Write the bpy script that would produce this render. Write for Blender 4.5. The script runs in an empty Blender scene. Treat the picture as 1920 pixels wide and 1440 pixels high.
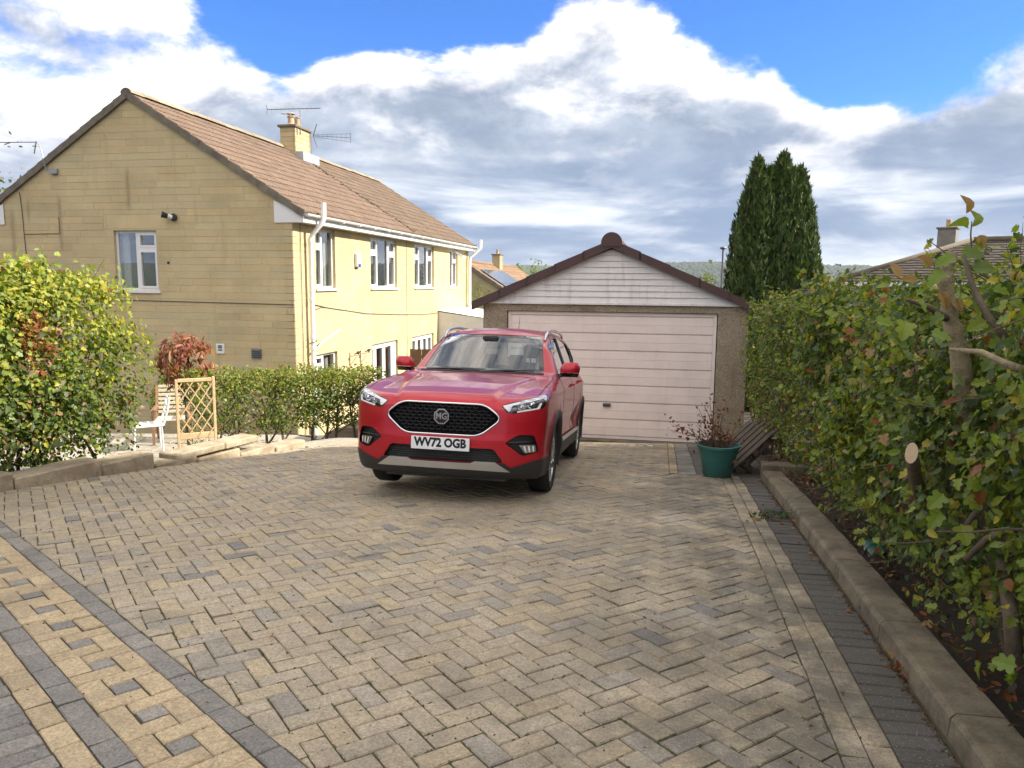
import bpy, bmesh, math, random
import numpy as np
from mathutils import Vector, Matrix
from mathutils.geometry import delaunay_2d_cdt

# ------------------------------------------------------------------ scene, camera, sky, sun, exposure
scene = bpy.context.scene
COL = scene.collection
rng = np.random.default_rng(7)
random.seed(7)
R = math.radians

CAM_H, PITCH, ROLL, FPX = 1.65, R(7.6), R(0.5), 1420.0
cam_data = bpy.data.cameras.new('camera')
cam_data.sensor_width = 36.0
cam_data.lens = 36.0 * FPX / 1920.0
cam_data.clip_start = 0.05
cam_data.clip_end = 20000.0
cam = bpy.data.objects.new('camera', cam_data)
COL.objects.link(cam)
_fw = Vector((0, math.cos(PITCH), -math.sin(PITCH)))
_rt = Vector((1, 0, 0))
_up = _rt.cross(_fw)
_r2 = _rt * math.cos(ROLL) + _up * math.sin(ROLL)
_u2 = -_rt * math.sin(ROLL) + _up * math.cos(ROLL)
cam.matrix_world = Matrix(((_r2.x, _u2.x, -_fw.x, 0), (_r2.y, _u2.y, -_fw.y, 0), (_r2.z, _u2.z, -_fw.z, CAM_H), (0, 0, 0, 1)))
scene.camera = cam
scene.render.resolution_x, scene.render.resolution_y = 1024, 768

def at(u, v, Y):
    """point of the place seen at photo pixel (u, v) at forward distance Y"""
    d = _fw + _r2 * ((u - 960) / FPX) - _u2 * ((v - 720) / FPX)
    return Vector((0, 0, CAM_H)) + d * (Y / d.y)

SUN_AZ, SUN_EL = R(95.0), R(35.0)          # azimuth clockwise from +Y (view direction), elevation
SUN_DIR = Vector((math.sin(SUN_AZ) * math.cos(SUN_EL), math.cos(SUN_AZ) * math.cos(SUN_EL), math.sin(SUN_EL)))
sun_data = bpy.data.lights.new('sun', 'SUN')
sun_data.energy = 3.3
sun_data.angle = R(0.6)
sun_data.color = (1.0, 0.93, 0.80)
sun = bpy.data.objects.new('sun', sun_data)
COL.objects.link(sun)
sun.rotation_euler = SUN_DIR.to_track_quat('Z', 'Y').to_euler()

world = bpy.data.worlds.new('World')
scene.world = world
world.use_nodes = True
wt = world.node_tree
wt.nodes.clear()
SKY_STRENGTH = 0.11

class NT:
    """tiny helper for node trees"""
    def __init__(s, tree): s.t = tree
    def n(s, typ, **kw):
        nd = s.t.nodes.new(typ)
        for k, v in kw.items(): setattr(nd, k, v)
        return nd
    def put(s, sock, v):
        if isinstance(v, bpy.types.NodeSocket): s.t.links.new(v, sock)
        elif v is not None:
            try: sock.default_value = v
            except Exception: sock.default_value = (*v, 1.0) if hasattr(v, '__len__') and len(v) == 3 else v
    def math(s, op, a, b=None, c=None, clamp=False):
        nd = s.n('ShaderNodeMath', operation=op, use_clamp=clamp)
        s.put(nd.inputs[0], a)
        if b is not None: s.put(nd.inputs[1], b)
        if c is not None: s.put(nd.inputs[2], c)
        return nd.outputs[0]
    def vmath(s, op, a, b=None, out=0):
        nd = s.n('ShaderNodeVectorMath', operation=op)
        s.put(nd.inputs[0], a)
        if b is not None:
            if op == 'SCALE': s.put(nd.inputs[3], b)
            else: s.put(nd.inputs[1], b)
        return nd.outputs[out]
    def noise(s, vec, scale, detail=4, rough=0.5, lac=2.0, dist=0.0, out=0):
        nd = s.n('ShaderNodeTexNoise')
        if vec is not None: s.put(nd.inputs['Vector'], vec)
        nd.inputs['Scale'].default_value = scale
        nd.inputs['Detail'].default_value = detail
        nd.inputs['Roughness'].default_value = rough
        nd.inputs['Lacunarity'].default_value = lac
        nd.inputs['Distortion'].default_value = dist
        return nd.outputs[out]
    def step(s, v, a, b, lo=0.0, hi=1.0):
        nd = s.n('ShaderNodeMapRange', interpolation_type='SMOOTHSTEP')
        s.put(nd.inputs[0], v)
        nd.inputs[1].default_value, nd.inputs[2].default_value = a, b
        nd.inputs[3].default_value, nd.inputs[4].default_value = lo, hi
        return nd.outputs[0]
    def lin(s, v, a, b, lo=0.0, hi=1.0):
        nd = s.n('ShaderNodeMapRange')
        s.put(nd.inputs[0], v)
        nd.inputs[1].default_value, nd.inputs[2].default_value = a, b
        nd.inputs[3].default_value, nd.inputs[4].default_value = lo, hi
        return nd.outputs[0]
    def mix(s, f, a, b, blend='MIX'):
        nd = s.n('ShaderNodeMix', data_type='RGBA', blend_type=blend)
        s.put(nd.inputs[0], f); s.put(nd.inputs[6], a); s.put(nd.inputs[7], b)
        return nd.outputs[2]
    def sep(s, v):
        nd = s.n('ShaderNodeSeparateXYZ'); s.put(nd.inputs[0], v); return nd.outputs
    def comb(s, x, y, z):
        nd = s.n('ShaderNodeCombineXYZ'); s.put(nd.inputs[0], x); s.put(nd.inputs[1], y); s.put(nd.inputs[2], z); return nd.outputs[0]

def build_sky():
    g = NT(wt)
    sky = g.n('ShaderNodeTexSky', sky_type='NISHITA', sun_disc=False)
    sky.sun_elevation = SUN_EL
    sky.sun_rotation = SUN_AZ
    sky.altitude = 100.0
    sky.air_density, sky.dust_density, sky.ozone_density = 1.0, 0.3, 2.2
    d = g.n('ShaderNodeTexCoord').outputs['Generated']
    d = g.vmath('NORMALIZE', d)
    x, y, z = g.sep(d)
    zc = g.math('MAXIMUM', z, 0.0)
    # heaped cloud field: noise on the direction sphere, flattened towards the horizon
    zz = g.math('POWER', zc, 0.8)
    q = g.comb(x, y, g.math('MULTIPLY', zz, 1.7))
    warp = g.noise(q, 3.0, 3, 0.5, out=1)
    q = g.vmath('ADD', q, g.vmath('SCALE', g.vmath('SUBTRACT', warp, (0.5, 0.5, 0.5)), 0.10))
    n1 = g.noise(q, 2.7, 12, 0.57, 2.15, 0.0)
    n2 = g.noise(g.vmath('ADD', q, (0.07, 0.0, 0.10)), 2.7, 6, 0.55, 2.15, 0.0)
    puff = g.noise(q, 9.0, 8, 0.6, 2.1, 0.2)
    # low level bands near the horizon
    qb = g.comb(x, y, g.math('MULTIPLY', zc, 5.0))
    nb = g.noise(qb, 3.4, 9, 0.58, 2.0, 0.3)
    # where the heaps and the gaps stand (directions)
    dens = g.math('ADD', n1, 0.075)
    def lobe(u, v, amp, width):
        c = (at(u, v, 1.0) - Vector((0, 0, CAM_H))).normalized()
        dot = g.vmath('DOT_PRODUCT', d, tuple(c), out=1)
        e = g.math('EXPONENT', g.math('MULTIPLY', g.math('SUBTRACT', dot, 1.0), 1.0 / (width * width)))
        return g.math('MULTIPLY', e, amp)
    for (u, v, a, w) in CLOUD_LOBES:
        dens = g.math('ADD', dens, lobe(u, v, a, w))
    dens = g.math('ADD', dens, g.step(z, 0.26, 0.02, 0.0, 0.12))
    alpha = g.step(g.math('ADD', dens, g.math('MULTIPLY', g.math('SUBTRACT', puff, 0.5), 0.14)), 0.41, 0.55)
    # self shadowing: lit where the field thins towards the light, grey where it is thick below
    lit = g.math('ADD', g.math('MULTIPLY', g.math('SUBTRACT', n1, n2), 3.0), 0.56)
    lit = g.math('ADD', lit, g.math('MULTIPLY', g.math('SUBTRACT', puff, 0.5), 0.9))
    thick = g.step(dens, 0.46, 0.70)
    low = g.step(z, 0.42, 0.24)
    shade = g.math('SUBTRACT', lit, g.math('MULTIPLY', thick, g.math('ADD', 0.08, g.math('MULTIPLY', low, 0.50))), clamp=True)
    grey = g.mix(g.step(puff, 0.30, 0.70), (0.128, 0.158, 0.212), (0.24, 0.27, 0.32))
    wh = g.mix(g.math('POWER', shade, 1.35), grey, (1.14, 1.04, 0.93))
    band = g.step(nb, 0.46, 0.70)
    lowmask = g.step(z, 0.22, 0.07)
    bandcol = g.mix(band, (0.092, 0.135, 0.215), (0.42, 0.44, 0.47))
    wh = g.mix(g.math('MULTIPLY', lowmask, 0.9), wh, bandcol)
    alpha = g.math('MAXIMUM', alpha, g.math('MULTIPLY', lowmask, g.step(nb, 0.36, 0.55)))
    blue = g.vmath('SCALE', sky.outputs[0], SKY_STRENGTH)
    blue = g.mix(1.0, blue, (0.21, 0.43, 0.80, 1.0), 'MULTIPLY')
    col = g.mix(alpha, blue, wh)
    bg = g.n('ShaderNodeBackground')
    g.put(bg.inputs[0], col)
    bg.inputs[1].default_value = 1.0
    out = g.n('ShaderNodeOutputWorld')
    wt.links.new(bg.outputs[0], out.inputs[0])
# (u, v in photo pixels, strength, angular width): heaps positive, gaps negative
CLOUD_LOBES = [(1200, 190, 0.10, 0.15), (1790, 200, 0.10, 0.12), (760, 200, 0.09, 0.11), (1060, 110, 0.06, 0.05),
               (1650, 330, 0.08, 0.16), (1150, 400, 0.08, 0.2), (1440, 190, 0.09, 0.06), (1080, 60, 0.04, 0.05), (360, 70, 0.04, 0.06),
               (600, -20, -0.26, 0.07), (760, -20, -0.28, 0.07), (900, -20, -0.26, 0.07), (420, -40, -0.22, 0.05), (970, 15, -0.14, 0.04), (1480, -10, -0.33, 0.08), (1560, 120, -0.24, 0.04), (1640, 40, -0.22, 0.06), (530, 100, -0.15, 0.03),
               (60, 60, -0.07, 0.12), (1250, -110, -0.20, 0.10), (1780, 0, -0.28, 0.08), (1330, 5, -0.14, 0.05)]
build_sky()
world.cycles.sampling_method = 'MANUAL'
world.cycles.sample_map_resolution = 1024

vs = scene.view_settings
vs.view_transform = 'Standard'
vs.look = 'None'
vs.exposure = 1.45
vs.gamma = 1.0
vs.use_curve_mapping = False
scene.cycles.use_denoising = True
scene.cycles.max_bounces = 6
scene.cycles.diffuse_bounces = 2
scene.cycles.glossy_bounces = 4
scene.cycles.transmission_bounces = 5
scene.cycles.transparent_max_bounces = 12
scene.cycles.volume_bounces = 0
scene.cycles.caustics_reflective = False
scene.cycles.caustics_refractive = False
scene.cycles.sample_clamp_indirect = 6.0

# ------------------------------------------------------------------ helpers
class MB:
    """collects faces of ONE piece and links them as one mesh object"""
    def __init__(s): s.V = []; s.F = []; s.C = []; s.col = None
    def add(s, V, F, col=None):
        o = len(s.V)
        s.V.extend([tuple(v) for v in V])
        s.F.extend([tuple(i + o for i in f) for f in F])
        s.C.extend([col if col is not None else s.col] * len(F))
        return s
    def box(s, a, b, col=None, M=None):
        x0, y0, z0 = a; x1, y1, z1 = b
        V = [(x0, y0, z0), (x1, y0, z0), (x1, y1, z0), (x0, y1, z0), (x0, y0, z1), (x1, y0, z1), (x1, y1, z1), (x0, y1, z1)]
        if M is not None: V = [M @ Vector(v) for v in V]
        return s.add(V, [(0, 3, 2, 1), (4, 5, 6, 7), (0, 1, 5, 4), (1, 2, 6, 5), (2, 3, 7, 6), (3, 0, 4, 7)], col)
    def bbox(s, a, b, bev=0.01, col=None, M=None):
        """box with chamfered edges"""
        x0, y0, z0 = a; x1, y1, z1 = b; e = bev
        V = []; 
        for sx, X in ((1, x0), (-1, x1)):
            for sy, Y in ((1, y0), (-1, y1)):
                for sz, Z in ((1, z0), (-1, z1)):
                    V += [(X, Y + sy * e, Z + sz * e), (X + sx * e, Y, Z + sz * e), (X + sx * e, Y + sy * e, Z)]
        if M is not None: V = [M @ Vector(v) for v in V]
        def k(i, j, l, a): return ((i * 2 + j) * 2 + l) * 3 + a
        F = []
        for i in (0, 1):
            f = [k(i, 0, 0, 0), k(i, 0, 1, 0), k(i, 1, 1, 0), k(i, 1, 0, 0)]; F.append(f if i == 0 else f[::-1])
            f = [k(0, i, 0, 1), k(1, i, 0, 1), k(1, i, 1, 1), k(0, i, 1, 1)]; F.append(f if i == 0 else f[::-1])
            f = [k(0, 0, i, 2), k(0, 1, i, 2), k(1, 1, i, 2), k(1, 0, i, 2)]; F.append(f if i == 0 else f[::-1])
        for i in (0, 1):
            for j in (0, 1):
                f = [k(i, j, 0, 0), k(i, j, 0, 1), k(i, j, 1, 1), k(i, j, 1, 0)]; F.append(f if (i ^ j) == 1 else f[::-1])
                f = [k(i, 0, j, 0), k(i, 0, j, 2), k(i, 1, j, 2), k(i, 1, j, 0)]; F.append(f if (i ^ j) == 0 else f[::-1])
                f = [k(0, i, j, 1), k(0, i, j, 2), k(1, i, j, 2), k(1, i, j, 1)]; F.append(f if (i ^ j) == 1 else f[::-1])
                for l in (0, 1):
                    f = [k(i, j, l, 0), k(i, j, l, 1), k(i, j, l, 2)]; F.append(f if (i ^ j ^ l) == 0 else f[::-1])
        return s.add(V, F, col)
    def bar(s, p, q, w, h, up=(0, 0, 1), col=None):
        """rectangular bar from p to q"""
        p, q = Vector(p), Vector(q); d = (q - p); L = d.length; d.normalize()
        u = Vector(up); sx = d.cross(u)
        if sx.length < 1e-5: sx = d.cross(Vector((1, 0, 0)))
        sx.normalize(); u = sx.cross(d)
        M = Matrix(((d.x, sx.x, u.x, p.x), (d.y, sx.y, u.y, p.y), (d.z, sx.z, u.z, p.z), (0, 0, 0, 1)))
        return s.box((0, -w / 2, -h / 2), (L, w / 2, h / 2), col, M)
    def tube(s, P, r, n=8, col=None, caps=True):
        P = [Vector(p) for p in P]
        rr = r if hasattr(r, '__len__') else [r] * len(P)
        V = []; F = []
        prev = None
        for i, p in enumerate(P):
            d = (P[min(i + 1, len(P) - 1)] - P[max(i - 1, 0)])
            if d.length < 1e-9: d = Vector((0, 0, 1))
            d.normalize()
            a = prev - d * prev.dot(d) if prev is not None else d.cross(Vector((0.3, 0.2, 0.93)))
            if a.length < 1e-5: a = d.cross(Vector((1, 0, 0)))
            a.normalize(); prev = a; b = d.cross(a)
            for j in range(n):
                t = 2 * math.pi * j / n
                V.append(p + (a * math.cos(t) + b * math.sin(t)) * rr[i])
        for i in range(len(P) - 1):
            for j in range(n):
                F.append((i * n + j, i * n + (j + 1) % n, (i + 1) * n + (j + 1) % n, (i + 1) * n + j))
        if caps:
            F.append(tuple(range(n))[::-1]); F.append(tuple((len(P) - 1) * n + j for j in range(n)))
        return s.add(V, F, col)
    def lathe(s, prof, n=24, M=None, col=None, closed=False):
        """profile [(r, z)] about z"""
        V = []; F = []
        for (r, z) in prof:
            for j in range(n):
                t = 2 * math.pi * j / n
                V.append((r * math.cos(t), r * math.sin(t), z))
        if M is not None: V = [M @ Vector(v) for v in V]
        m = len(prof)
        for i in range(m - 1 if not closed else m):
            for j in range(n):
                a, b = i * n, ((i + 1) % m) * n
                F.append((a + j, a + (j + 1) % n, b + (j + 1) % n, b + j))
        return s.add(V, F, col)
    def prism(s, poly, a, b, col=None):
        """polygon points (3-D) swept by vector; poly list at offset a and b vectors"""
        n = len(poly); A = [Vector(p) + Vector(a) for p in poly]; B = [Vector(p) + Vector(b) for p in poly]
        F = [tuple(range(n))[::-1], tuple(range(n, 2 * n))] + [(i, (i + 1) % n, n + (i + 1) % n, n + i) for i in range(n)]
        return s.add(A + B, F, col)
    def build(s, name, mat, parent=None, smooth=False, angle=None):
        return mesh(name, s.V, s.F, mat, parent, smooth, s.C if any(c is not None for c in s.C) else None, angle)

def mesh(name, V, F, mat, parent=None, smooth=False, fcol=None, angle=None):
    me = bpy.data.meshes.new(name)
    me.from_pydata([tuple(v) for v in V], [], [tuple(f) for f in F])
    if fcol is not None:
        at_ = me.attributes.new('col', 'FLOAT_COLOR', 'FACE')
        a = np.ones((len(F), 4), np.float32)
        for i, c in enumerate(fcol):
            if c is not None: a[i, :3] = c
        at_.data.foreach_set('color', a.ravel())
    if smooth: me.shade_smooth()
    if angle is not None:
        try: me.set_sharp_from_angle(angle=angle)
        except Exception: pass
    return link(name, me, mat, parent)

def link(name, me, mat=None, parent=None):
    o = bpy.data.objects.new(name, me)
    COL.objects.link(o)
    if mat is not None:
        for m in (mat if isinstance(mat, (list, tuple)) else [mat]):
            if len(me.materials) < (len(mat) if isinstance(mat, (list, tuple)) else 1): me.materials.append(m)
    if parent is not None: o.parent = parent
    return o

def np_mesh(name, V, faces_flat, sizes, mat, parent=None, fcol=None, smooth=False):
    """big mesh from numpy arrays"""
    me = bpy.data.meshes.new(name)
    V = np.asarray(V, np.float32); ff = np.asarray(faces_flat, np.int32); sz = np.asarray(sizes, np.int32)
    me.vertices.add(len(V)); me.vertices.foreach_set('co', V.ravel())
    me.loops.add(len(ff)); me.loops.foreach_set('vertex_index', ff)
    me.polygons.add(len(sz))
    st = np.zeros(len(sz), np.int32); st[1:] = np.cumsum(sz)[:-1]
    me.polygons.foreach_set('loop_start', st)
    try: me.polygons.foreach_set('loop_total', sz)
    except Exception: pass
    me.update(calc_edges=True)
    if fcol is not None:
        a = np.ones((len(sz), 4), np.float32); a[:, :3] = fcol
        at_ = me.attributes.new('col', 'FLOAT_COLOR', 'FACE'); at_.data.foreach_set('color', a.ravel())
    if smooth: me.shade_smooth()
    return link(name, me, mat, parent)

def empty(name, loc=(0, 0, 0), rz=0.0, label=None, cat=None, group=None, kind=None):
    o = bpy.data.objects.new(name, None)
    o.empty_display_size = 0.1
    o.location = loc; o.rotation_euler = (0, 0, rz)
    COL.objects.link(o)
    return tag(o, label, cat, group, kind)

def tag(o, label=None, cat=None, group=None, kind=None):
    if label: o['label'] = label
    if cat: o['category'] = cat
    if group: o['group'] = group
    if kind: o['kind'] = kind
    return o

def clip_poly(poly, p, n):
    """keep the part of 2-D polygon where (q-p).n <= 0"""
    out = []
    for i in range(len(poly)):
        a, b = poly[i], poly[(i + 1) % len(poly)]
        da = (a[0] - p[0]) * n[0] + (a[1] - p[1]) * n[1]
        db = (b[0] - p[0]) * n[0] + (b[1] - p[1]) * n[1]
        if da <= 0: out.append(a)
        if (da < 0 < db) or (db < 0 < da):
            t = da / (da - db); out.append((a[0] + (b[0] - a[0]) * t, a[1] + (b[1] - a[1]) * t))
    return out

def poly_area(p):
    return 0.5 * sum(p[i][0] * p[(i + 1) % len(p)][1] - p[(i + 1) % len(p)][0] * p[i][1] for i in range(len(p)))

def inset(poly, d):
    """inset a convex CCW polygon"""
    q = list(poly)
    n = len(poly)
    for i in range(n):
        a, b = poly[i], poly[(i + 1) % n]
        ex, ey = b[0] - a[0], b[1] - a[1]; L = math.hypot(ex, ey)
        if L < 1e-6: continue
        nx, ny = ey / L, -ex / L            # outward
        q = clip_poly(q, (a[0] - nx * d, a[1] - ny * d), (nx, ny))
        if len(q) < 3: return []
    return q

# ------------------------------------------------------------------ materials
def mat_new(name):
    m = bpy.data.materials.new(name); m.use_nodes = True
    m.node_tree.nodes.clear()
    g = NT(m.node_tree)
    b = g.n('ShaderNodeBsdfPrincipled'); o = g.n('ShaderNodeOutputMaterial')
    m.node_tree.links.new(b.outputs[0], o.inputs[0])
    return m, g, b, o

def bump(g, b, h, strength=0.3, dist=0.01):
    nd = g.n('ShaderNodeBump'); nd.inputs['Strength'].default_value = strength; nd.inputs['Distance'].default_value = dist
    g.put(nd.inputs['Height'], h); g.put(b.inputs['Normal'], nd.outputs[0])

def simple(name, col, rough=0.6, metal=0.0, var=0.15, scale=6.0, bmp=0.0, bscale=60.0, spec=0.5, coat=0.0, use_col=False, rand=0.0, dirt=None, dirt_scale=2.0, dirt_amt=0.5):
    """plain surface with gentle procedural variation in object space"""
    m, g, b, o = mat_new(name)
    tc = g.n('ShaderNodeTexCoord').outputs['Object']
    c = (*col, 1.0)
    if use_col: c = g.n('ShaderNodeAttribute', attribute_name='col').outputs[0]
    if var > 0:
        f = g.lin(g.noise(tc, scale, 6, 0.6), 0.25, 0.75, 1.0 - var, 1.0 + var)
        cc = g.comb(f, f, f)
        c = g.mix(1.0, c, cc, 'MULTIPLY')
    if rand > 0:
        f = g.lin(g.n('ShaderNodeObjectInfo').outputs['Random'], 0, 1, 1 - rand, 1 + rand)
        c = g.mix(1.0, c, g.comb(f, f, f), 'MULTIPLY')
    if dirt is not None:
        f = g.step(g.noise(tc, dirt_scale, 8, 0.65), 0.45, 0.72, 0.0, dirt_amt)
        c = g.mix(f, c, (*dirt, 1.0))
    g.put(b.inputs['Base Color'], c)
    b.inputs['Roughness'].default_value = rough
    b.inputs['Metallic'].default_value = metal
    b.inputs['Specular IOR Level'].default_value = spec
    b.inputs['Coat Weight'].default_value = coat
    if bmp > 0: bump(g, b, g.noise(tc, bscale, 5, 0.6), bmp, 0.01)
    return m

def leaf_mat(name, trans=0.35, rough=0.45, var=0.25, spec=0.4):
    """leaf colour comes from the 'col' attribute; thin translucent blade"""
    m = bpy.data.materials.new(name); m.use_nodes = True; m.node_tree.nodes.clear()
    g = NT(m.node_tree)
    c = g.n('ShaderNodeAttribute', attribute_name='col').outputs[0]
    tc = g.n('ShaderNodeTexCoord').outputs['Object']
    f = g.lin(g.noise(tc, 40.0, 3, 0.6), 0.25, 0.75, 1.0 - var, 1.0 + var)
    c = g.mix(1.0, c, g.comb(f, f, f), 'MULTIPLY')
    b = g.n('ShaderNodeBsdfPrincipled'); g.put(b.inputs['Base Color'], c)
    b.inputs['Roughness'].default_value = rough; b.inputs['Specular IOR Level'].default_value = spec
    t = g.n('ShaderNodeBsdfTranslucent')
    g.put(t.inputs[0], g.mix(1.0, c, (1.5, 1.6, 0.7, 1), 'MULTIPLY'))
    mx = g.n('ShaderNodeMixShader'); mx.inputs[0].default_value = trans
    m.node_tree.links.new(b.outputs[0], mx.inputs[1]); m.node_tree.links.new(t.outputs[0], mx.inputs[2])
    o = g.n('ShaderNodeOutputMaterial'); m.node_tree.links.new(mx.outputs[0], o.inputs[0])
    return m

def glass_mat(name, tint=(0.9, 0.95, 0.95), refl=1.0, rough=0.0):
    """thin pane: see-through with Fresnel reflection"""
    m = bpy.data.materials.new(name); m.use_nodes = True; m.node_tree.nodes.clear()
    g = NT(m.node_tree)
    tr = g.n('ShaderNodeBsdfTransparent'); tr.inputs[0].default_value = (*tint, 1)
    gl = g.n('ShaderNodeBsdfGlossy'); gl.inputs['Roughness'].default_value = rough; gl.inputs[0].default_value = (1, 1, 1, 1)
    fr = g.n('ShaderNodeFresnel'); fr.inputs[0].default_value = 1.5
    f = g.math('MINIMUM', g.math('MULTIPLY', fr.outputs[0], 1.8 * refl), 1.0)
    mx = g.n('ShaderNodeMixShader'); g.put(mx.inputs[0], f)
    m.node_tree.links.new(tr.outputs[0], mx.inputs[1]); m.node_tree.links.new(gl.outputs[0], mx.inputs[2])
    o = g.n('ShaderNodeOutputMaterial'); m.node_tree.links.new(mx.outputs[0], o.inputs[0])
    return m

M = {}
M['upvc'] = simple('white_upvc', (0.80, 0.80, 0.79), 0.35, var=0.03)
M['white_paint'] = simple('white_paint', (0.75, 0.74, 0.71), 0.5, var=0.06, dirt=(0.35, 0.34, 0.30), dirt_amt=0.25)
M['pane'] = glass_mat('window_pane', (0.82, 0.88, 0.88), 1.4)
M['room'] = simple('room_dark', (0.10, 0.095, 0.09), 0.9, var=0.1)
M['curtain'] = simple('curtain', (0.55, 0.52, 0.47), 0.9, var=0.15, scale=20)
M['black'] = simple('black_plastic', (0.02, 0.02, 0.022), 0.45, var=0.1)
M['grey_metal'] = simple('grey_metal', (0.35, 0.36, 0.37), 0.4, 0.8, var=0.1)
M['dark_metal'] = simple('dark_metal', (0.12, 0.12, 0.125), 0.45, 0.6, var=0.1)
M['cable'] = simple('cable', (0.09, 0.08, 0.07), 0.6, var=0.1)

# ------------------------------------------------------------------ the lie of the land
TH = R(11.3)                                   # heading of drive, garage and house
ES = Vector((math.sin(TH), math.cos(TH), 0)); ER = Vector((math.cos(TH), -math.sin(TH), 0))
K0 = Vector((1.57, 2.42, 0))                   # foot of the right kerb
def st(s, t): p = K0 + ES * s + ER * t; return (p.x, p.y)
def zd(x, y):
    """height of the drive: falls gently, then faster, towards the garage"""
    t = np.asarray(y, float) - 2.4
    tt = np.clip(t, 0, 10.5)
    return np.where(t < 0, -0.05 * t, -(0.05 * tt + 0.0045 * tt * tt) - 0.10 * np.clip(t - 10.5, 0, None))
KL0, KL1 = Vector((-4.73, 6.8, 0)), Vector((-2.35, 11.95, 0))   # foot of the left kerb
KD = (KL1 - KL0).normalized(); KN = Vector((-KD.y, KD.x, 0))     # KN points left, away from the drive
def smooth01(v): v = np.clip(v, 0, 1); return v * v * (3 - 2 * v)
def hash_noise(x, y, f, seed=0):
    """cheap smooth value noise"""
    x = np.asarray(x) * f; y = np.asarray(y) * f
    xi = np.floor(x).astype(int); yi = np.floor(y).astype(int); fx = x - xi; fy = y - yi
    def h(a, b):
        v = np.sin(a * 127.1 + b * 311.7 + seed * 74.7) * 43758.5453
        return v - np.floor(v)
    fx = fx * fx * (3 - 2 * fx); fy = fy * fy * (3 - 2 * fy)
    return (h(xi, yi) * (1 - fx) + h(xi + 1, yi) * fx) * (1 - fy) + (h(xi, yi + 1) * (1 - fx) + h(xi + 1, yi + 1) * fx) * fy
def ground_z(x, y):
    x = np.asarray(x, float); y = np.asarray(y, float)
    base = zd(x, y)
    left = (x - KL0.x) * KN.x + (y - KL0.y) * KN.y          # distance beyond the left kerb
    z = base - 0.06
    gl = -1.36 - 0.62 * smooth01((y - 14.0) / 3.0)           # terrace by the house
    near = smooth01((y - 6.0) / 5.0)
    gl = gl * near + (base - 0.35) * (1 - near)
    z = z + (np.minimum(gl, z) - z) * smooth01((left - 0.35) / 0.9)
    right = (x - K0.x) * ER.x + (y - K0.y) * ER.y
    z = z + np.where(right > 0.12, 0.07, 0.0) + 0.25 * smooth01((right - 1.0) / 3.0)
    far = np.hypot(x, y - 6)
    fall = np.where(y > 12, np.clip(z, -2.3, None), z)
    z = fall
    r = np.hypot(x, y)
    down = -2.3 - np.clip(r - 40, 0, 700) * 0.055
    z = z + (down - z) * smooth01((r - 26) / 30)
    hill = smooth01((r - 1500) / 1500)
    hn = 62 + 16 * (hash_noise(x, y, 1 / 420., 3) - 0.5) + 22 * (hash_noise(x, y, 1 / 1400., 5) - 0.5) + 7 * hash_noise(x, y, 1 / 60., 9)
    return z + (hn - z) * hill

def graded(lo, hi, fine_lo, fine_hi, step, ratio=1.22):
    v = list(np.arange(fine_lo, fine_hi + 1e-6, step)); d = step
    while v[-1] < hi: d *= ratio; v.append(v[-1] + d)
    d = step
    while v[0] > lo: d *= ratio; v.insert(0, v[0] - d)
    return np.array(v)

def make_ground():
    m, g, b, o = mat_new('earth_and_grass')
    pos = g.n('ShaderNodeNewGeometry').outputs['Position']
    n = g.noise(pos, 1.3, 8, 0.62)
    soil = g.mix(g.step(n, 0.35, 0.68), (0.022, 0.016, 0.011, 1), (0.055, 0.042, 0.03, 1))
    grass = g.mix(g.step(g.noise(pos, 0.02, 8, 0.65), 0.35, 0.65), (0.018, 0.035, 0.014, 1), (0.055, 0.085, 0.03, 1))
    yy = g.sep(pos)[1]
    rr = g.vmath('LENGTH', pos, out=1)
    c = g.mix(g.step(rr, 20.0, 34.0), soil, grass)
    wood = g.mix(g.step(g.noise(pos, 0.03, 6, 0.6), 0.3, 0.7), (0.012, 0.028, 0.012, 1), (0.035, 0.06, 0.022, 1))
    c = g.mix(g.step(rr, 1500.0, 1900.0), c, wood)
    g.put(b.inputs['Base Color'], c); b.inputs['Roughness'].default_value = 0.95
    bump(g, b, g.noise(pos, 30.0, 6, 0.65), 0.6, 0.03)
    xs = graded(-6000, 6000, -9, 7, 0.16); ys = graded(-6000, 6500, -2, 19, 0.16)
    X, Y = np.meshgrid(xs, ys, indexing='ij'); Z = ground_z(X, Y)
    V = np.stack([X, Y, Z], -1).reshape(-1, 3); ny = len(ys)
    i, j = np.meshgrid(np.arange(len(xs) - 1), np.arange(ny - 1), indexing='ij')
    a = (i * ny + j).ravel(); F = np.stack([a, a + ny, a + ny + 1, a + 1], -1)
    ob = np_mesh('ground', V, F.ravel(), np.full(len(F), 4), m, smooth=True)
    tag(ob, 'bare earth and grass running out to the distant wooded hills', 'ground', kind='structure')
make_ground()

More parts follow.
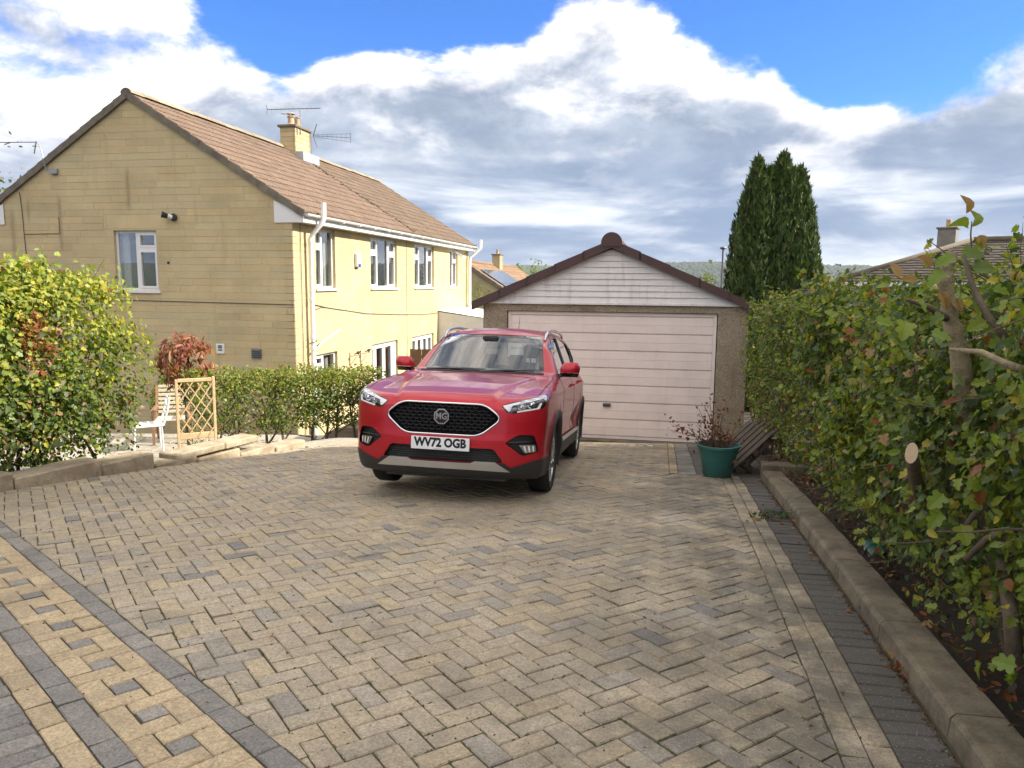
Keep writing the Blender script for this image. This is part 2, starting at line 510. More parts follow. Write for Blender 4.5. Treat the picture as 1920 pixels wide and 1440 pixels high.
# ------------------------------------------------------------------ block-paved drive
def paver_material():
    m, g, b, o = mat_new('paving_block')
    c = g.n('ShaderNodeAttribute', attribute_name='col').outputs[0]
    pos = g.n('ShaderNodeNewGeometry').outputs['Position']
    big = g.noise(pos, 0.9, 5, 0.55)
    fine = g.math('ADD', g.math('MULTIPLY', g.noise(pos, 75.0, 4, 0.7), .55), g.math('MULTIPLY', g.noise(pos, 210.0, 3, 0.7), .45))
    mid = g.noise(pos, 14.0, 5, 0.6)
    f = g.math('MULTIPLY', g.lin(big, 0.3, 0.7, 0.86, 1.13), g.lin(mid, 0.25, 0.75, 0.84, 1.16))
    f = g.math('MULTIPLY', f, g.lin(fine, 0.34, 0.66, 0.50, 1.50))
    c = g.mix(1.0, c, g.comb(f, f, f), 'MULTIPLY')
    # lichen and tyre grime that have a shape of their own
    gr = g.step(g.noise(pos, 2.3, 9, 0.66), 0.48, 0.74, 0.0, 0.50)
    c = g.mix(gr, c, (0.165, 0.15, 0.125, 1))
    # mottled dark tone that grows towards the kerb, oil drips where the car stands
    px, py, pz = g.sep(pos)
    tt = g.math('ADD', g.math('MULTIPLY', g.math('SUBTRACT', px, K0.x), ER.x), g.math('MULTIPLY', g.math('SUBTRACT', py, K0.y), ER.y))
    kerb_dark = g.math('MULTIPLY', g.step(tt, -2.6, -0.3, 0.0, 0.80), g.step(g.noise(pos, 1.6, 9, 0.7), 0.36, 0.60))
    c = g.mix(kerb_dark, c, (0.085, 0.078, 0.065, 1))
    oil = g.math('MULTIPLY', g.step(g.vmath('LENGTH', g.vmath('SUBTRACT', pos, (-0.35, 5.7, -0.2)), out=1), 2.6, 0.4), g.step(g.noise(pos, 3.7, 7, 0.7), 0.55, 0.70, 0.0, 0.55))
    c = g.mix(oil, c, (0.09, 0.08, 0.065, 1))
    sp = g.step(g.noise(pos, 130.0, 2, 0.5), 0.64, 0.72, 0.0, 0.5)
    c = g.mix(sp, c, (0.50, 0.46, 0.38, 1))
    dk = g.step(g.noise(pos, 100.0, 3, 0.5), 0.64, 0.74, 0.0, 0.6)
    c = g.mix(dk, c, (0.06, 0.055, 0.05, 1))
    g.put(b.inputs['Base Color'], c)
    g.put(b.inputs['Roughness'], g.lin(mid, 0.3, 0.7, 0.74, 0.92))
    b.inputs['Specular IOR Level'].default_value = 0.35
    h = g.math('ADD', g.math('MULTIPLY', fine, 0.6), g.noise(pos, 320.0, 3, 0.6))
    bump(g, b, h, 0.55, 0.004)
    return m
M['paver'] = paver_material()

def joint_material():
    m, g, b, o = mat_new('mossy_joint_sand')
    pos = g.n('ShaderNodeNewGeometry').outputs['Position']
    n = g.step(g.noise(pos, 1.7, 7, 0.65), 0.38, 0.62)
    c = g.mix(n, (0.075, 0.06, 0.04, 1), (0.06, 0.06, 0.026, 1))
    g.put(b.inputs['Base Color'], c); b.inputs['Roughness'].default_value = 0.95
    bump(g, b, g.noise(pos, 120, 4, 0.6), 0.6, 0.006)
    return m
M['joint'] = joint_material()

BUFF = [(0.44, 0.36, 0.24), (0.43, 0.355, 0.245), (0.425, 0.352, 0.248), (0.415, 0.35, 0.255), (0.455, 0.37, 0.24), (0.42, 0.355, 0.258), (0.405, 0.34, 0.248), (0.425, 0.355, 0.252), (0.41, 0.347, 0.256)]
WARM = [(0.485, 0.375, 0.23), (0.47, 0.365, 0.225), (0.50, 0.39, 0.24), (0.445, 0.345, 0.215), (0.475, 0.368, 0.228)]
GREY = [(0.265, 0.245, 0.215), (0.24, 0.224, 0.20), (0.30, 0.275, 0.24), (0.225, 0.212, 0.19)]
PALEGREY = [(0.345, 0.305, 0.245), (0.32, 0.285, 0.235), (0.365, 0.32, 0.255)]
DARK = [(0.095, 0.09, 0.085), (0.08, 0.076, 0.072), (0.108, 0.102, 0.098), (0.092, 0.085, 0.078)]

B0 = Vector((-0.68, 2.39, 0)); BD = Vector((-0.706, 0.708, 0)); BN = Vector((-0.708, -0.706, 0))   # entrance band: right edge, direction, outward
GAR0 = Vector((3.2, 11.9, 0))                  # foot of the garage door, right end
def field_clip(p):
    kp = K0 + ER * -0.4
    p = clip_poly(p, (kp.x, kp.y), (ER.x, ER.y))
    if len(p) > 2: p = clip_poly(p, (B0.x, B0.y), (BN.x, BN.y))
    if len(p) > 2: p = clip_poly(p, (KL0.x, KL0.y), (KN.x, KN.y))
    g0 = GAR0 - ES * 0.02
    if len(p) > 2: p = clip_poly(p, (g0.x, g0.y), (ES.x, ES.y))
    return p
def rect(o, d, n, a0, a1, b0, b1):
    q = [o + d * a0 + n * b0, o + d * a1 + n * b0, o + d * a1 + n * b1, o + d * a0 + n * b1]
    q = [(v.x, v.y) for v in q]
    return q if poly_area(q) > 0 else q[::-1]
def make_pavers():
    P = []   # (polygon, colour)
    def pick(L): return tuple(np.array(L[rng.integers(len(L))]) * rng.uniform(0.84, 0.95))
    # herringbone field laid at 45 degrees to the kerb
    a = Vector((math.sin(TH + R(45)), math.cos(TH + R(45)), 0)); bvec = Vector((-a.y, a.x, 0))
    o = K0 + ER * -0.4 + ES * 2.0
    W = 0.1
    yfar = []
    for i in range(-75, 140):
        for j in range(-75, 75):
            for kind in (0, 1):
                u, v = i + 2 * j, i - 2 * j
                if kind == 0: x0, x1, y0, y1 = u, u + 2, v, v + 1
                else: x0, x1, y0, y1 = u, u + 1, v + 1, v + 3
                c = o + a * ((x0 + x1) / 2 * W) + bvec * ((y0 + y1) / 2 * W)
                if not (-7.5 < c.x < 3.4 and 1.2 < c.y < 13): continue
                if abs(c.x) > 0.80 * c.y + 0.5: continue
                q = rect(o, a, bvec, x0 * W, x1 * W, y0 * W, y1 * W)
                q = field_clip(q)
                if len(q) < 3 or abs(poly_area(q)) < 0.0012: continue
                # by the garage wall another border takes over
                sv = (c - K0).dot(ES); tv = (c - K0).dot(ER)
                if sv > 5.75 and tv > -1.05: continue
                r = rng.random()
                P.append((q, pick(GREY) if r < 0.014 else pick(PALEGREY) if r < .15 else pick(BUFF)))
    # right border: two rows of stretchers and a row of charcoal headers
    for (t0, t1, L, pal, ph) in ((-0.4, -0.3, 0.2, BUFF, 0.0), (-0.3, -0.2, 0.2, BUFF, 0.09), (-0.2, 0.0, 0.1, DARK, 0.0)):
        s = -1.4 + ph
        while s < 5.7:
            P.append((rect(K0, ES, ER, s, s + L, t0, t1), pick(pal))); s += L
    for (t0, t1, L, pal, ph) in ((-1.05, -0.95, 0.2, WARM, 0.0), (-0.95, -0.85, 0.2, WARM, 0.1), (-0.85, -0.65, 0.1, GREY, 0), (-0.65, -0.45, 0.1, DARK, 0.0), (-0.45, -0.25, 0.1, GREY, 0), (-0.25, -0.05, 0.1, DARK, 0), (-0.05, 0.15, 0.1, DARK, 0)):
        s = 5.75 + ph
        while s < 9.75:
            q = rect(K0, ES, ER, s, s + L, t0, t1); g0 = GAR0 - ES * 0.02
            q = clip_poly(q, (g0.x, g0.y), (ES.x, ES.y))
            if len(q) > 2 and abs(poly_area(q)) > 0.002: P.append((q, pick(pal)))
            s += L
    # entrance band: grey stripe, windmill pattern, grey stripe, buff row, grey headers, buff beyond
    for k in range(-14, 40):
        s = k * 0.2
        P.append((rect(B0, BD, BN, s, s + 0.2, 0.0, 0.1), pick(GREY)))
        P.append((rect(B0, BD, BN, s + 0.06, s + 0.26, 0.4, 0.5), pick(GREY)))
        P.append((rect(B0, BD, BN, s + 0.12, s + 0.32, 0.5, 0.6), pick(WARM)))
        P.append((rect(B0, BD, BN, s, s + 0.1, 0.6, 0.8), pick(GREY))); P.append((rect(B0, BD, BN, s + 0.1, s + 0.2, 0.6, 0.8), pick(GREY)))
        for r_ in range(12):
            P.append((rect(B0, BD, BN, s + 0.1 * (r_ % 2), s + 0.1 * (r_ % 2) + 0.2, 0.8 + 0.1 * r_, 0.9 + 0.1 * r_), pick(BUFF)))
    for k in range(-9, 27):
        s = k * 0.3
        for (a0, a1, b0, b1, pal) in ((0, 0.2, 0.1, 0.2, WARM), (0.2, 0.3, 0.1, 0.3, WARM), (0.1, 0.3, 0.3, 0.4, WARM), (0, 0.1, 0.2, 0.4, WARM), (0.1, 0.2, 0.2, 0.3, GREY)):
            P.append((rect(B0, BD, BN, s + a0, s + a1, b0, b1), pick(pal)))
    drive = MB()
    # bed of joint sand under the blocks
    xs = np.arange(-9, 4.6, 0.4); ys = np.arange(0.2, 12.6, 0.4)
    X, Y = np.meshgrid(xs, ys, indexing='ij'); Z = zd(X, Y) - 0.0095
    V = np.stack([X, Y, Z], -1).reshape(-1, 3); ny = len(ys); F = []
    for i in range(len(xs) - 1):
        for j in range(ny - 1):
            cx, cy = xs[i] + 0.2, ys[j] + 0.2
            if (cx - KL0.x) * KN.x + (cy - KL0.y) * KN.y > 0.12: continue
            if (cx - K0.x) * ER.x + (cy - K0.y) * ER.y > 0.16: continue
            F.append((i * ny + j, (i + 1) * ny + j, (i + 1) * ny + j + 1, i * ny + j + 1))
    dr = mesh('driveway', V, F, M['joint'])
    tag(dr, 'block-paved drive of buff and grey herringbone blocks with darker borders', 'driveway', kind='structure')
    # nearest blocks in view are single pieces
    def vis_key(c):
        x, y = c
        u = abs(x / max(y, 0.1))
        zc = y * math.cos(PITCH) + (CAM_H) * math.sin(PITCH)
        inview = (u < 0.66) and (y > 2.32)
        return (0 if inview else 1, math.hypot(x, y))
    items = []
    for q, c in P:
        cx = sum(p[0] for p in q) / len(q); cy = sum(p[1] for p in q) / len(q)
        if cy < 1.6 or abs(cx) > 0.85 * cy + 0.4: continue
        if (cx - KL0.x) * KN.x + (cy - KL0.y) * KN.y > 0.0: continue
        items.append((vis_key((cx, cy)), q, c, (cx, cy)))
    items.sort(key=lambda t: t[0])
    rest = MB()
    for idx, (_, q, c, ctr) in enumerate(items):
        if poly_area(q) < 0: q = q[::-1]
        # laid by hand: a little shifted and turned, some corners knocked off
        dx_, dy_ = rng.normal(0, 0.0011, 2); ra = rng.normal(0, 0.0055); ca, sa = math.cos(ra), math.sin(ra)
        q = [(ctr[0] + (p[0] - ctr[0]) * ca - (p[1] - ctr[1]) * sa + dx_, ctr[1] + (p[0] - ctr[0]) * sa + (p[1] - ctr[1]) * ca + dy_) for p in q]
        for _ in range(2):
            if rng.random() < 0.28 and len(q) >= 4:
                i = rng.integers(len(q)); p = q[i]; a_ = Vector((p[0] - ctr[0], p[1] - ctr[1])); a_.normalize(); a_.rotate(Matrix.Rotation(rng.normal(0, .35), 2)); d_ = rng.uniform(.0015, .0055)
                q2 = clip_poly(q, (p[0] - a_.x * d_, p[1] - a_.y * d_), (a_.x, a_.y))
                if len(q2) >= 4 and abs(poly_area(q2)) > .988 * abs(poly_area(q)): q = q2
        o1 = inset(q, 0.0030); o2 = inset(q, 0.0085)
        if len(o2) < 3 or len(o1) != len(o2):
            o1 = inset(q, 0.003); o2 = o1
            if len(o1) < 3: continue
        jz = rng.normal(0, 0.0016); tx, ty = rng.normal(0, 0.014, 2)
        def h(p, dz): return (p[0], p[1], float(zd(p[0], p[1])) + jz + dz + (p[0] - ctr[0]) * tx + (p[1] - ctr[1]) * ty)
        n = len(o1)
        V = [h(p, 0.0) for p in o2] + [h(p, -0.0055) for p in o1] + [h(p, -0.03) for p in o1]
        F = [tuple(range(n))] + [(i, n + i, n + (i + 1) % n, (i + 1) % n) for i in range(n)] + [(n + i, 2 * n + i, 2 * n + (i + 1) % n, n + (i + 1) % n) for i in range(n)]
        if idx < 300:
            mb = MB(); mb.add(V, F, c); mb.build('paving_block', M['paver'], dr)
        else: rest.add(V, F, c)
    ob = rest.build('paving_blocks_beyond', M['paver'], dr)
    tag(ob, kind='stuff')
    return dr
driveway = make_pavers()
def moss_and_grit():
    rg = np.random.default_rng(77)
    a = Vector((math.sin(TH + R(45)), math.cos(TH + R(45)), 0)); b = Vector((-a.y, a.x, 0)); o = K0 + ER * -0.4 + ES * 2.0
    mo = MB(); gr = MB()
    def blob(mb, x, y, r, h, el, ang, n=6):
        z = float(zd(x, y)) - .004; V = []
        for k in range(n):
            t = 2 * math.pi * k / n; rr = r * rg.uniform(.6, 1.3); u, v = rr * math.cos(t) * el, rr * math.sin(t)
            V.append((x + u * math.cos(ang) - v * math.sin(ang), y + u * math.sin(ang) + v * math.cos(ang), z))
        mb.add(V + [(x, y, z + h)], [(i, (i + 1) % n, n) for i in range(n)])
    for k in range(2300):
        y = 2.3 + 6.5 * rg.random() ** 1.6; x = rg.uniform(-.68, .5) * y
        if hash_noise(x, y, 1.3, 6) < .45: continue
        # snap to the joint grid of the field
        p = Vector((x, y, 0)) - o; i, j = p.dot(a) / .1, p.dot(b) / .1; ax = rg.random() < .5
        if ax: j = round(j)
        else: i = round(i)
        q = o + a * (i * .1) + b * (j * .1); f = field_clip([(q.x - .01, q.y - .01), (q.x + .01, q.y - .01), (q.x + .01, q.y + .01), (q.x - .01, q.y + .01)])
        if len(f) < 4: continue
        d = a if ax else b; blob(mo, q.x, q.y, rg.uniform(.003, .0065), rg.uniform(.004, .009), rg.uniform(1.2, 4.0), math.atan2(d.y, d.x))
    for k in range(420):
        y = 2.3 + 7 * rg.random() ** 1.5; x = rg.uniform(-.68, .6) * y
        if (x - K0.x) * ER.x + (y - K0.y) * ER.y > 0 or (x - KL0.x) * KN.x + (y - KL0.y) * KN.y > 0: continue
        blob(gr, x, y, rg.uniform(.002, .006), rg.uniform(.006, .010), rg.uniform(1, 2.5), rg.uniform(0, 3.1), 5)
    for k in range(900):
        s_ = rg.uniform(-.5, 5.6); p = K0 + ES * s_ + ER * (-.004 + abs(rg.normal(0, .012)) * -1); blob(gr, p.x, p.y, rg.uniform(.004, .011), rg.uniform(.006, .016), rg.uniform(1, 2.2), rg.uniform(0, 3.1), 5)
    mo.build('joint_moss', simple('joint_moss', (.085, .095, .03), .95, var=.4, scale=30), driveway)['kind'] = 'stuff'
    gr.build('grit', simple('dark_grit', (.075, .055, .035), .95, var=.5, scale=60), driveway)['kind'] = 'stuff'
moss_and_grit()

def concrete_material(name, col, dark, amt, moss=(0.07, 0.08, 0.035)):
    m, g, b, o = mat_new(name)
    pos = g.n('ShaderNodeNewGeometry').outputs['Position']
    f = g.math('MULTIPLY', g.lin(g.noise(pos, 7.0, 7, 0.65), 0.3, 0.7, 0.78, 1.2), g.lin(g.noise(pos, 110.0, 5, 0.75), 0.25, 0.75, 0.55, 1.4))
    c = g.mix(1.0, (*col, 1), g.comb(f, f, f), 'MULTIPLY')
    c = g.mix(g.step(g.noise(pos, 3.1, 9, 0.68), 0.40, 0.64, 0.0, amt), c, (*dark, 1))
    c = g.mix(g.step(g.noise(pos, 5.3, 8, 0.7), 0.56, 0.72, 0.0, 0.55), c, (*moss, 1))
    g.put(b.inputs['Base Color'], c); b.inputs['Roughness'].default_value = 0.9
    h = g.math('ADD', g.noise(pos, 130, 5, 0.7), g.math('MULTIPLY', g.noise(pos, 16, 4, 0.6), 1.5))
    bump(g, b, h, 0.7, 0.006)
    return m
M['kerb'] = concrete_material('kerb_concrete', (0.20, 0.165, 0.112), (0.075, 0.062, 0.042), 0.85)
M['kerb_left'] = concrete_material('stained_stone_block', (0.46, 0.385, 0.27), (0.17, 0.125, 0.075), 0.6)
M['slab'] = concrete_material('pale_slab', (0.42, 0.38, 0.31), (0.2, 0.17, 0.13), 0.4)

def kerbs():
    e = empty('kerb', (K0.x, K0.y, 0), 0, 'long grey concrete kerb between the drive and the tall hedge', 'kerb', kind='structure')
    inv = Matrix.Translation(-e.location)
    s = -1.6; k = 0
    while s < 5.55:
        L = 0.915 if k % 3 else 0.90
        s1 = min(s + L, 5.62)
        mb = MB()
        A = K0 + ES * (s + 0.003) + ER * (0.012 + rng.normal(0, 0.002)); B_ = K0 + ES * (s1 - 0.003) + ER * (0.012 + rng.normal(0, 0.002))
        za, zb = float(zd(A.x, A.y)), float(zd(B_.x, B_.y))
        prof = [(0, -0.06), (0.012, 0.072), (0.03, 0.094), (0.195, 0.098), (0.21, 0.085), (0.215, -0.05)]
        n = len(prof); segs = 5; V = []; F = []
        for i in range(segs + 1):
            f = i / segs; p = A.lerp(B_, f); z = za + (zb - za) * f
            for (w, h) in prof:
                jx, jz = rng.normal(0, 0.0018, 2)
                q = p + ER * (w + jx); V.append((q.x, q.y, z + h + jz))
        for i in range(segs):
            for j in range(n - 1): F.append((i * n + j, i * n + j + 1, (i + 1) * n + j + 1, (i + 1) * n + j))
        F.append(tuple(range(n))[::-1]); F.append(tuple(segs * n + j for j in range(n)))
        V = [inv @ Vector(v) for v in V]
        mesh('kerb_stone', V, [f[::-1] for f in F], M['kerb'], e)
        s = s1; k += 1
    # short return block where the kerb ends
    mb = MB(); A = K0 + ES * 5.64 + ER * 0.02; z = float(zd(A.x, A.y))
    Mx = inv @ Matrix.Translation((A.x, A.y, z)) @ Matrix.Rotation(-TH, 4, 'Z')
    mb.bbox((0, 0, -0.05), (0.62, 0.2, 0.16), 0.012, M=Mx); mb.build('kerb_stone', M['kerb'], e)
    # left edging: stacked stone blocks that step down with the slope
    e2 = empty('stone_edging', (KL0.x, KL0.y, 0), 0, 'low edging of weathered stone blocks stepping down along the far side', 'edging', kind='structure')
    inv = Matrix.Translation(-e2.location)
    ang = math.atan2(KD.y, KD.x)
    def block(s0, s1, ztop, h, w=0.30, off=0.0):
        A = KL0 + KD * s0 + KN * off
        Mx = inv @ Matrix.Translation((A.x, A.y, ztop - h)) @ Matrix.Rotation(ang, 4, 'Z') @ Matrix.Rotation(rng.normal(0, 0.006), 4, 'Z')
        b_ = MB(); b_.bbox((0.004, 0, 0), (s1 - s0 - 0.004, w, h), 0.014, M=Mx)
        o = b_.build('edging_block', M['kerb_left'], e2)
        return o
    for (s0, s1, zt, h) in EDGING: block(s0, s1, zt, h)
    return e, e2
# along the kerb, top height, block height
def _zk(s): p = KL0 + KD * s; return float(zd(p.x, p.y))
EDGING = []
for s0, s1, up in ((-2.6, -1.7, 0.09), (-1.7, -0.8, 0.10), (-0.8, 0.15, 0.11), (0.15, 1.05, 0.125), (1.05, 1.70, 0.14)):
    EDGING.append((s0, s1, _zk(s0) + up - 0.02, 0.24))
for s0, s1 in ((1.72, 2.30), (2.30, 3.0), (3.0, 3.62)):
    EDGING.append((s0, s1, _zk(s0) + 0.035, 0.24))
EDGING.append((1.99, 2.75, _zk(1.99) + 0.035 + 0.085, 0.083))
EDGING.append((2.75, 3.32, _zk(1.99) + 0.035 + 0.080, 0.083))
EDGING.append((3.65, 4.25, _zk(3.65) + 0.05, 0.24))
kerb, edging = kerbs()

def left_slab():
    # sunlit concrete strip beyond the stone edging, level with the drive
    mb = MB(); q = []
    for s, n in ((4.3, 0.0), (6.0, 0.0), (6.0, 0.75), (4.3, 0.55)):
        p = KL0 + KD * s + KN * n; q.append((p.x, p.y, float(zd(p.x, p.y)) + 0.012))
    mb.prism(q, (0, 0, -0.12), (0, 0, 0))
    tag(mb.build('path', M['slab']), 'pale sunlit concrete strip at the end of the stone edging', 'path', kind='structure')
    # paved terrace below, by the house
    mb = MB(); 
    V = []
    terr = empty('terrace', (0, 0, 0), 0, 'pale paved terrace behind the trellis and chairs', 'terrace', kind='structure')
    for i in range(9):
        for j in range(7):
            x = -9.4 + i * 0.62; y = 11.6 + j * 0.62
            if (x + 0.3 - KL0.x) * KN.x + (y + 0.3 - KL0.y) * KN.y < 1.3: continue
            b_ = MB(); z = float(ground_z(x + 0.3, y + 0.3)) + 0.03
            b_.bbox((x, y, z - 0.06), (x + 0.6, y + 0.6, z), 0.006)
            b_.build('paving_slab', M['slab'], terr)
left_slab()

# ------------------------------------------------------------------ building helpers
def stone_mat(name, base, stain=True, dark=0.35):
    m, g, b, o = mat_new(name)
    c = g.n('ShaderNodeAttribute', attribute_name='col').outputs[0]
    pos = g.n('ShaderNodeTexCoord').outputs['Object']
    wp = g.n('ShaderNodeNewGeometry').outputs['Position']
    c = g.mix(1.0, c, (*base, 1), 'MULTIPLY')
    f = g.math('MULTIPLY', g.lin(g.noise(wp, 1.1, 6, 0.6), 0.3, 0.7, 0.88, 1.12), g.lin(g.noise(wp, 45.0, 5, 0.7), 0.25, 0.75, 0.88, 1.12))
    c = g.mix(1.0, c, g.comb(f, f, f), 'MULTIPLY')
    # rain streaks: noise drawn out vertically
    sx, sy, sz = g.sep(wp)
    sv = g.comb(g.math('MULTIPLY', sx, 3.4), g.math('MULTIPLY', sy, 3.4), g.math('MULTIPLY', sz, 0.35))
    s = g.step(g.noise(sv, 1.0, 7, 0.6), 0.56, 0.75, 0.0, dark)
    c = g.mix(s, c, (0.15, 0.105, 0.06, 1))
    # old leak marks below the verge on the gable end (house coordinates: y across, z up)
    ox, oy, oz = g.sep(pos)
    for (yc, z0, z1, w_) in ((3.93, 5.25, 6.35, .045), (5.72, 4.35, 5.75, .05), (7.0, 4.2, 5.5, .07), (2.28, 5.05, 5.35, .02), (2.95, 5.15, 5.5, .015), (6.55, 5.0, 5.7, .03)):
        dy_ = g.math('DIVIDE', g.math('ADD', g.math('SUBTRACT', oy, yc), g.math('MULTIPLY', g.math('SUBTRACT', g.noise(pos, 2.5, 4, .6), .5), .10)), w_)
        m_ = g.math('EXPONENT', g.math('MULTIPLY', g.math('MULTIPLY', dy_, dy_), -1.0))
        m_ = g.math('MULTIPLY', m_, g.math('MULTIPLY', g.step(oz, z0 - .1, z0 + .2), g.step(oz, z1, z1 - .35)))
        m_ = g.math('MULTIPLY', m_, g.step(ox, .06, .03, 0.0, .4))
        c = g.mix(m_, c, (0.16, 0.09, 0.055, 1))
    gr = g.step(g.noise(wp, 0.7, 7, 0.6), 0.52, 0.74, 0.0, 0.28)
    c = g.mix(gr, c, (0.36, 0.29, 0.165, 1))
    g.put(b.inputs['Base Color'], c); b.inputs['Roughness'].default_value = 0.88; b.inputs['Specular IOR Level'].default_value = 0.25
    bump(g, b, g.noise(wp, 60, 6, 0.65), 0.4, 0.008)
    return m
M['stone'] = stone_mat('bath_stone_block', (0.56, 0.455, 0.265), dark=0.14)
M['mortar'] = simple('pale_mortar', (0.52, 0.43, 0.26), 0.9, var=0.12, scale=3)
M['tile'] = simple('concrete_tile', (1, 1, 1), 0.85, var=0.25, scale=9, bmp=0.3, use_col=True, dirt=(0.26, 0.22, 0.15), dirt_scale=3.5, dirt_amt=0.16)
M['verge'] = simple('cement_verge', (0.17, 0.145, 0.115), 0.9, var=0.35, scale=5, bmp=0.4, dirt=(0.26, 0.24, 0.18), dirt_amt=0.5)
M['lead'] = simple('lead_flashing', (0.42, 0.44, 0.46), 0.5, 0.3, var=0.15)
M['pot'] = simple('clay_pot', (0.52, 0.36, 0.22), 0.8, var=0.2)
M['brown_wood'] = simple('brown_fence', (0.16, 0.09, 0.05), 0.85, var=0.3, scale=12)

def wall_panel(name, outline, holes, P, mat, parent, thick=0.2):
    """flat wall with real openings; P(a, z, depth) maps to 3-D"""
    vs2 = []; ed = []
    for loop in [outline] + holes:
        o = len(vs2); n = len(loop)
        vs2 += [Vector(p) for p in loop]; ed += [(o + i, o + (i + 1) % n) for i in range(n)]
    rv, re, rf, _, _, _ = delaunay_2d_cdt(vs2, ed, [], 1, 1e-5)
    V = []; F = []
    def inhole(x, y):
        for h in holes:
            xs = [p[0] for p in h]; ys = [p[1] for p in h]
            if min(xs) < x < max(xs) and min(ys) < y < max(ys): return True
        return False
    V = [P(v.x, v.y, 0.0) for v in rv]
    for f in rf:
        cx = sum(rv[i].x for i in f) / len(f); cy = sum(rv[i].y for i in f) / len(f)
        if not inhole(cx, cy): F.append(tuple(f))
    for h in holes + [outline]:
        n = len(h); o = len(V)
        V += [P(p[0], p[1], 0.0) for p in h] + [P(p[0], p[1], thick) for p in h]
        for i in range(n): F.append((o + i, o + (i + 1) % n, o + n + (i + 1) % n, o + n + i))
    return mesh(name, V, F, mat, parent)

def rect_minus(r, h):
    """2-D rect minus rect -> list of rects"""
    x0, y0, x1, y1 = r; a0, b0, a1, b1 = h
    if a1 <= x0 or a0 >= x1 or b1 <= y0 or b0 >= y1: return [r]
    out = []
    if a0 > x0: out.append((x0, y0, a0, y1))
    if a1 < x1: out.append((a1, y0, x1, y1))
    m0, m1 = max(x0, a0), min(x1, a1)
    if b0 > y0: out.append((m0, y0, m1, b0))
    if b1 < y1: out.append((m0, b1, m1, y1))
    return out

def block_skin(outline, holes, P, parent, mat, course, lens, a0, a1, z0, z1, single=0, name='stone_block', joint=0.005, proud=0.005, tint=0.026, vis=None):
    """courses of blocks proud of the mortar plane; the first `single` (seen largest) are separate pieces"""
    items = []
    z = z0; row = 0
    while z < z1:
        h = course if rng.random() < 0.8 else course * 0.985
        a = a0 - rng.uniform(0, lens[1]); 
        while a < a1:
            L = rng.uniform(*lens)
            rs = [(max(a, a0), z, min(a + L, a1), min(z + h, z1))]
            for hh in holes: rs = [q for r_ in rs for q in rect_minus(r_, hh)]
            t = 1 + rng.normal(0, tint); tw = rng.normal(0, 0.02)
            for r_ in rs:
                if r_[2] - r_[0] < 0.02 or r_[3] - r_[1] < 0.02: continue
                q = [(r_[0], r_[1]), (r_[2], r_[1]), (r_[2], r_[3]), (r_[0], r_[3])]
                n = len(outline)
                for i in range(n):
                    p, p2 = outline[i], outline[(i + 1) % n]
                    ex, ey = p2[0] - p[0], p2[1] - p[1]
                    q = clip_poly(q, p, (ey, -ex))
                    if len(q) < 3: break
                if len(q) < 3 or abs(poly_area(q)) < 0.003: continue
                items.append((q, (t * (1 + tw), t, t * (1 - tw))))
            a += L
        z += h; row += 1
    key = vis or (lambda q: 0)
    items.sort(key=lambda it: (key(it[0]), -abs(poly_area(it[0]))))
    rest = MB()
    for k, (q, c) in enumerate(items):
        o1 = inset(q, joint * 0.5); o2 = inset(q, joint * 0.5 + 0.006)
        if len(o1) < 3: continue
        if len(o1) != len(o2): o2 = o1
        n = len(o1); pr = proud * rng.uniform(0.6, 1.4)
        V = [P(p[0], p[1], -pr) for p in o2] + [P(p[0], p[1], 0.003) for p in o1]
        F = [tuple(range(n))] + [(i, n + i, n + (i + 1) % n, (i + 1) % n) for i in range(n)]
        if k < single: MB().add(V, F, c).build(name, mat, parent)
        else: rest.add(V, F, c)
    if rest.F:
        ob = rest.build(name + 's_rest', mat, parent); ob['kind'] = 'stuff'

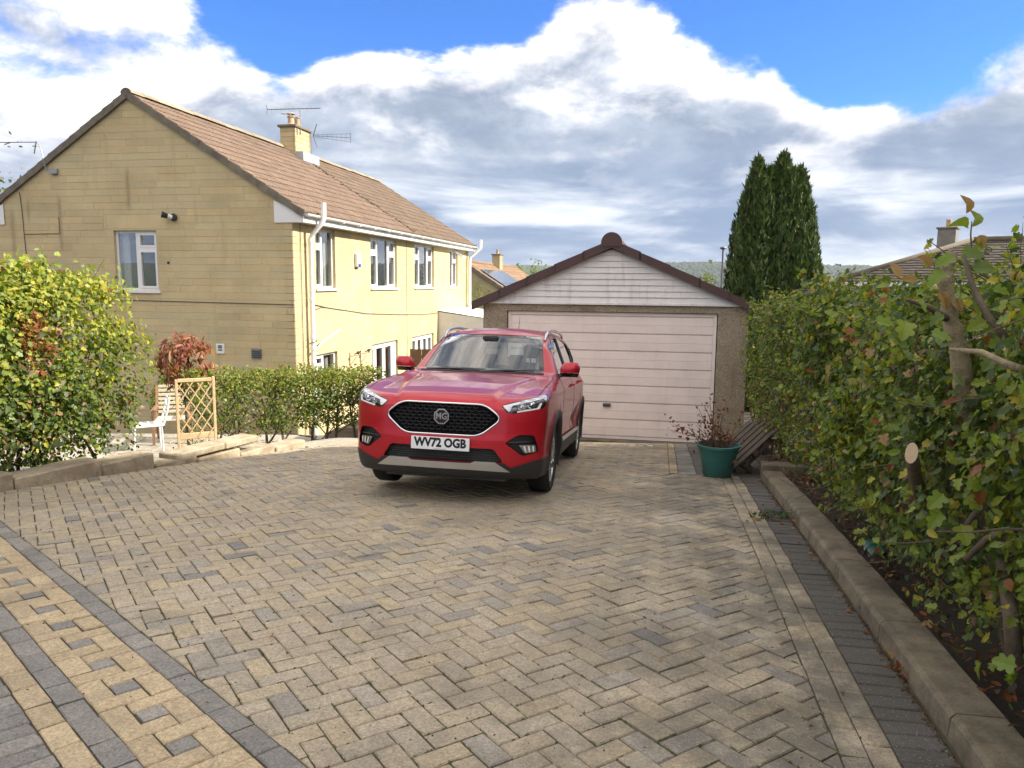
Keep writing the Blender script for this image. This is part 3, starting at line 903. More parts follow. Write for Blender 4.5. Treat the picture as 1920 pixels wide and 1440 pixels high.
def window(parent, P, a0, a1, z0, z1, cols, tops, set_in=0.07, sill=True, open_light=None, curtains=True, room=True, name='window', doorlike=False):
    """white framed window; cols = fractions of width, tops = True where a column has a top light; P(a, z, depth)"""
    def bx(mb, x0, x1, y0, y1, d0, d1):
        V = [P(x, y, d) for d in (d0, d1) for (x, y) in ((x0, y0), (x1, y0), (x1, y1), (x0, y1))]
        mb.add(V, [(0, 1, 2, 3), (4, 7, 6, 5), (0, 4, 5, 1), (1, 5, 6, 2), (2, 6, 7, 3), (3, 7, 4, 0)])
    fr = MB(); w = 0.055; d0, d1 = set_in, set_in + 0.065
    bx(fr, a0, a1, z0, z0 + w, d0, d1); bx(fr, a0, a1, z1 - w, z1, d0, d1)
    bx(fr, a0, a0 + w, z0 + w, z1 - w, d0, d1); bx(fr, a1 - w, a1, z0 + w, z1 - w, d0, d1)
    W = a1 - a0; x = a0; panes = []
    tot = sum(cols)
    edges = [a0 + W * sum(cols[:i]) / tot for i in range(len(cols) + 1)]
    for e_ in edges[1:-1]: bx(fr, e_ - 0.035, e_ + 0.035, z0 + w, z1 - w, d0 - 0.004, d1)
    for i in range(len(cols)):
        xa = edges[i] + (w if i == 0 else 0.035); xb = edges[i + 1] - (w if i == len(cols) - 1 else 0.035)
        zt = z1 - w
        if tops[i]:
            zm = z1 - (z1 - z0) * 0.30
            bx(fr, xa, xb, zm - 0.035, zm + 0.035, d0 - 0.004, d1)
            panes.append((xa, xb, zm + 0.035, zt, True)); panes.append((xa, xb, z0 + w, zm - 0.035, True))
        else: panes.append((xa, xb, z0 + w, zt, doorlike))
    for (xa, xb, ya, yb, sash) in panes:
        if sash:
            s_ = 0.045 if not doorlike else 0.085
            for (p, q_, r_, t_) in ((xa, xb, ya, ya + s_), (xa, xb, yb - s_, yb), (xa, xa + s_, ya + s_, yb - s_), (xb - s_, xb, ya + s_, yb - s_)):
                bx(fr, p, q_, r_, t_, d0 - 0.012, d1 - 0.01)
    win = fr.build(name, M['upvc'], parent)
    for k, (xa, xb, ya, yb, sash) in enumerate(panes):
        s_ = (0.045 if not doorlike else 0.085) if sash else 0.0
        d = d0 + 0.03
        V = [P(xa + s_, ya + s_, d), P(xb - s_, ya + s_, d), P(xb - s_, yb - s_, d), P(xa + s_, yb - s_, d)]
        mesh('pane', V, [(0, 1, 2, 3)], M['pane'], win)
    if sill:
        sb = MB(); bx(sb, a0 - 0.05, a1 + 0.05, z0 - 0.055, z0 - 0.002, -0.05, set_in + 0.03); sb.build('sill', M['upvc'], win)
    if room:
        rm = MB(); D = 2.2
        V = [P(a0 - .25, z0 - .5, .205), P(a1 + .25, z0 - .5, .205), P(a1 + .25, z1 + .2, .205), P(a0 - .25, z1 + .2, .205)]
        V += [P(a0 - .25, z0 - .5, D), P(a1 + .25, z0 - .5, D), P(a1 + .25, z1 + .2, D), P(a0 - .25, z1 + .2, D)]
        rm.add(V, [(4, 5, 6, 7), (0, 1, 5, 4), (1, 2, 6, 5), (2, 3, 7, 6), (3, 0, 4, 7)])
        rm.build('room', M['room'], win)
    if curtains:
        for side in (0, 1):
            cw = W * (0.20 if side == 0 else 0.16); n = 15; V = []; F = []
            for i in range(n):
                f = i / (n - 1); x = (a0 + 0.03 + cw * f) if side == 0 else (a1 - 0.03 - cw * f)
                dd = 0.21 + 0.025 * math.sin(i * 1.9) + 0.02
                V += [P(x, z0 + 0.01, dd), P(x, z1 - 0.02, dd)]
            for i in range(n - 1): F.append((2 * i, 2 * i + 2, 2 * i + 3, 2 * i + 1))
            mesh('curtain', V, F, M['curtain'], win, True)
    return win

def roof_slope(parent, x0, x1, y_e, z_e, y_r, z_r, single, palette, gauge=0.345, width=0.30, amp=0.021, name='roof_tile', mat=None, vis=None, detail=8):
    """interlocking tiles on the plane from eave (y_e, z_e) to ridge (y_r, z_r), laid along local x"""
    mat = mat or M['tile']
    L = math.hypot(y_r - y_e, z_r - z_e); dy, dz = (y_r - y_e) / L, (z_r - z_e) / L
    ny_, nz_ = -dz, dy                         # outward normal in the y-z plane
    if nz_ < 0: ny_, nz_ = -ny_, -nz_
    rows = int(math.ceil(L / gauge)); cols = int(round((x1 - x0) / width)); w = (x1 - x0) / cols
    items = []
    for r in range(rows):
        for c in range(cols): items.append((r, c))
    key = vis or (lambda r, c: c)
    items.sort(key=lambda t: key(*t))
    rest = MB()
    for k, (r, c) in enumerate(items):
        jit = rng.normal(0, 0.003); lift = rng.normal(0, 0.0015)
        s0 = r * gauge; s1 = min(s0 + gauge + 0.06, L)
        V = []; n = detail
        for (s, up) in ((s0, 0.028), (s1, 0.004)):
            for i in range(n + 1):
                f = i / n; x = x0 + c * w + f * w
                hgt = amp * (0.5 + 0.5 * math.cos(2 * math.pi * f * 2)) + up + lift
                V.append((x, y_e + dy * (s + jit) + ny_ * hgt, z_e + dz * (s + jit) + nz_ * hgt))
        for i in range(n + 1):
            f = i / n; x = x0 + c * w + f * w
            V.append((x, y_e + dy * (s0 + jit) + ny_ * -0.004, z_e + dz * (s0 + jit) + nz_ * -0.004))
        m_ = n + 1
        F = [(i, i + 1, m_ + i + 1, m_ + i) for i in range(n)] + [(2 * m_ + i, 2 * m_ + i + 1, i + 1, i) for i in range(n)]
        F += [(0, m_, 2 * m_), (n, 2 * m_ + n, m_ + n)]
        col = tuple(np.array(palette(r, c)) * rng.uniform(0.88, 1.12))
        if k < single: MB().add(V, F, col).build(name, mat, parent)
        else: rest.add(V, F, col)
    if rest.F:
        ob = rest.build(name + 's_rest', mat, parent); ob['kind'] = 'stuff'

# ------------------------------------------------------------------ the semi-detached house
HC = Vector((-4.73, 16.5, 0)); HZ = -2.1
def make_house():
    h = empty('house', (HC.x, HC.y, HZ), math.pi / 2 - TH, 'two-storey yellow stone semi-detached house with brown tiled gable roof and white windows', 'house')
    W, Lh = 7.6, 14.9; ze, za = 3.17, 5.58          # wall top at eaves and gable apex (world heights)
    g_ = lambda z: z - HZ
    PG = lambda a, z, d: (d, a, z - HZ)               # gable end: a across to the left, d into the house
    PF = lambda a, z, d: (a, d, z - HZ)               # front: a along, d into the house
    # gable end
    out = [(0, HZ), (0, ze), (W / 2, za), (W, ze), (W, HZ)][::-1]
    gw = (3.28, 1.41, 4.36, 2.74)
    hole = [(gw[0], gw[1]), (gw[2], gw[1]), (gw[2], gw[3]), (gw[0], gw[3])]
    wg = wall_panel('gable_wall', out, [hole], PG, M['mortar'], h)
    wg['label'] = 'shaded gable end of yellow stone blocks with one window'
    lint = (3.0, 2.78, 4.6, 3.09)
    block_skin(out, [gw, lint], PG, wg, M['stone'], 0.152, (0.55, 1.05), 0, W, HZ, za, single=298,
               vis=lambda q: 0 if q[0][1] > -0.45 else 1)
    block_skin(out, [], PG, wg, M['stone'], 0.31, (1.6, 1.6001), lint[0] + 1e-4, lint[2], lint[1], lint[3], single=2, name='lintel')
    # front
    zt = 3.0
    outf = [(0, HZ), (Lh, HZ), (Lh, zt), (0, zt)]
    wins = [(1.08, 1.48, 2.13, 2.86, [0.42, 0.58], [True, False]), (4.40, 1.48, 6.47, 2.86, [0.3, 0.4, 0.3], [True, False, True]),
            (8.10, 1.48, 10.17, 2.86, [0.3, 0.4, 0.3], [True, False, True]), (12.15, 1.48, 13.26, 2.86, [0.5, 0.5], [False, True]),
            (0.96, -1.05, 2.13, -0.05, [0.42, 0.58], [True, False])]
    doors = [(4.41, -2.02, 6.46, -0.08, [0.16, 0.34, 0.34, 0.16]), (7.81, -2.02, 10.1, -0.10, [0.25, 0.25, 0.25, 0.25])]
    holes = [(w_[0], w_[1], w_[2], w_[3]) for w_ in wins] + [(d_[0], d_[1], d_[2], d_[3]) for d_ in doors]
    wf = wall_panel('front_wall', outf, [[(r[0], r[1]), (r[2], r[1]), (r[2], r[3]), (r[0], r[3])] for r in holes], PF, M['mortar'], h)
    wf['label'] = 'sunlit front wall of yellow stone blocks'
    block_skin(outf, holes, PF, wf, M['stone'], 0.152, (0.38, 0.72), 0, Lh, HZ, zt, single=0)
    # far end and back
    mb = MB()
    mb.add([(Lh, 0, 0), (Lh, W, 0), (Lh, W, g_(ze)), (Lh, W / 2, g_(za)), (Lh, 0, g_(ze))], [(0, 1, 2, 3, 4)])
    mb.add([(0.0, W, 0), (Lh, W, 0), (Lh, W, g_(ze)), (0.0, W, g_(ze))], [(0, 3, 2, 1)])
    mb.build('rear_wall', M['mortar'], h)
    window(h, PG, *gw[:1], gw[2], gw[1], gw[3], [0.5, 0.5], [True, False])
    for i, w_ in enumerate(wins): window(h, PF, w_[0], w_[2], w_[1], w_[3], w_[4], w_[5])
    for d_ in doors: window(h, PF, d_[0], d_[2], d_[1], d_[3], d_[4], [False] * 4, name='patio_door', doorlike=True, sill=False)
    # open top light of the last window
    ol = MB(); p0 = Vector((12.74, -0.01, g_(2.80))); ax = Vector((0, -0.42, -0.28)).normalized()
    for a_, b_ in (((0, 0), (0.46, 0)), ((0.46, 0), (0.46, 0.36)), ((0.46, 0.36), (0, 0.36)), ((0, 0.36), (0, 0))):
        ol.bar(p0 + Vector((a_[0], 0, 0)) + ax * a_[1], p0 + Vector((b_[0], 0, 0)) + ax * b_[1], 0.05, 0.045)
    ol.build('open_top_light', M['upvc'], h)
    # roof
    ye, zeave, yr, zr = -0.30, 3.10, W / 2, 5.70
    rb = MB()
    rb.add([(-0.05, ye + .02, g_(zeave) - .01), (Lh + .05, ye + .02, g_(zeave) - .01), (Lh + .05, yr, g_(zr) - 0.02), (-0.05, yr, g_(zr) - 0.02)], [(0, 1, 2, 3)])
    rb.add([(-0.05, W + .30, g_(zeave)), (Lh + .05, W + .30, g_(zeave)), (Lh + .05, yr, g_(zr) - 0.02), (-0.05, yr, g_(zr) - 0.02)], [(0, 3, 2, 1)])
    rf = rb.build('roof', M['verge'], h)
    near = [(0.165, 0.108, 0.074), (0.175, 0.115, 0.08), (0.155, 0.102, 0.072), (0.17, 0.114, 0.08)]
    farp = [(0.145, 0.10, 0.066), (0.155, 0.106, 0.07), (0.138, 0.094, 0.064)]
    def pal(r, c): return near[rng.integers(4)] if c < 26 else farp[rng.integers(3)]
    roof_slope(rf, -0.06, Lh + 0.06, ye, g_(zeave), yr, g_(zr), 290, pal)
    roof_slope(rf, -0.06, Lh + 0.06, W + 0.30, g_(zeave), yr, g_(zr), 0, pal, detail=4, name='rear_roof_tile')
    for i in range(33):                       # ridge tiles
        x0 = -0.07 + i * 0.457; mb = MB(); n = 9; V = []; F = []
        jz = rng.normal(0, 0.004)
        for x in (x0, x0 + 0.452):
            for rr in (0.135, 0.118):
                for k in range(n):
                    t = math.pi * (0.06 + 0.88 * k / (n - 1)); V.append((x, yr + rr * 1.05 * math.cos(t), g_(zr) - 0.035 + jz + rr * math.sin(t)))
        for k in range(n - 1):
            F += [(k, k + 1, 2 * n + k + 1, 2 * n + k), (k, n + k, n + k + 1, k + 1), (2 * n + k, 2 * n + k + 1, 3 * n + k + 1, 3 * n + k)]
        mb.add(V, F, tuple(np.array((0.30, 0.24, 0.17)) * rng.uniform(0.8, 1.15)))
        mb.build('ridge_tile', M['tile'], rf)
    # plug the ridge end and the cement verge
    vg = MB(); L_ = math.hypot(yr - ye, zr - zeave)
    for sgn in (0, 1):
        ys, yy = (ye, yr) if sgn == 0 else (W + 0.30, yr)
        k = 12
        for i in range(k):
            f0, f1 = i / k, (i + 1) / k
            p = Vector((-0.035, ys + (yy - ys) * f0, g_(zeave) + (zr - zeave) * f0 - 0.045 + rng.normal(0, .004)))
            q = Vector((-0.035, ys + (yy - ys) * f1, g_(zeave) + (zr - zeave) * f1 - 0.045 + rng.normal(0, .004)))
            vg.bar(p, q, 0.075, 0.13, up=(0, 0, 1))
    V = [(-0.06, yr, g_(zr) - 0.05)] + [(-0.06, yr + 0.13 * math.cos(t), g_(zr) - 0.035 + 0.13 * math.sin(t)) for t in np.linspace(0, math.pi, 10)]
    vg.add(V, [(0, i, i + 1) for i in range(1, 10)])
    vg.build('verge', M['verge'], rf)
    # moss line running down below the chimney
    ms = MB()
    for k in range(170):
        f = rng.random() ** 0.8; x = 7.3 + rng.normal(0, 0.10) + f * 0.15
        s_ = 1 - f; y = yr + (ye - yr) * f; z = g_(zr) + (zeave - zr) * f + 0.045
        r_ = rng.uniform(0.02, 0.05)
        V = [(x + r_ * math.cos(t) * rng.uniform(.7, 1.3), y + r_ * math.sin(t), z + 0.01) for t in np.linspace(0, 2 * math.pi, 6, False)]
        ms.add(V + [(x, y, z + 0.03)], [(i, (i + 1) % 6, 6) for i in range(6)])
    ms.build('moss', simple('roof_moss', (0.075, 0.07, 0.025), 0.95, var=0.3), rf)['kind'] = 'stuff'
    # eaves: fascia, box end, gutter, pipes
    fb = MB(); fb.box((-0.02, -0.27, g_(2.90)), (Lh + .02, -0.245, g_(3.09))); fb.box((-0.02, -0.245, g_(2.90)), (Lh + .02, 0.02, g_(2.92)))
    fb.build('fascia', M['upvc'], h)
    be = MB()
    be.add([(-0.03, -0.28, g_(2.89)), (-0.03, 0.40, g_(2.89)), (-0.03, 0.40, g_(3.36)), (-0.03, -0.28, g_(3.05)), (0.0, -0.28, g_(2.89)), (0.0, 0.40, g_(2.89)), (0.0, 0.40, g_(3.36)), (0.0, -0.28, g_(3.05))],
           [(0, 3, 2, 1), (0, 1, 5, 4), (1, 2, 6, 5), (2, 3, 7, 6), (3, 0, 4, 7)])
    be.build('eaves_box', M['upvc'], h); be = MB()
    be.add([(-0.03, W + .28, g_(2.89)), (-0.03, W - 0.40, g_(2.89)), (-0.03, W - 0.40, g_(3.36)), (-0.03, W + .28, g_(3.05))], [(0, 1, 2, 3)])
    be.build('eaves_box', M['upvc'], h)
    gt = MB(); n = 9; V = []; F = []; xs = [-0.02, Lh + 0.02]
    for x in xs:
        for rr in (0.058, 0.05):
            for k in range(n):
                t = math.pi + math.pi * k / (n - 1); V.append((x, -0.335 + rr * math.cos(t), g_(3.075) + rr * math.sin(t)))
    for k in range(n - 1): F += [(k, k + 1, 2 * n + k + 1, 2 * n + k), (n + k, 3 * n + k, 3 * n + k + 1, n + k + 1), (k, n + k, n + k + 1, k + 1)]
    F.append(tuple(range(n)))
    gt.add(V, F)
    for x in np.arange(0.8, Lh, 1.0): gt.box((x - .02, -0.40, g_(3.0)), (x + .02, -0.27, g_(3.04)))
    gt.build('gutter', M['upvc'], h, True, R(40))
    pp = MB()
    pp.tube([(0.62, -0.44, g_(3.36)), (0.62, -0.44, g_(3.02)), (0.60, -0.38, g_(2.90)), (0.58, -0.20, g_(2.70)), (0.58, -0.13, g_(2.58)), (0.58, -0.13, g_(1.0)), (0.58, -0.13, g_(-2.0))], 0.055, 12)
    for z in (2.5, 1.2, 0.35, 0.12, -0.2): pp.tube([(0.58, -0.13, g_(z)), (0.58, -0.13, g_(z) + 0.07)], 0.066, 12)
    pp.tube([(0.58, -0.13, g_(0.05)), (1.1, -0.11, g_(0.25)), (2.1, -0.09, g_(0.48))], 0.022, 8)
    pp.build('soil_pipe', M['upvc'], h, True, R(40))
    wb = MB()   # small pipe clamps on the soil pipe
    for k in range(7):
        t = k * 0.9; wb.tube([(0.58 + 0.075 * math.cos(t), -0.13 + 0.075 * math.sin(t), g_(0.20) + 0.02 * k), (0.58 + 0.09 * math.cos(t + .8), -0.14 + 0.09 * math.sin(t + .8), g_(0.24) + 0.02 * k)], 0.007, 5)
    wb.build('pipe_clips', M['dark_metal'], h)
    pp = MB()
    pp.tube([(14.75, -0.55, g_(3.35)), (14.75, -0.55, g_(3.02)), (14.72, -0.40, g_(2.88)), (14.65, -0.15, g_(2.66)), (14.65, -0.12, g_(2.5)), (14.65, -0.12, g_(-2.0))], 0.06, 12)
    pp.tube([(14.65, -0.12, g_(0.62)), (14.65, -0.12, g_(0.75))], 0.10, 12)
    pp.build('soil_pipe', M['upvc'], h, True, R(40))
    dp = MB(); dp.tube([(0.30, -0.03, g_(2.9)), (0.30, -0.03, g_(-2.0))], 0.008, 6); dp.tube([(14.42, -0.03, g_(2.9)), (14.42, -0.03, g_(0.5))], 0.008, 6)
    dp.tube([(7.30, -0.012, g_(2.9)), (7.30, -0.012, g_(-2.0))], 0.005, 6)
    dp.tube([(0.9, -0.02, g_(1.12)), (1.6, -0.02, g_(1.03)), (4.0, -0.02, g_(0.80)), (6.5, -0.02, g_(0.68)), (9.0, -0.02, g_(0.58)), (14.0, -0.02, g_(0.60))], 0.008, 6)
    dp.tube([(0.75, -0.02, g_(0.98)), (1.3, -0.02, g_(1.05)), (1.6, -0.02, g_(1.03))], 0.007, 6)
    dp.build('cable', M['cable'], h)
    dp = MB()
    dp.tube([(-0.015, 0.0, g_(1.14)), (-0.015, 1.7, g_(1.16)), (-0.015, 3.4, g_(1.18)), (-0.015, 5.0, g_(1.2))], 0.009, 6)
    dp.tube([(-0.015, 6.75, g_(3.62)), (-0.015, 6.72, g_(3.3)), (-0.015, 6.66, g_(1.0))], 0.009, 6)
    dp.tube([(-0.015, 6.70, g_(2.67)), (-0.015, 5.75, g_(2.68)), (-0.015, 5.75, g_(3.05))], 0.007, 6)
    dp.build('cable', M['cable'], h)
    # wall fittings
    ab = MB(); ab.bbox((3.28, -0.10, g_(2.02)), (3.52, -0.006, g_(2.38)), 0.02); a1 = ab.build('alarm_box', M['upvc'], h)
    ab = MB(); ab.bbox((3.30, -0.104, g_(2.02)), (3.50, -0.012, g_(2.12)), 0.015); ab.build('alarm_strobe', simple('blue_strobe', (0.03, 0.08, 0.45), 0.3), a1)
    sl = MB(); sl.lathe([(0.0, 0), (0.075, 0), (0.085, 0.03), (0.06, 0.05), (0.0, 0.05)], 16, Matrix.Translation((-0.02, 2.80, g_(3.02))) @ Matrix.Rotation(-math.pi / 2, 4, 'Y'))
    s0 = sl.build('security_light', M['black'], h, True, R(30))
    sl = MB(); sl.tube([(-0.05, 2.84, g_(3.02)), (-0.12, 2.90, g_(3.04))], 0.05, 12); sl.build('sensor', M['upvc'], s0, True, R(40))
    sl = MB(); sl.tube([(-0.12, 2.90, g_(3.04)), (-0.20, 2.98, g_(3.07))], [0.055, 0.07], 12); sl.build('lamp_head', M['black'], s0, True, R(40))
    v1 = MB(); v1.bbox((-0.03, 1.71, g_(0.03)), (0.0, 1.91, g_(0.25)), 0.006); v = v1.build('vent', M['upvc'], h)
    for z in (0.10, 0.15, 0.19): q = MB(); q.box((-0.036, 1.76, g_(z)), (-0.031, 1.86, g_(z) + 0.025)); q.build('slot', M['black'], v)
    v1 = MB(); v1.box((-0.02, 0.82, g_(-0.06)), (0.0, 1.06, g_(0.16))); v = v1.build('vent', M['grey_metal'], h)
    for k in range(5):
        q = MB(); z = g_(-0.05) + k * 0.042; q.add([(-0.05, 0.83, z), (-0.05, 1.05, z), (-0.021, 1.05, z + 0.03), (-0.021, 0.83, z + 0.03)], [(0, 1, 2, 3)]); q.build('slat', M['dark_metal'], v)
    q = MB(); q.tube([(-0.016, 3.01, g_(2.03)), (-0.004, 3.01, g_(2.03))], 0.03, 10); q.build('vent_hole', M['black'], h)
    # hanging-basket brackets with little bird cut-outs
    for x in (2.85, 3.55):
        q = MB(); q.tube([(x, -0.02, g_(-0.15)), (x, -0.02, g_(-0.62))], 0.008, 6); q.tube([(x, -0.02, g_(-0.25)), (x, -0.28, g_(-0.2)), (x, -0.30, g_(-0.26))], 0.007, 6); q.tube([(x, -0.02, g_(-0.48)), (x, -0.2, g_(-0.26))], 0.006, 6)
        q.lathe([(0, -.04), (.035, -.02), (.045, .01), (.03, .04), (0, .05)], 8, Matrix.Translation((x, -0.24, g_(-0.15))) @ Matrix.Rotation(R(70), 4, 'X'))
        q.tube([(x, -0.27, g_(-0.13)), (x, -0.33, g_(-0.11))], [0.022, 0.004], 6); q.tube([(x, -0.21, g_(-0.16)), (x, -0.14, g_(-0.19))], [0.015, 0.012], 6)
        q.build('basket_bracket', simple('rusty_iron', (0.10, 0.05, 0.035), 0.7, 0.3), h)
    # service bracket for the overhead wire
    q = MB(); q.tube([(-0.06, 5.95, g_(4.05)), (-0.10, 6.02, g_(4.55)), (-0.1, 6.12, g_(4.72)), (-0.1, 6.2, g_(4.45))], 0.014, 6)
    q.bbox((-0.07, 5.68, g_(4.0)), (0.0, 5.86, g_(4.12)), 0.01); q.build('wire_bracket', M['grey_metal'], h)
    return h
house = make_house()

def chimney_and_aerials():
    c = empty('chimney_stack', (0, 0, 0)); c.parent = house
    zr = 5.7 - HZ; x0, x1, y0, y1 = 6.75, 7.75, 3.30, 3.80
    c.location = (x0, y0, zr - 0.4)
    I = Matrix.Translation((-x0, -y0, -(zr - 0.4)))
    core = MB(); core.box((x0 + .01, y0 + .01, zr - 0.6), (x1 - .01, y1 - .01, zr + 0.58), M=I); core.build('core', M['mortar'], c)
    for r in range(8):
        z = zr - 0.55 + r * 0.142
        for (a, b) in ((0, 0.5), (0.5, 1.0)) if r % 2 else ((0, 0.28), (0.28, 0.72), (0.72, 1.0)):
            t = rng.uniform(.85, 1.1)
            mb = MB(); mb.bbox((x0 + (x1 - x0) * a + .003, y0 - .004, z + .003), (x0 + (x1 - x0) * b - .003, y0 + .06, z + .139), .006, (t, t, t), I); mb.build('stone_block', M['stone'], c)
        t = rng.uniform(.85, 1.1)
        mb = MB(); mb.bbox((x0 - .004, y0 + .063, z + .003), (x0 + .06, y1, z + .139), .006, (t, t, t), I); mb.build('stone_block', M['stone'], c)
    mb = MB(); mb.bbox((x0 - .06, y0 - .06, zr + 0.585), (x1 + .06, y1 + .06, zr + 0.66), .012, M=I); mb.build('cap', M['verge'], c)
    mb = MB(); mb.box((x0 - .012, y0 - .25, zr - 0.42), (x1 + .1, y0 - .008, zr - 0.14), M=I); mb.build('flashing', M['lead'], c)
    for k, x in enumerate((x0 + 0.25, x0 + 0.68)):
        T = I @ Matrix.Translation((x, (y0 + y1) / 2, zr + 0.66))
        mb = MB(); hgt = 0.28 if k == 0 else 0.34
        mb.lathe([(0.12, 0), (0.125, 0.05), (0.10, 0.07), (0.095, hgt - .05), (0.115, hgt - .03), (0.115, hgt), (0.085, hgt), (0.08, 0.1)], 16, T)
        pt = mb.build('chimney_pot', M['pot'], c, True, R(40))
        if k == 0:
            mb = MB(); mb.lathe([(0.02, 0.40), (0.13, 0.37), (0.14, 0.35), (0.0, 0.345)], 14, T)
            for a in range(4): mb.tube([T @ Vector((.09 * math.cos(a * 1.57), .09 * math.sin(a * 1.57), .27)), T @ Vector((.09 * math.cos(a * 1.57), .09 * math.sin(a * 1.57), .36))], .008, 5)
            mb.build('cowl', M['pot'], pt)
    # aerials strapped to the stack
    A = empty('tv_aerial', (0, 0, 0)); 
    Mh = house.matrix_basis if False else (Matrix.Translation((HC.x, HC.y, HZ)) @ Matrix.Rotation(math.pi / 2 - TH, 4, 'Z'))
    base = Mh @ Vector((x0 + 0.1, y0 - 0.03, zr + 0.55)); A.location = base
    tag(A, 'long thin television aerial reaching across above the chimney pots', 'aerial', 'aerials on the chimney')
    I2 = Matrix.Translation(-base)
    def W_(x, y, z): return I2 @ (Mh @ Vector((x, y, zr + z)))
    mb = MB(); mb.tube([W_(x0 + .1, y0 - .03, .35), W_(x0 + .1, y0 - .03, .80), W_(x0 + .1, y0 + .2, .98), W_(x0 + .1, y0 + .5, 1.0)], .014, 6)
    mb.tube([W_(x0 + .3, y0 - .03, .4), W_(x0 + .3, y0 - .03, 1.17)], .014, 6); mb.build('mast', M['grey_metal'], A)
    mb = MB(); a_, b_ = W_(x0 + 0.1, y0 + 0.95, 1.14), W_(x0 + 0.45, y0 - 0.62, 1.20)
    mb.tube([a_, b_], .011, 6)
    for k in range(13):
        p = a_.lerp(b_, k / 12.0); mb.tube([p - Vector((0, .04, .05)), p + Vector((0, .04, .05))], .004, 4)
    for s_ in (-1, 1): mb.tube([a_, a_ + Vector((-.02, 0, .13 * s_))], .007, 4)
    mb.build('boom', M['dark_metal'], A)
    A2 = empty('tv_aerial', (0, 0, 0)); base = Mh @ Vector((x1 + 0.02, y0 - 0.05, zr + 0.2)); A2.location = base
    tag(A2, 'fan-shaped television aerial with crossed reflector on the far edge of the chimney', 'aerial', 'aerials on the chimney')
    I2 = Matrix.Translation(-base)
    mb = MB(); mb.tube([W_(x1 - .05, y0 - .06, -.05), W_(x1 - .05, y0 - .06, .62)], .016, 6); mb.build('mast', M['grey_metal'], A2)
    hub = W_(x1, y0 - .12, .50); tip = W_(x1 + .5, y0 - 1.15, .50)
    mb = MB(); mb.tube([hub, tip], .008, 5)
    perp = Vector((0, 0, 1))
    for s_ in (-1, 1): mb.tube([hub + perp * .03 * s_, tip + perp * .13 * s_], .005, 4)
    mb.tube([tip - perp * .15, tip + perp * .15], .008, 5)
    for k in range(1, 8): p = hub.lerp(tip, k / 8.0); mb.tube([p - perp * (.03 + .012 * k), p + perp * (.03 + .012 * k)], .004, 4)
    for s_ in (-1, 1):
        for t_ in (0, .05): mb.tube([hub + Vector((-.02, t_, 0)), hub + Vector((.10, t_, .36 * s_))], .007, 4)
    mb.build('array', M['dark_metal'], A2)
    # overhead wire
    p0 = Mh @ Vector((-0.1, 6.1, 4.70 - HZ)); mb = MB(); n = 24; q = []
    p1 = Vector((-24.0, 15.5, 5.6))
    for i in range(n): f = i / (n - 1); p = p0.lerp(p1, f); p.z -= 0.8 * 4 * f * (1 - f) * 0.5; q.append(p)
    mb.tube(q, .010, 5); tag(mb.build('overhead_wire', M['cable']), 'thin overhead wire running off from the gable bracket', 'wire')
chimney_and_aerials()

# ------------------------------------------------------------------ lean-to and fence in front of the far half
def lean_to():
    L = empty('lean_to', (HC.x, HC.y, HZ), math.pi / 2 - TH, 'white ribbed lean-to roof against the far end of the house front', 'lean-to')
    g_ = lambda z: z - HZ
    mb = MB(); V = []; F = []; n = 41
    for i in range(n):
        x = 10.6 + 4.2 * i / (n - 1); h_ = 0.018 * (i % 2)
        V += [(x, -0.01, g_(0.66) + h_), (x, -2.4, g_(0.34) + h_)]
    for i in range(n - 1): F.append((2 * i, 2 * i + 2, 2 * i + 3, 2 * i + 1))
    mb.add(V, F); mb.build('roof_sheet', M['white_paint'], L)
    mb = MB(); mb.box((10.6, -2.44, g_(0.24)), (14.8, -2.40, g_(0.37))); mb.build('fascia', M['upvc'], L)
    mb = MB(); mb.add([(10.62, -0.012, g_(0.62)), (10.62, -2.38, g_(0.32)), (10.62, -2.38, 0.05), (10.62, -0.012, 0.05)], [(0, 1, 2, 3)]); mb.add([(10.62, -2.38, 0.05), (14.78, -2.38, 0.05), (14.78, -2.38, g_(.30)), (10.62, -2.38, g_(.30))], [(0, 1, 2, 3)])
    mb.build('side_wall', M['white_paint'], L)
    Fn = empty('fence', (HC.x, HC.y, HZ), math.pi / 2 - TH, 'brown close-boarded fence between the two back gardens', 'fence')
    for k in range(26):
        b_ = MB(); y = -0.12 - k * 0.125; t = rng.uniform(-.01, .01)
        b_.box((7.24 + (k % 2) * .012, y - .118, 0.05), (7.26 + (k % 2) * .012, y, g_(-0.42) + t)); b_.build('board', M['brown_wood'], Fn)
    b_ = MB()
    for z in (.4, 1.4): b_.box((7.275, -3.4, z), (7.32, -.1, z + .08))
    b_.build('rail', M['brown_wood'], Fn)
lean_to()

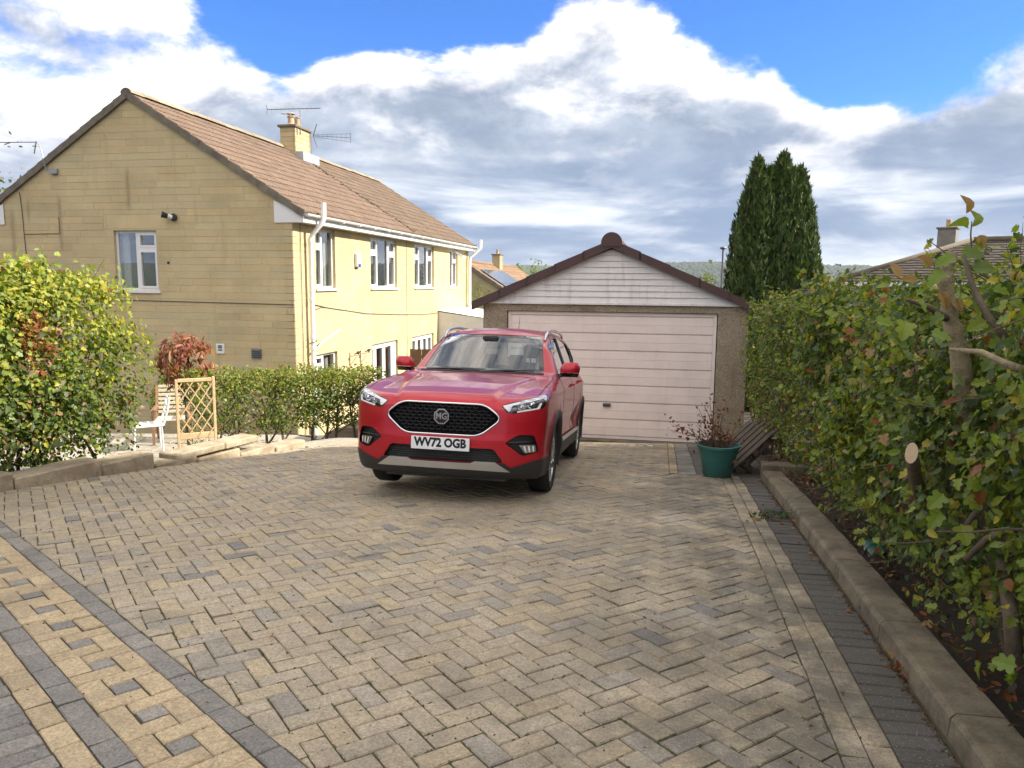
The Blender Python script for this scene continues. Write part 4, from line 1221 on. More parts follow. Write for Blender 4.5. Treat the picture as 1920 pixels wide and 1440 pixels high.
# ------------------------------------------------------------------ garage
def pebble_mat():
    m, g, b, o = mat_new('pebbledash')
    pos = g.n('ShaderNodeTexCoord').outputs['Object']
    v = g.n('ShaderNodeTexVoronoi'); g.put(v.inputs['Vector'], pos); v.inputs['Scale'].default_value = 75
    f = g.n('ShaderNodeRGBToBW'); g.put(f.inputs[0], v.outputs['Color'])
    c = g.mix(f.outputs[0], (0.23, 0.185, 0.13, 1), (0.52, 0.43, 0.32, 1))
    st_ = g.step(g.noise(pos, 2.2, 8, 0.65), 0.48, 0.72, 0.0, 0.6)
    c = g.mix(st_, c, (0.13, 0.105, 0.08, 1))
    g.put(b.inputs['Base Color'], c); b.inputs['Roughness'].default_value = 0.9
    bump(g, b, g.math('SUBTRACT', 1.0, v.outputs['Distance']), 0.9, 0.012)
    return m
def painted_streaked(name, col, streak, amt, rust=None):
    m, g, b, o = mat_new(name)
    wp = g.n('ShaderNodeNewGeometry').outputs['Position']; x, y, z = g.sep(wp)
    f = g.lin(g.noise(wp, 3.0, 6, 0.6), 0.3, 0.7, 0.93, 1.06)
    c = g.mix(1.0, (*col, 1), g.comb(f, f, f), 'MULTIPLY')
    sv = g.comb(g.math('MULTIPLY', x, 9.0), g.math('MULTIPLY', y, 9.0), g.math('MULTIPLY', z, 1.1))
    c = g.mix(g.step(g.noise(sv, 1.0, 8, 0.65), 0.50, 0.76, 0.0, amt), c, (*streak, 1))
    c = g.mix(g.step(g.noise(wp, 9.0, 8, 0.7), 0.58, 0.74, 0.0, amt * 0.8), c, (*streak, 1))
    g.put(b.inputs['Base Color'], c); b.inputs['Roughness'].default_value = 0.6
    bump(g, b, g.noise(wp, 40, 4, 0.6), 0.12, 0.005)
    return m
M['pebble'] = pebble_mat()
M['door_pink'] = painted_streaked('faded_pink_paint', (0.88, 0.76, 0.705), (0.60, 0.49, 0.42), 0.25)
M['shiplap'] = painted_streaked('stained_white_boards', (0.82, 0.79, 0.77), (0.42, 0.39, 0.36), 0.50)
M['plum'] = simple('plum_verge_plastic', (0.085, 0.045, 0.042), 0.5, var=0.15, scale=3)
M['garage_tile'] = simple('garage_tile', (0.085, 0.05, 0.042), 0.8, var=0.25, bmp=0.3, use_col=False)
M['silver'] = simple('worn_silver', (0.35, 0.34, 0.32), 0.4, 0.8, var=0.1)
def make_garage():
    gz = -0.92
    g = empty('garage', (GAR0.x, GAR0.y, gz), -TH, 'detached pebbledash garage with pale pink door, white boarded gable and plum verge', 'garage')
    Z = lambda z: z - gz
    xl, xr, D = -3.76, 0.48, 5.6; zt = 1.345; apx = (xl + xr) / 2 - 0.02; za = 2.20
    P = lambda a, z, d: (a, d, Z(z))
    wall_panel('front_wall', [(xl, gz), (xr, gz), (xr, zt), (xl, zt)], [[(-3.36, gz + 0.001), (0.02, gz + 0.001), (0.02, 1.20), (-3.36, 1.20)]], P, M['pebble'], g, 0.18)
    mb = MB()
    for x in (xl, xr): mb.add([(x, 0.0, 0), (x, D, 0), (x, D, Z(zt)), (x, 0, Z(zt))], [(0, 1, 2, 3)])
    mb.add([(xl, D, 0), (xr, D, 0), (xr, D, Z(zt)), (apx, D, Z(za)), (xl, D, Z(zt))], [(0, 1, 2, 3, 4)])
    mb.build('side_wall', M['pebble'], g)
    # up-and-over door: horizontal pressed panels in a thin frame
    dr = MB(); dy = 0.055
    dr.box((-3.345, dy + .012, 0.05), (0.005, dy + .03, Z(1.19)))
    door = dr.build('door', M['door_pink'], g)
    fr = MB(); w = .05
    fr.box((-3.345, dy - .01, .04), (-3.345 + w, dy + .011, Z(1.19))); fr.box((0.005 - w, dy - .01, .04), (0.005, dy + .011, Z(1.19)))
    fr.box((-3.345 + w, dy - .01, Z(1.19) - w), (.005 - w, dy + .011, Z(1.19))); fr.box((-3.345 + w, dy - .01, .04), (.005 - w, dy + .011, .085))
    fr.build('door_frame', M['door_pink'], door)
    zb, ztop, n = 0.088, Z(1.19) - w - .003, 7; ph = (ztop - zb) / n
    xa, xb = -3.345 + w + .003, .005 - w - .003
    for k in range(n):
        z0 = zb + k * ph; prof = [(0, .010), (.010, -.012), (ph * .46, -.014), (ph * .475, -.007), (ph * .49, -.007), (ph * .505, -.014), (ph * .95, -.012), (ph * .965, .011)]
        V = []; F = []
        for x in (xa, xb):
            for (h_, y) in prof: V.append((x, dy + y, z0 + h_))
        m_ = len(prof)
        for i in range(m_ - 1): F.append((i, m_ + i, m_ + i + 1, i + 1))
        F += [tuple(range(m_)), tuple(range(m_, 2 * m_))[::-1]]
        mesh('door_panel', V, F, M['door_pink'], door)
    hd = MB(); hd.bbox((-1.745, dy - .05, Z(-.345)), (-1.62, dy - .016, Z(-.29)), .008); hd.tube([(-1.68, dy - .06, Z(-.318)), (-1.68, dy - .02, Z(-.318))], .018, 10); hd.build('door_handle', M['dark_metal'], door)
    lip = MB(); lip.bbox((-3.4, -0.10, 0.0), (0.06, 0.05, 0.035), .01); lip.build('threshold', M['kerb'], g)
    bk = MB(); bk.box((-3.36, 0.10, 0.0), (0.02, 0.12, Z(1.2))); bk.build('inner_dark', M['black'], g)
    # boarded gable
    y0 = -0.02; nb = 9; bh = (za - zt) / nb
    hw = (xr - xl) / 2
    bp = MB(); bp.add([(xl, 0.0, Z(zt)), (xr, 0.0, Z(zt)), (apx, 0.0, Z(za))], [(0, 1, 2)]); gb = bp.build('gable', M['shiplap'], g)
    for k in range(nb):
        z0 = zt + k * bh; z1 = z0 + bh * 0.985
        wa = (1 - (z0 - zt) / (za - zt)); wb_ = (1 - (z1 - zt) / (za - zt))
        L0, R0, L1, R1 = apx + (xl - apx) * wa, apx + (xr - apx) * wa, apx + (xl - apx) * wb_, apx + (xr - apx) * wb_
        V = [(L0, y0 - .012, Z(z0)), (R0, y0 - .012, Z(z0)), (R1, y0 + .006, Z(z1)), (L1, y0 + .006, Z(z1)), (L0, y0 + .012, Z(z0)), (R0, y0 + .012, Z(z0))]
        mesh('board', V, [(0, 1, 2, 3), (0, 4, 5, 1)], M['shiplap'], gb)
    bt = MB(); bt.box((xl - .02, -0.045, Z(zt) - .03), (xr + .02, -0.002, Z(zt))); bt.build('batten', M['shiplap'], gb)
    # roof: two tiled slopes, stepped dry-verge units and a round ridge end
    zr = 2.30; xe0, xe1 = xl - 0.17, xr + 0.17; zeL = zr - (apx - xe0) * 0.445; zeR = zr - (xe1 - apx) * 0.445
    rb = MB(); y0, y1 = -0.10, D + .1
    rb.add([(xe0, y0, Z(zeL)), (apx, y0, Z(zr)), (apx, y1, Z(zr)), (xe0, y1, Z(zeL))], [(0, 1, 2, 3)]); rb.add([(xe1, y0, Z(zeR)), (apx, y0, Z(zr)), (apx, y1, Z(zr)), (xe1, y1, Z(zeR))], [(0, 3, 2, 1)])
    rf = rb.build('roof', M['garage_tile'], g)
    for sd in (0, 1):
        xe, ze_ = (xe0, zeL) if sd == 0 else (xe1, zeR)
        nrow = 7
        for r in range(nrow):
            f0, f1 = r / nrow, (r + 1) / nrow
            for c in range(9):
                ya, yb = y0 + .02 + c * .63, y0 + .02 + (c + 1) * .63 - .004
                a = Vector((xe + (apx - xe) * f0, 0, Z(ze_ + (zr - ze_) * f0) + .045)); b_ = Vector((xe + (apx - xe) * f1, 0, Z(ze_ + (zr - ze_) * f1) + .012))
                V = [(a.x, ya, a.z), (a.x, yb, a.z), (b_.x, yb, b_.z), (b_.x, ya, b_.z), (a.x, ya, a.z - .035), (a.x, yb, a.z - .035)]
                F = [(0, 1, 2, 3), (0, 4, 5, 1)]
                mesh('roof_tile', V, F if sd == 0 else [f[::-1] for f in F], M['garage_tile'], rf)
        nv = 5
        for r in range(nv):                 # verge units overlap, each a step above the one below
            f0, f1 = r / nv, (r + 1) / nv + 0.012
            a = Vector((xe + (apx - xe) * f0, 0, Z(ze_ + (zr - ze_) * f0))); b_ = Vector((xe + (apx - xe) * min(f1, 1), 0, Z(ze_ + (zr - ze_) * min(f1, 1))))
            up0, up1, dn = .055, .040, -.085
            y_f = y0 - .035
            V = [(a.x, y_f, a.z + dn), (b_.x, y_f, b_.z + dn), (b_.x, y_f, b_.z + up1), (a.x, y_f, a.z + up0), (a.x, y_f + .11, a.z + dn), (b_.x, y_f + .11, b_.z + dn), (b_.x, y_f + .11, b_.z + up1), (a.x, y_f + .11, a.z + up0)]
            F = [(0, 1, 2, 3), (3, 2, 6, 7), (0, 4, 5, 1), (0, 3, 7, 4), (1, 5, 6, 2)]
            mesh('verge_unit', V, F if sd == 0 else [f[::-1] for f in F], M['plum'], rf)
    n = 15; V = []; F = []; yf = y0 - .05
    for y in (yf, yf + .14):
        V += [(apx + .165 * math.cos(t), y, Z(zr) - .01 + .165 * math.sin(t)) for t in np.linspace(-0.35, math.pi + .35, n)]
    F = [tuple(range(n))] + [(i, n + i, n + i + 1, i + 1) for i in range(n - 1)]
    mesh('ridge_end_cap', V, F, M['plum'], rf)
    for k in range(12):
        V = []; F = []; n = 9
        for y in (yf + .14 + k * .45, yf + .14 + k * .45 + .446):
            V += [(apx + .14 * math.cos(t), y, Z(zr) + .13 * math.sin(t)) for t in np.linspace(0, math.pi, n)]
        F = [(i, n + i, n + i + 1, i + 1) for i in range(n - 1)]
        mesh('ridge_tile', V, F, M['garage_tile'], rf)
    return g
garage = make_garage()

# ------------------------------------------------------------------ other houses
M['dark_tile'] = simple('dark_concrete_tile', (1, 1, 1), 0.85, var=0.25, scale=9, bmp=0.3, use_col=True)
def far_house(name, label, origin, zb, length, width, eave, ridge, wallmat, tilecols, rz=None, windows=(), gable_windows=(), hip=False, single=0, solar=None, chim=None, back_hip=False):
    rz = math.pi / 2 - TH if rz is None else rz
    h = empty(name, (origin[0], origin[1], zb), rz, label, 'house')
    g_ = lambda z: z - zb
    W, L = width, length
    PF = lambda a, z, d: (a, d, z - zb); PG = lambda a, z, d: (d, a, z - zb)
    fh = [(w[0], w[2]) for w in windows]
    wall_panel('front_wall', [(0, zb), (L, zb), (L, eave), (0, eave)], [[(w[0], w[2]), (w[1], w[2]), (w[1], w[3]), (w[0], w[3])] for w in windows], PF, wallmat, h)
    gout = [(0, zb), (0, eave), (W / 2, ridge), (W, eave), (W, zb)] if not hip else [(0, zb), (0, eave), (W, eave), (W, zb)]
    wall_panel('gable_wall', gout[::-1], [[(w[0], w[2]), (w[1], w[2]), (w[1], w[3]), (w[0], w[3])] for w in gable_windows], PG, wallmat, h)
    mb = MB()
    top = [(L, 0, 0), (L, W, 0), (L, W, g_(eave))] + ([] if hip else [(L, W / 2, g_(ridge))]) + [(L, 0, g_(eave))]
    mb.add(top, [tuple(range(len(top)))]); mb.add([(0, W, 0), (L, W, 0), (L, W, g_(eave)), (0, W, g_(eave))], [(0, 3, 2, 1)]); mb.build('rear_wall', wallmat, h)
    for w in windows: window(h, PF, w[0], w[1], w[2], w[3], [0.5, 0.5], [True, False])
    for w in gable_windows: window(h, PG, w[0], w[1], w[2], w[3], [0.5, 0.5], [True, False])
    ov = 0.3; sl = (ridge - eave) / (W / 2); ez = eave - ov * sl + 0.06; rzz = ridge + 0.16
    pal = lambda r, c: tilecols[rng.integers(len(tilecols))]
    rb = MB()
    if not hip:
        rb.add([(-.05, -ov, g_(ez)), (L + .05, -ov, g_(ez)), (L + .05, W / 2, g_(rzz)), (-.05, W / 2, g_(rzz))], [(0, 1, 2, 3)])
        rb.add([(-.05, W + ov, g_(ez)), (L + .05, W + ov, g_(ez)), (L + .05, W / 2, g_(rzz)), (-.05, W / 2, g_(rzz))], [(0, 3, 2, 1)])
        rf = rb.build('roof', M['verge'], h)
        roof_slope(rf, -.06, L + .06, -ov, g_(ez), W / 2, g_(rzz), single, pal, detail=4)
        vg = MB()
        for ys in (-ov, W + ov): vg.bar((-.03, ys, g_(ez) - .08), (-.03, W / 2, g_(rzz) - .08), .07, .2)
        vg.build('verge', M['verge'], rf)
        mb = MB(); mb.tube([(-.06, W / 2, g_(rzz) + .02), (L + .06, W / 2, g_(rzz) + .02)], .11, 10, tilecols[0]); mb.build('ridge', M['tile'], rf, True)
    else:
        a = W / 2; A = [(-ov, -ov), (L + ov, -ov), (L + ov, W + ov), (-ov, W + ov)]; R0, R1 = (a, W / 2), (L - a, W / 2)
        def row_strip(mb, e0, e1, r0, r1, rows):
            for r in range(rows):
                f0, f1 = r / rows, (r + 1) / rows
                p = lambda u, v, f, dz: (u[0] + (v[0] - u[0]) * f, u[1] + (v[1] - u[1]) * f, g_(ez + (rzz - ez) * f) + dz)
                n = 60; V = []; F = []
                for k in range(n + 1):
                    t = k / n; lo = p(e0, r0, f0, 0); lo2 = p(e1, r1, f0, 0); hi = p(e0, r0, f1, 0); hi2 = p(e1, r1, f1, 0)
                    bumpz = .012 * (k % 2)
                    q0 = [lo[i] + (lo2[i] - lo[i]) * t for i in range(3)]; q1 = [hi[i] + (hi2[i] - hi[i]) * t for i in range(3)]
                    V += [(q0[0], q0[1], q0[2] + .035 + bumpz), (q1[0], q1[1], q1[2] + .006 + bumpz), (q0[0], q0[1], q0[2])]
                for k in range(n): F += [(3 * k, 3 * k + 3, 3 * k + 4, 3 * k + 1), (3 * k + 2, 3 * k + 5, 3 * k + 3, 3 * k)]
                o = len(mb.F)
                mb.add(V, F)
                for k in range(n):
                    cc = tuple(np.array(pal(0, 0)) * rng.uniform(.8, 1.2)); mb.C[o + 2 * k] = cc; mb.C[o + 2 * k + 1] = cc
        rb.add([(*A[0], g_(ez)), (*A[1], g_(ez)), (*R1, g_(rzz)), (*R0, g_(rzz))], [(0, 1, 2, 3)]); rb.add([(*A[3], g_(ez)), (*A[2], g_(ez)), (*R1, g_(rzz)), (*R0, g_(rzz))], [(0, 3, 2, 1)])
        rb.add([(*A[0], g_(ez)), (*A[3], g_(ez)), (*R0, g_(rzz))], [(0, 2, 1)]); rb.add([(*A[1], g_(ez)), (*A[2], g_(ez)), (*R1, g_(rzz))], [(0, 1, 2)])
        rf = rb.build('roof', M['verge'], h)
        for (e0, e1, r0, r1, nm) in ((A[0], A[1], R0, R1, 'front_slope'), (A[3], A[0], R0, R0, 'hip_slope')):
            mb = MB(); row_strip(mb, e0, e1, r0, r1, 16); ob = mb.build('roof_tiles_' + nm, M['dark_tile'], rf); ob['kind'] = 'stuff'
        mb = MB(); mb.tube([(*R0, g_(rzz) + .05), (*R1, g_(rzz) + .05)], .12, 10, (.10, .09, .05))
        for c_ in (A[0], A[3]): mb.tube([(*c_, g_(ez) + .04), (*R0, g_(rzz) + .05)], .11, 10, (.12, .10, .07))
        mb.build('ridge', M['tile'], rf, True)
    fb = MB(); fb.box((-ov * hip, -ov, g_(ez) - .16), (L, -ov + .02, g_(ez) - .01))
    if hip: fb.box((-ov, -ov, g_(ez) - .16), (-ov + .02, W + ov, g_(ez) - .01)); fb.box((-ov + .02, -ov + .02, g_(ez) - .16), (0, W + ov, g_(ez) - .14))
    fb.build('fascia', M['upvc'], h)
    if chim:
        (cx, cy, cw, cd, ch, cm) = chim
        mb = MB(); mb.bbox((cx, cy, g_(rzz) - .5), (cx + cw, cy + cd, g_(rzz) + ch), .01, (1, 1, 1)); ck = mb.build('chimney_stack', cm, rf)
        mb = MB(); mb.bbox((cx - .05, cy - .05, g_(rzz) + ch), (cx + cw + .05, cy + cd + .05, g_(rzz) + ch + .07), .01); mb.build('cap', M['verge'], ck)
        mb = MB(); mb.lathe([(.10, 0), (.085, .25), (.10, .27), (.10, .3), (.07, .3)], 12, Matrix.Translation((cx + cw / 2, cy + cd / 2, g_(rzz) + ch + .07))); mb.build('chimney_pot', M['pot'], ck, True)
    if solar:
        (x0, x1, s0, s1, nx) = solar
        Ls = math.hypot(W / 2 + ov, rzz - ez); dy_, dz_ = (W / 2 + ov) / Ls, (rzz - ez) / Ls
        for i in range(nx):
            for (sa, sb) in ((s0, (s0 + s1) / 2 - .01), ((s0 + s1) / 2 + .01, s1)):
                xa = x0 + (x1 - x0) * i / nx + .01; xb = x0 + (x1 - x0) * (i + 1) / nx - .01
                f = lambda x, s, up: (x, -ov + dy_ * s - dz_ * up, g_(ez) + dz_ * s + dy_ * up)
                V = [f(xa, sa, .11), f(xb, sa, .11), f(xb, sb, .11), f(xa, sb, .11), f(xa, sa, .07), f(xb, sa, .07), f(xb, sb, .07), f(xa, sb, .07)]
                mesh('solar_panel', V, [(0, 1, 2, 3), (0, 4, 5, 1), (1, 5, 6, 2), (2, 6, 7, 3), (3, 7, 4, 0)], M['solar'], rf)
    return h
M['solar'] = simple('solar_glass', (0.05, 0.07, 0.12), 0.12, var=0.1, spec=1.0)
M['render_cream'] = simple('cream_render', (0.52, 0.43, 0.28), 0.9, var=0.15, scale=2, bmp=0.2)
M['render_grey'] = simple('grey_render_chimney', (0.21, 0.20, 0.175), 0.9, var=0.3, scale=4, bmp=0.3)
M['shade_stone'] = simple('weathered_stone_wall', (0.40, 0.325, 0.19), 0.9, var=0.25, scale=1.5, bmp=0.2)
# next pair of semis down the slope, with solar panels
o = at(870, 491, 42.0)
oc = o + ER * 3.8
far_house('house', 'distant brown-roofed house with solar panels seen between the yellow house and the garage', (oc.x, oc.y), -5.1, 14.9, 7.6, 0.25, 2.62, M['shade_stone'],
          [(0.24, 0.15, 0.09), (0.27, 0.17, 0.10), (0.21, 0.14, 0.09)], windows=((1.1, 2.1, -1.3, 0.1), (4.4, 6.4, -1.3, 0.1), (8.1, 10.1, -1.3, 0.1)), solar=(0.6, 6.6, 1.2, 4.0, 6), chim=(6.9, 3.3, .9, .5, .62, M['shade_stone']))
# bungalow beyond the hedge
hb = Vector((12.5, 28.5, 0))
far_house('bungalow', 'cream bungalow with dark hipped tiled roof and grey chimney beyond the tall hedge', (hb.x, hb.y), -1.8, 15.0, 7.0, 1.86, 3.20, M['render_cream'],
          [(0.055, 0.042, 0.032), (0.068, 0.05, 0.038), (0.048, 0.038, 0.03)], rz=R(-38), windows=((1.0, 2.2, 0.4, 1.5), (4.5, 6.2, 0.2, 1.5), (9, 11, 0.2, 1.5)), gable_windows=((1.0, 2.0, 0.4, 1.4), (4.6, 5.8, 0.4, 1.4)), hip=True, chim=(2.30, 3.2, .62, .6, .48, M['render_grey']))
# unseen house added on the sunny side, shaped to lay its shade over the drive
hn = Vector((7.7, -2.5, 0))
far_house('unseen_shade_house', 'unseen yellow stone house added beyond the hedge to shade the drive', (hn.x, hn.y), -0.9, 12.0, 12.7, 6.0, 10.0, M['shade_stone'],
          [(0.24, 0.15, 0.09), (0.27, 0.17, 0.10)], rz=0.0, windows=((1.0, 2.4, 0.5, 1.8), (4.0, 6, 0.5, 1.8), (1.0, 2.4, 3.3, 4.6), (4, 6, 3.3, 4.6)), gable_windows=((2.0, 3.4, 0.5, 1.8), (8.0, 9.6, 0.5, 1.8), (3.0, 4.4, 3.4, 4.7)))

# ------------------------------------------------------------------ foliage helpers
def _tmpl(outline, curl=0.12, fold=0.18):
    """leaf blade in x-y (stem at origin, tip at y=1) as a fan about a midrib point"""
    n = len(outline); V = [(0, 0.45, 0.0)]
    for (x, y) in outline: V.append((x, y, fold * abs(x) - curl * (y - 0.4) ** 2))
    F = [(0, i + 1, (i + 1) % n + 1) for i in range(n)]
    return np.array(V), np.array(F)
OVAL = _tmpl([(0, 0), (0.24, 0.18), (0.32, 0.45), (0.22, 0.76), (0, 1.0), (-0.22, 0.76), (-0.32, 0.45), (-0.24, 0.18)])
SLIM = _tmpl([(0, 0), (0.13, 0.25), (0.15, 0.55), (0, 1.0), (-0.15, 0.55), (-0.13, 0.25)], 0.25)
LOBED = _tmpl([(0, 0), (0.10, 0.10), (0.30, 0.10), (0.44, 0.24), (0.36, 0.36), (0.24, 0.40), (0.40, 0.56), (0.36, 0.72), (0.22, 0.72), (0.17, 0.90), (0, 1.0),
               (-0.17, 0.90), (-0.22, 0.72), (-0.36, 0.72), (-0.40, 0.56), (-0.24, 0.40), (-0.36, 0.36), (-0.44, 0.24), (-0.30, 0.10), (-0.10, 0.10)], 0.16, 0.20)
BROAD = _tmpl([(0, 0), (0.17, 0.06), (0.33, 0.24), (0.36, 0.46), (0.26, 0.70), (0.10, 0.90), (0, 1.0), (-0.10, 0.90), (-0.26, 0.70), (-0.36, 0.46), (-0.33, 0.24), (-0.17, 0.06)], 0.55, 0.50)
TUFT = (np.array([(0, 0, 0), (0.16, 0.45, 0.03), (0.03, 1.0, 0), (-0.14, 0.5, 0.03), (0.0, 0.42, 0.12), (0, 0.9, 0.10)]), np.array([(0, 1, 2), (0, 2, 3), (0, 4, 5)]))

def leaves_arrays(tmpl, pos, nrm, size, rg, tilt=0.7, droop=0.25, upbias=0.0):
    """place N leaves: nrm = blade facing; returns V (N*k,3), F (N*m,3)"""
    T, F = tmpl; N = len(pos); k = len(T)
    n = nrm + rg.normal(0, tilt, (N, 3)); n /= np.linalg.norm(n, axis=1)[:, None] + 1e-9
    d = rg.normal(0, 1, (N, 3)); d[:, 2] += -droop + upbias
    d -= n * (d * n).sum(1)[:, None]; d /= np.linalg.norm(d, axis=1)[:, None] + 1e-9
    s = np.cross(d, n)
    sz = np.asarray(size).reshape(-1, 1, 1)
    wd = rg.uniform(.62, 1.15, (N, 1, 1)); cu = rg.uniform(-.6, 2.6, (N, 1, 1)); sk = rg.normal(0, .16, (N, 1, 1))      # each blade its own width, curl and skew
    tx = T[None, :, 0:1] * wd + sk * T[None, :, 1:2] ** 2
    V = (s[:, None, :] * tx + d[:, None, :] * T[None, :, 1:2] + n[:, None, :] * T[None, :, 2:3] * cu) * sz + pos[:, None, :]
    Fa = (F[None] + (np.arange(N) * k)[:, None, None]).reshape(-1, 3)
    return V.reshape(-1, 3), Fa

def foliage(name, sets, mat, parent, rg, kind='stuff'):
    """sets: list of (template, pos, nrm, size, cols(N,3), tilt, droop, upbias) joined into one mass"""
    VV, FF, CC = [], [], []; o = 0
    for (t, p, n, s, c, tilt, droop, ub) in sets:
        V, F = leaves_arrays(t, p, n, s, rg, tilt, droop, ub)
        VV.append(V); FF.append(F + o); CC.append(np.repeat(c, len(t[1]), 0)); o += len(V)
    V = np.concatenate(VV); F = np.concatenate(FF); C = np.concatenate(CC)
    inv = parent.matrix_basis.inverted() if parent is not None else Matrix()
    V = V - np.array(parent.location) if parent is not None else V
    ob = np_mesh(name, V, F.ravel(), np.full(len(F), 3), mat, parent, C)
    if kind: ob['kind'] = kind
    return ob

def palette(rg, N, cols, probs, jit=0.18):
    idx = rg.choice(len(cols), N, p=np.array(probs) / sum(probs))
    c = np.array(cols)[idx] * rg.uniform(1 - jit, 1 + jit, (N, 1)) * rg.uniform(0.93, 1.07, (N, 3))
    return np.clip(c, 0, 1)

def twig(mb, p, d, L, r, rg, n=5, wob=0.25, up=0.0):
    P = [Vector(p)]; d = Vector(d).normalized()
    for i in range(n):
        d = (d + Vector(rg.normal(0, wob, 3)) * 0.5 + Vector((0, 0, up))).normalized(); P.append(P[-1] + d * (L / n))
    mb.tube(P, [r * (1 - 0.7 * i / n) for i in range(n + 1)], 5)
    return P

M['leaf'] = leaf_mat('hedge_leaf', 0.38)
M['leaf_dry'] = leaf_mat('dry_leaf', 0.30, 0.7)
M['conifer'] = leaf_mat('conifer_spray', 0.12, 0.6)
M['bark'] = simple('bark', (0.13, 0.10, 0.07), 0.9, var=0.35, scale=25, bmp=0.5)
M['pale_bark'] = simple('pale_bark', (0.32, 0.26, 0.165), 0.85, var=0.4, scale=22, bmp=0.9, bscale=90, dirt=(0.13, 0.13, 0.07), dirt_scale=9, dirt_amt=0.5)
M['cut_wood'] = simple('cut_wood', (0.62, 0.46, 0.30), 0.8, var=0.12, scale=40)

G_DARK, G_MID, G_LIGHT, G_YEL, G_BLUE = (0.048, 0.080, 0.018), (0.105, 0.155, 0.028), (0.21, 0.26, 0.036), (0.36, 0.31, 0.035), (0.070, 0.115, 0.042)
BROWN, RUST, TAN, PALE = (0.13, 0.06, 0.025), (0.22, 0.075, 0.02), (0.32, 0.20, 0.09), (0.34, 0.28, 0.16)

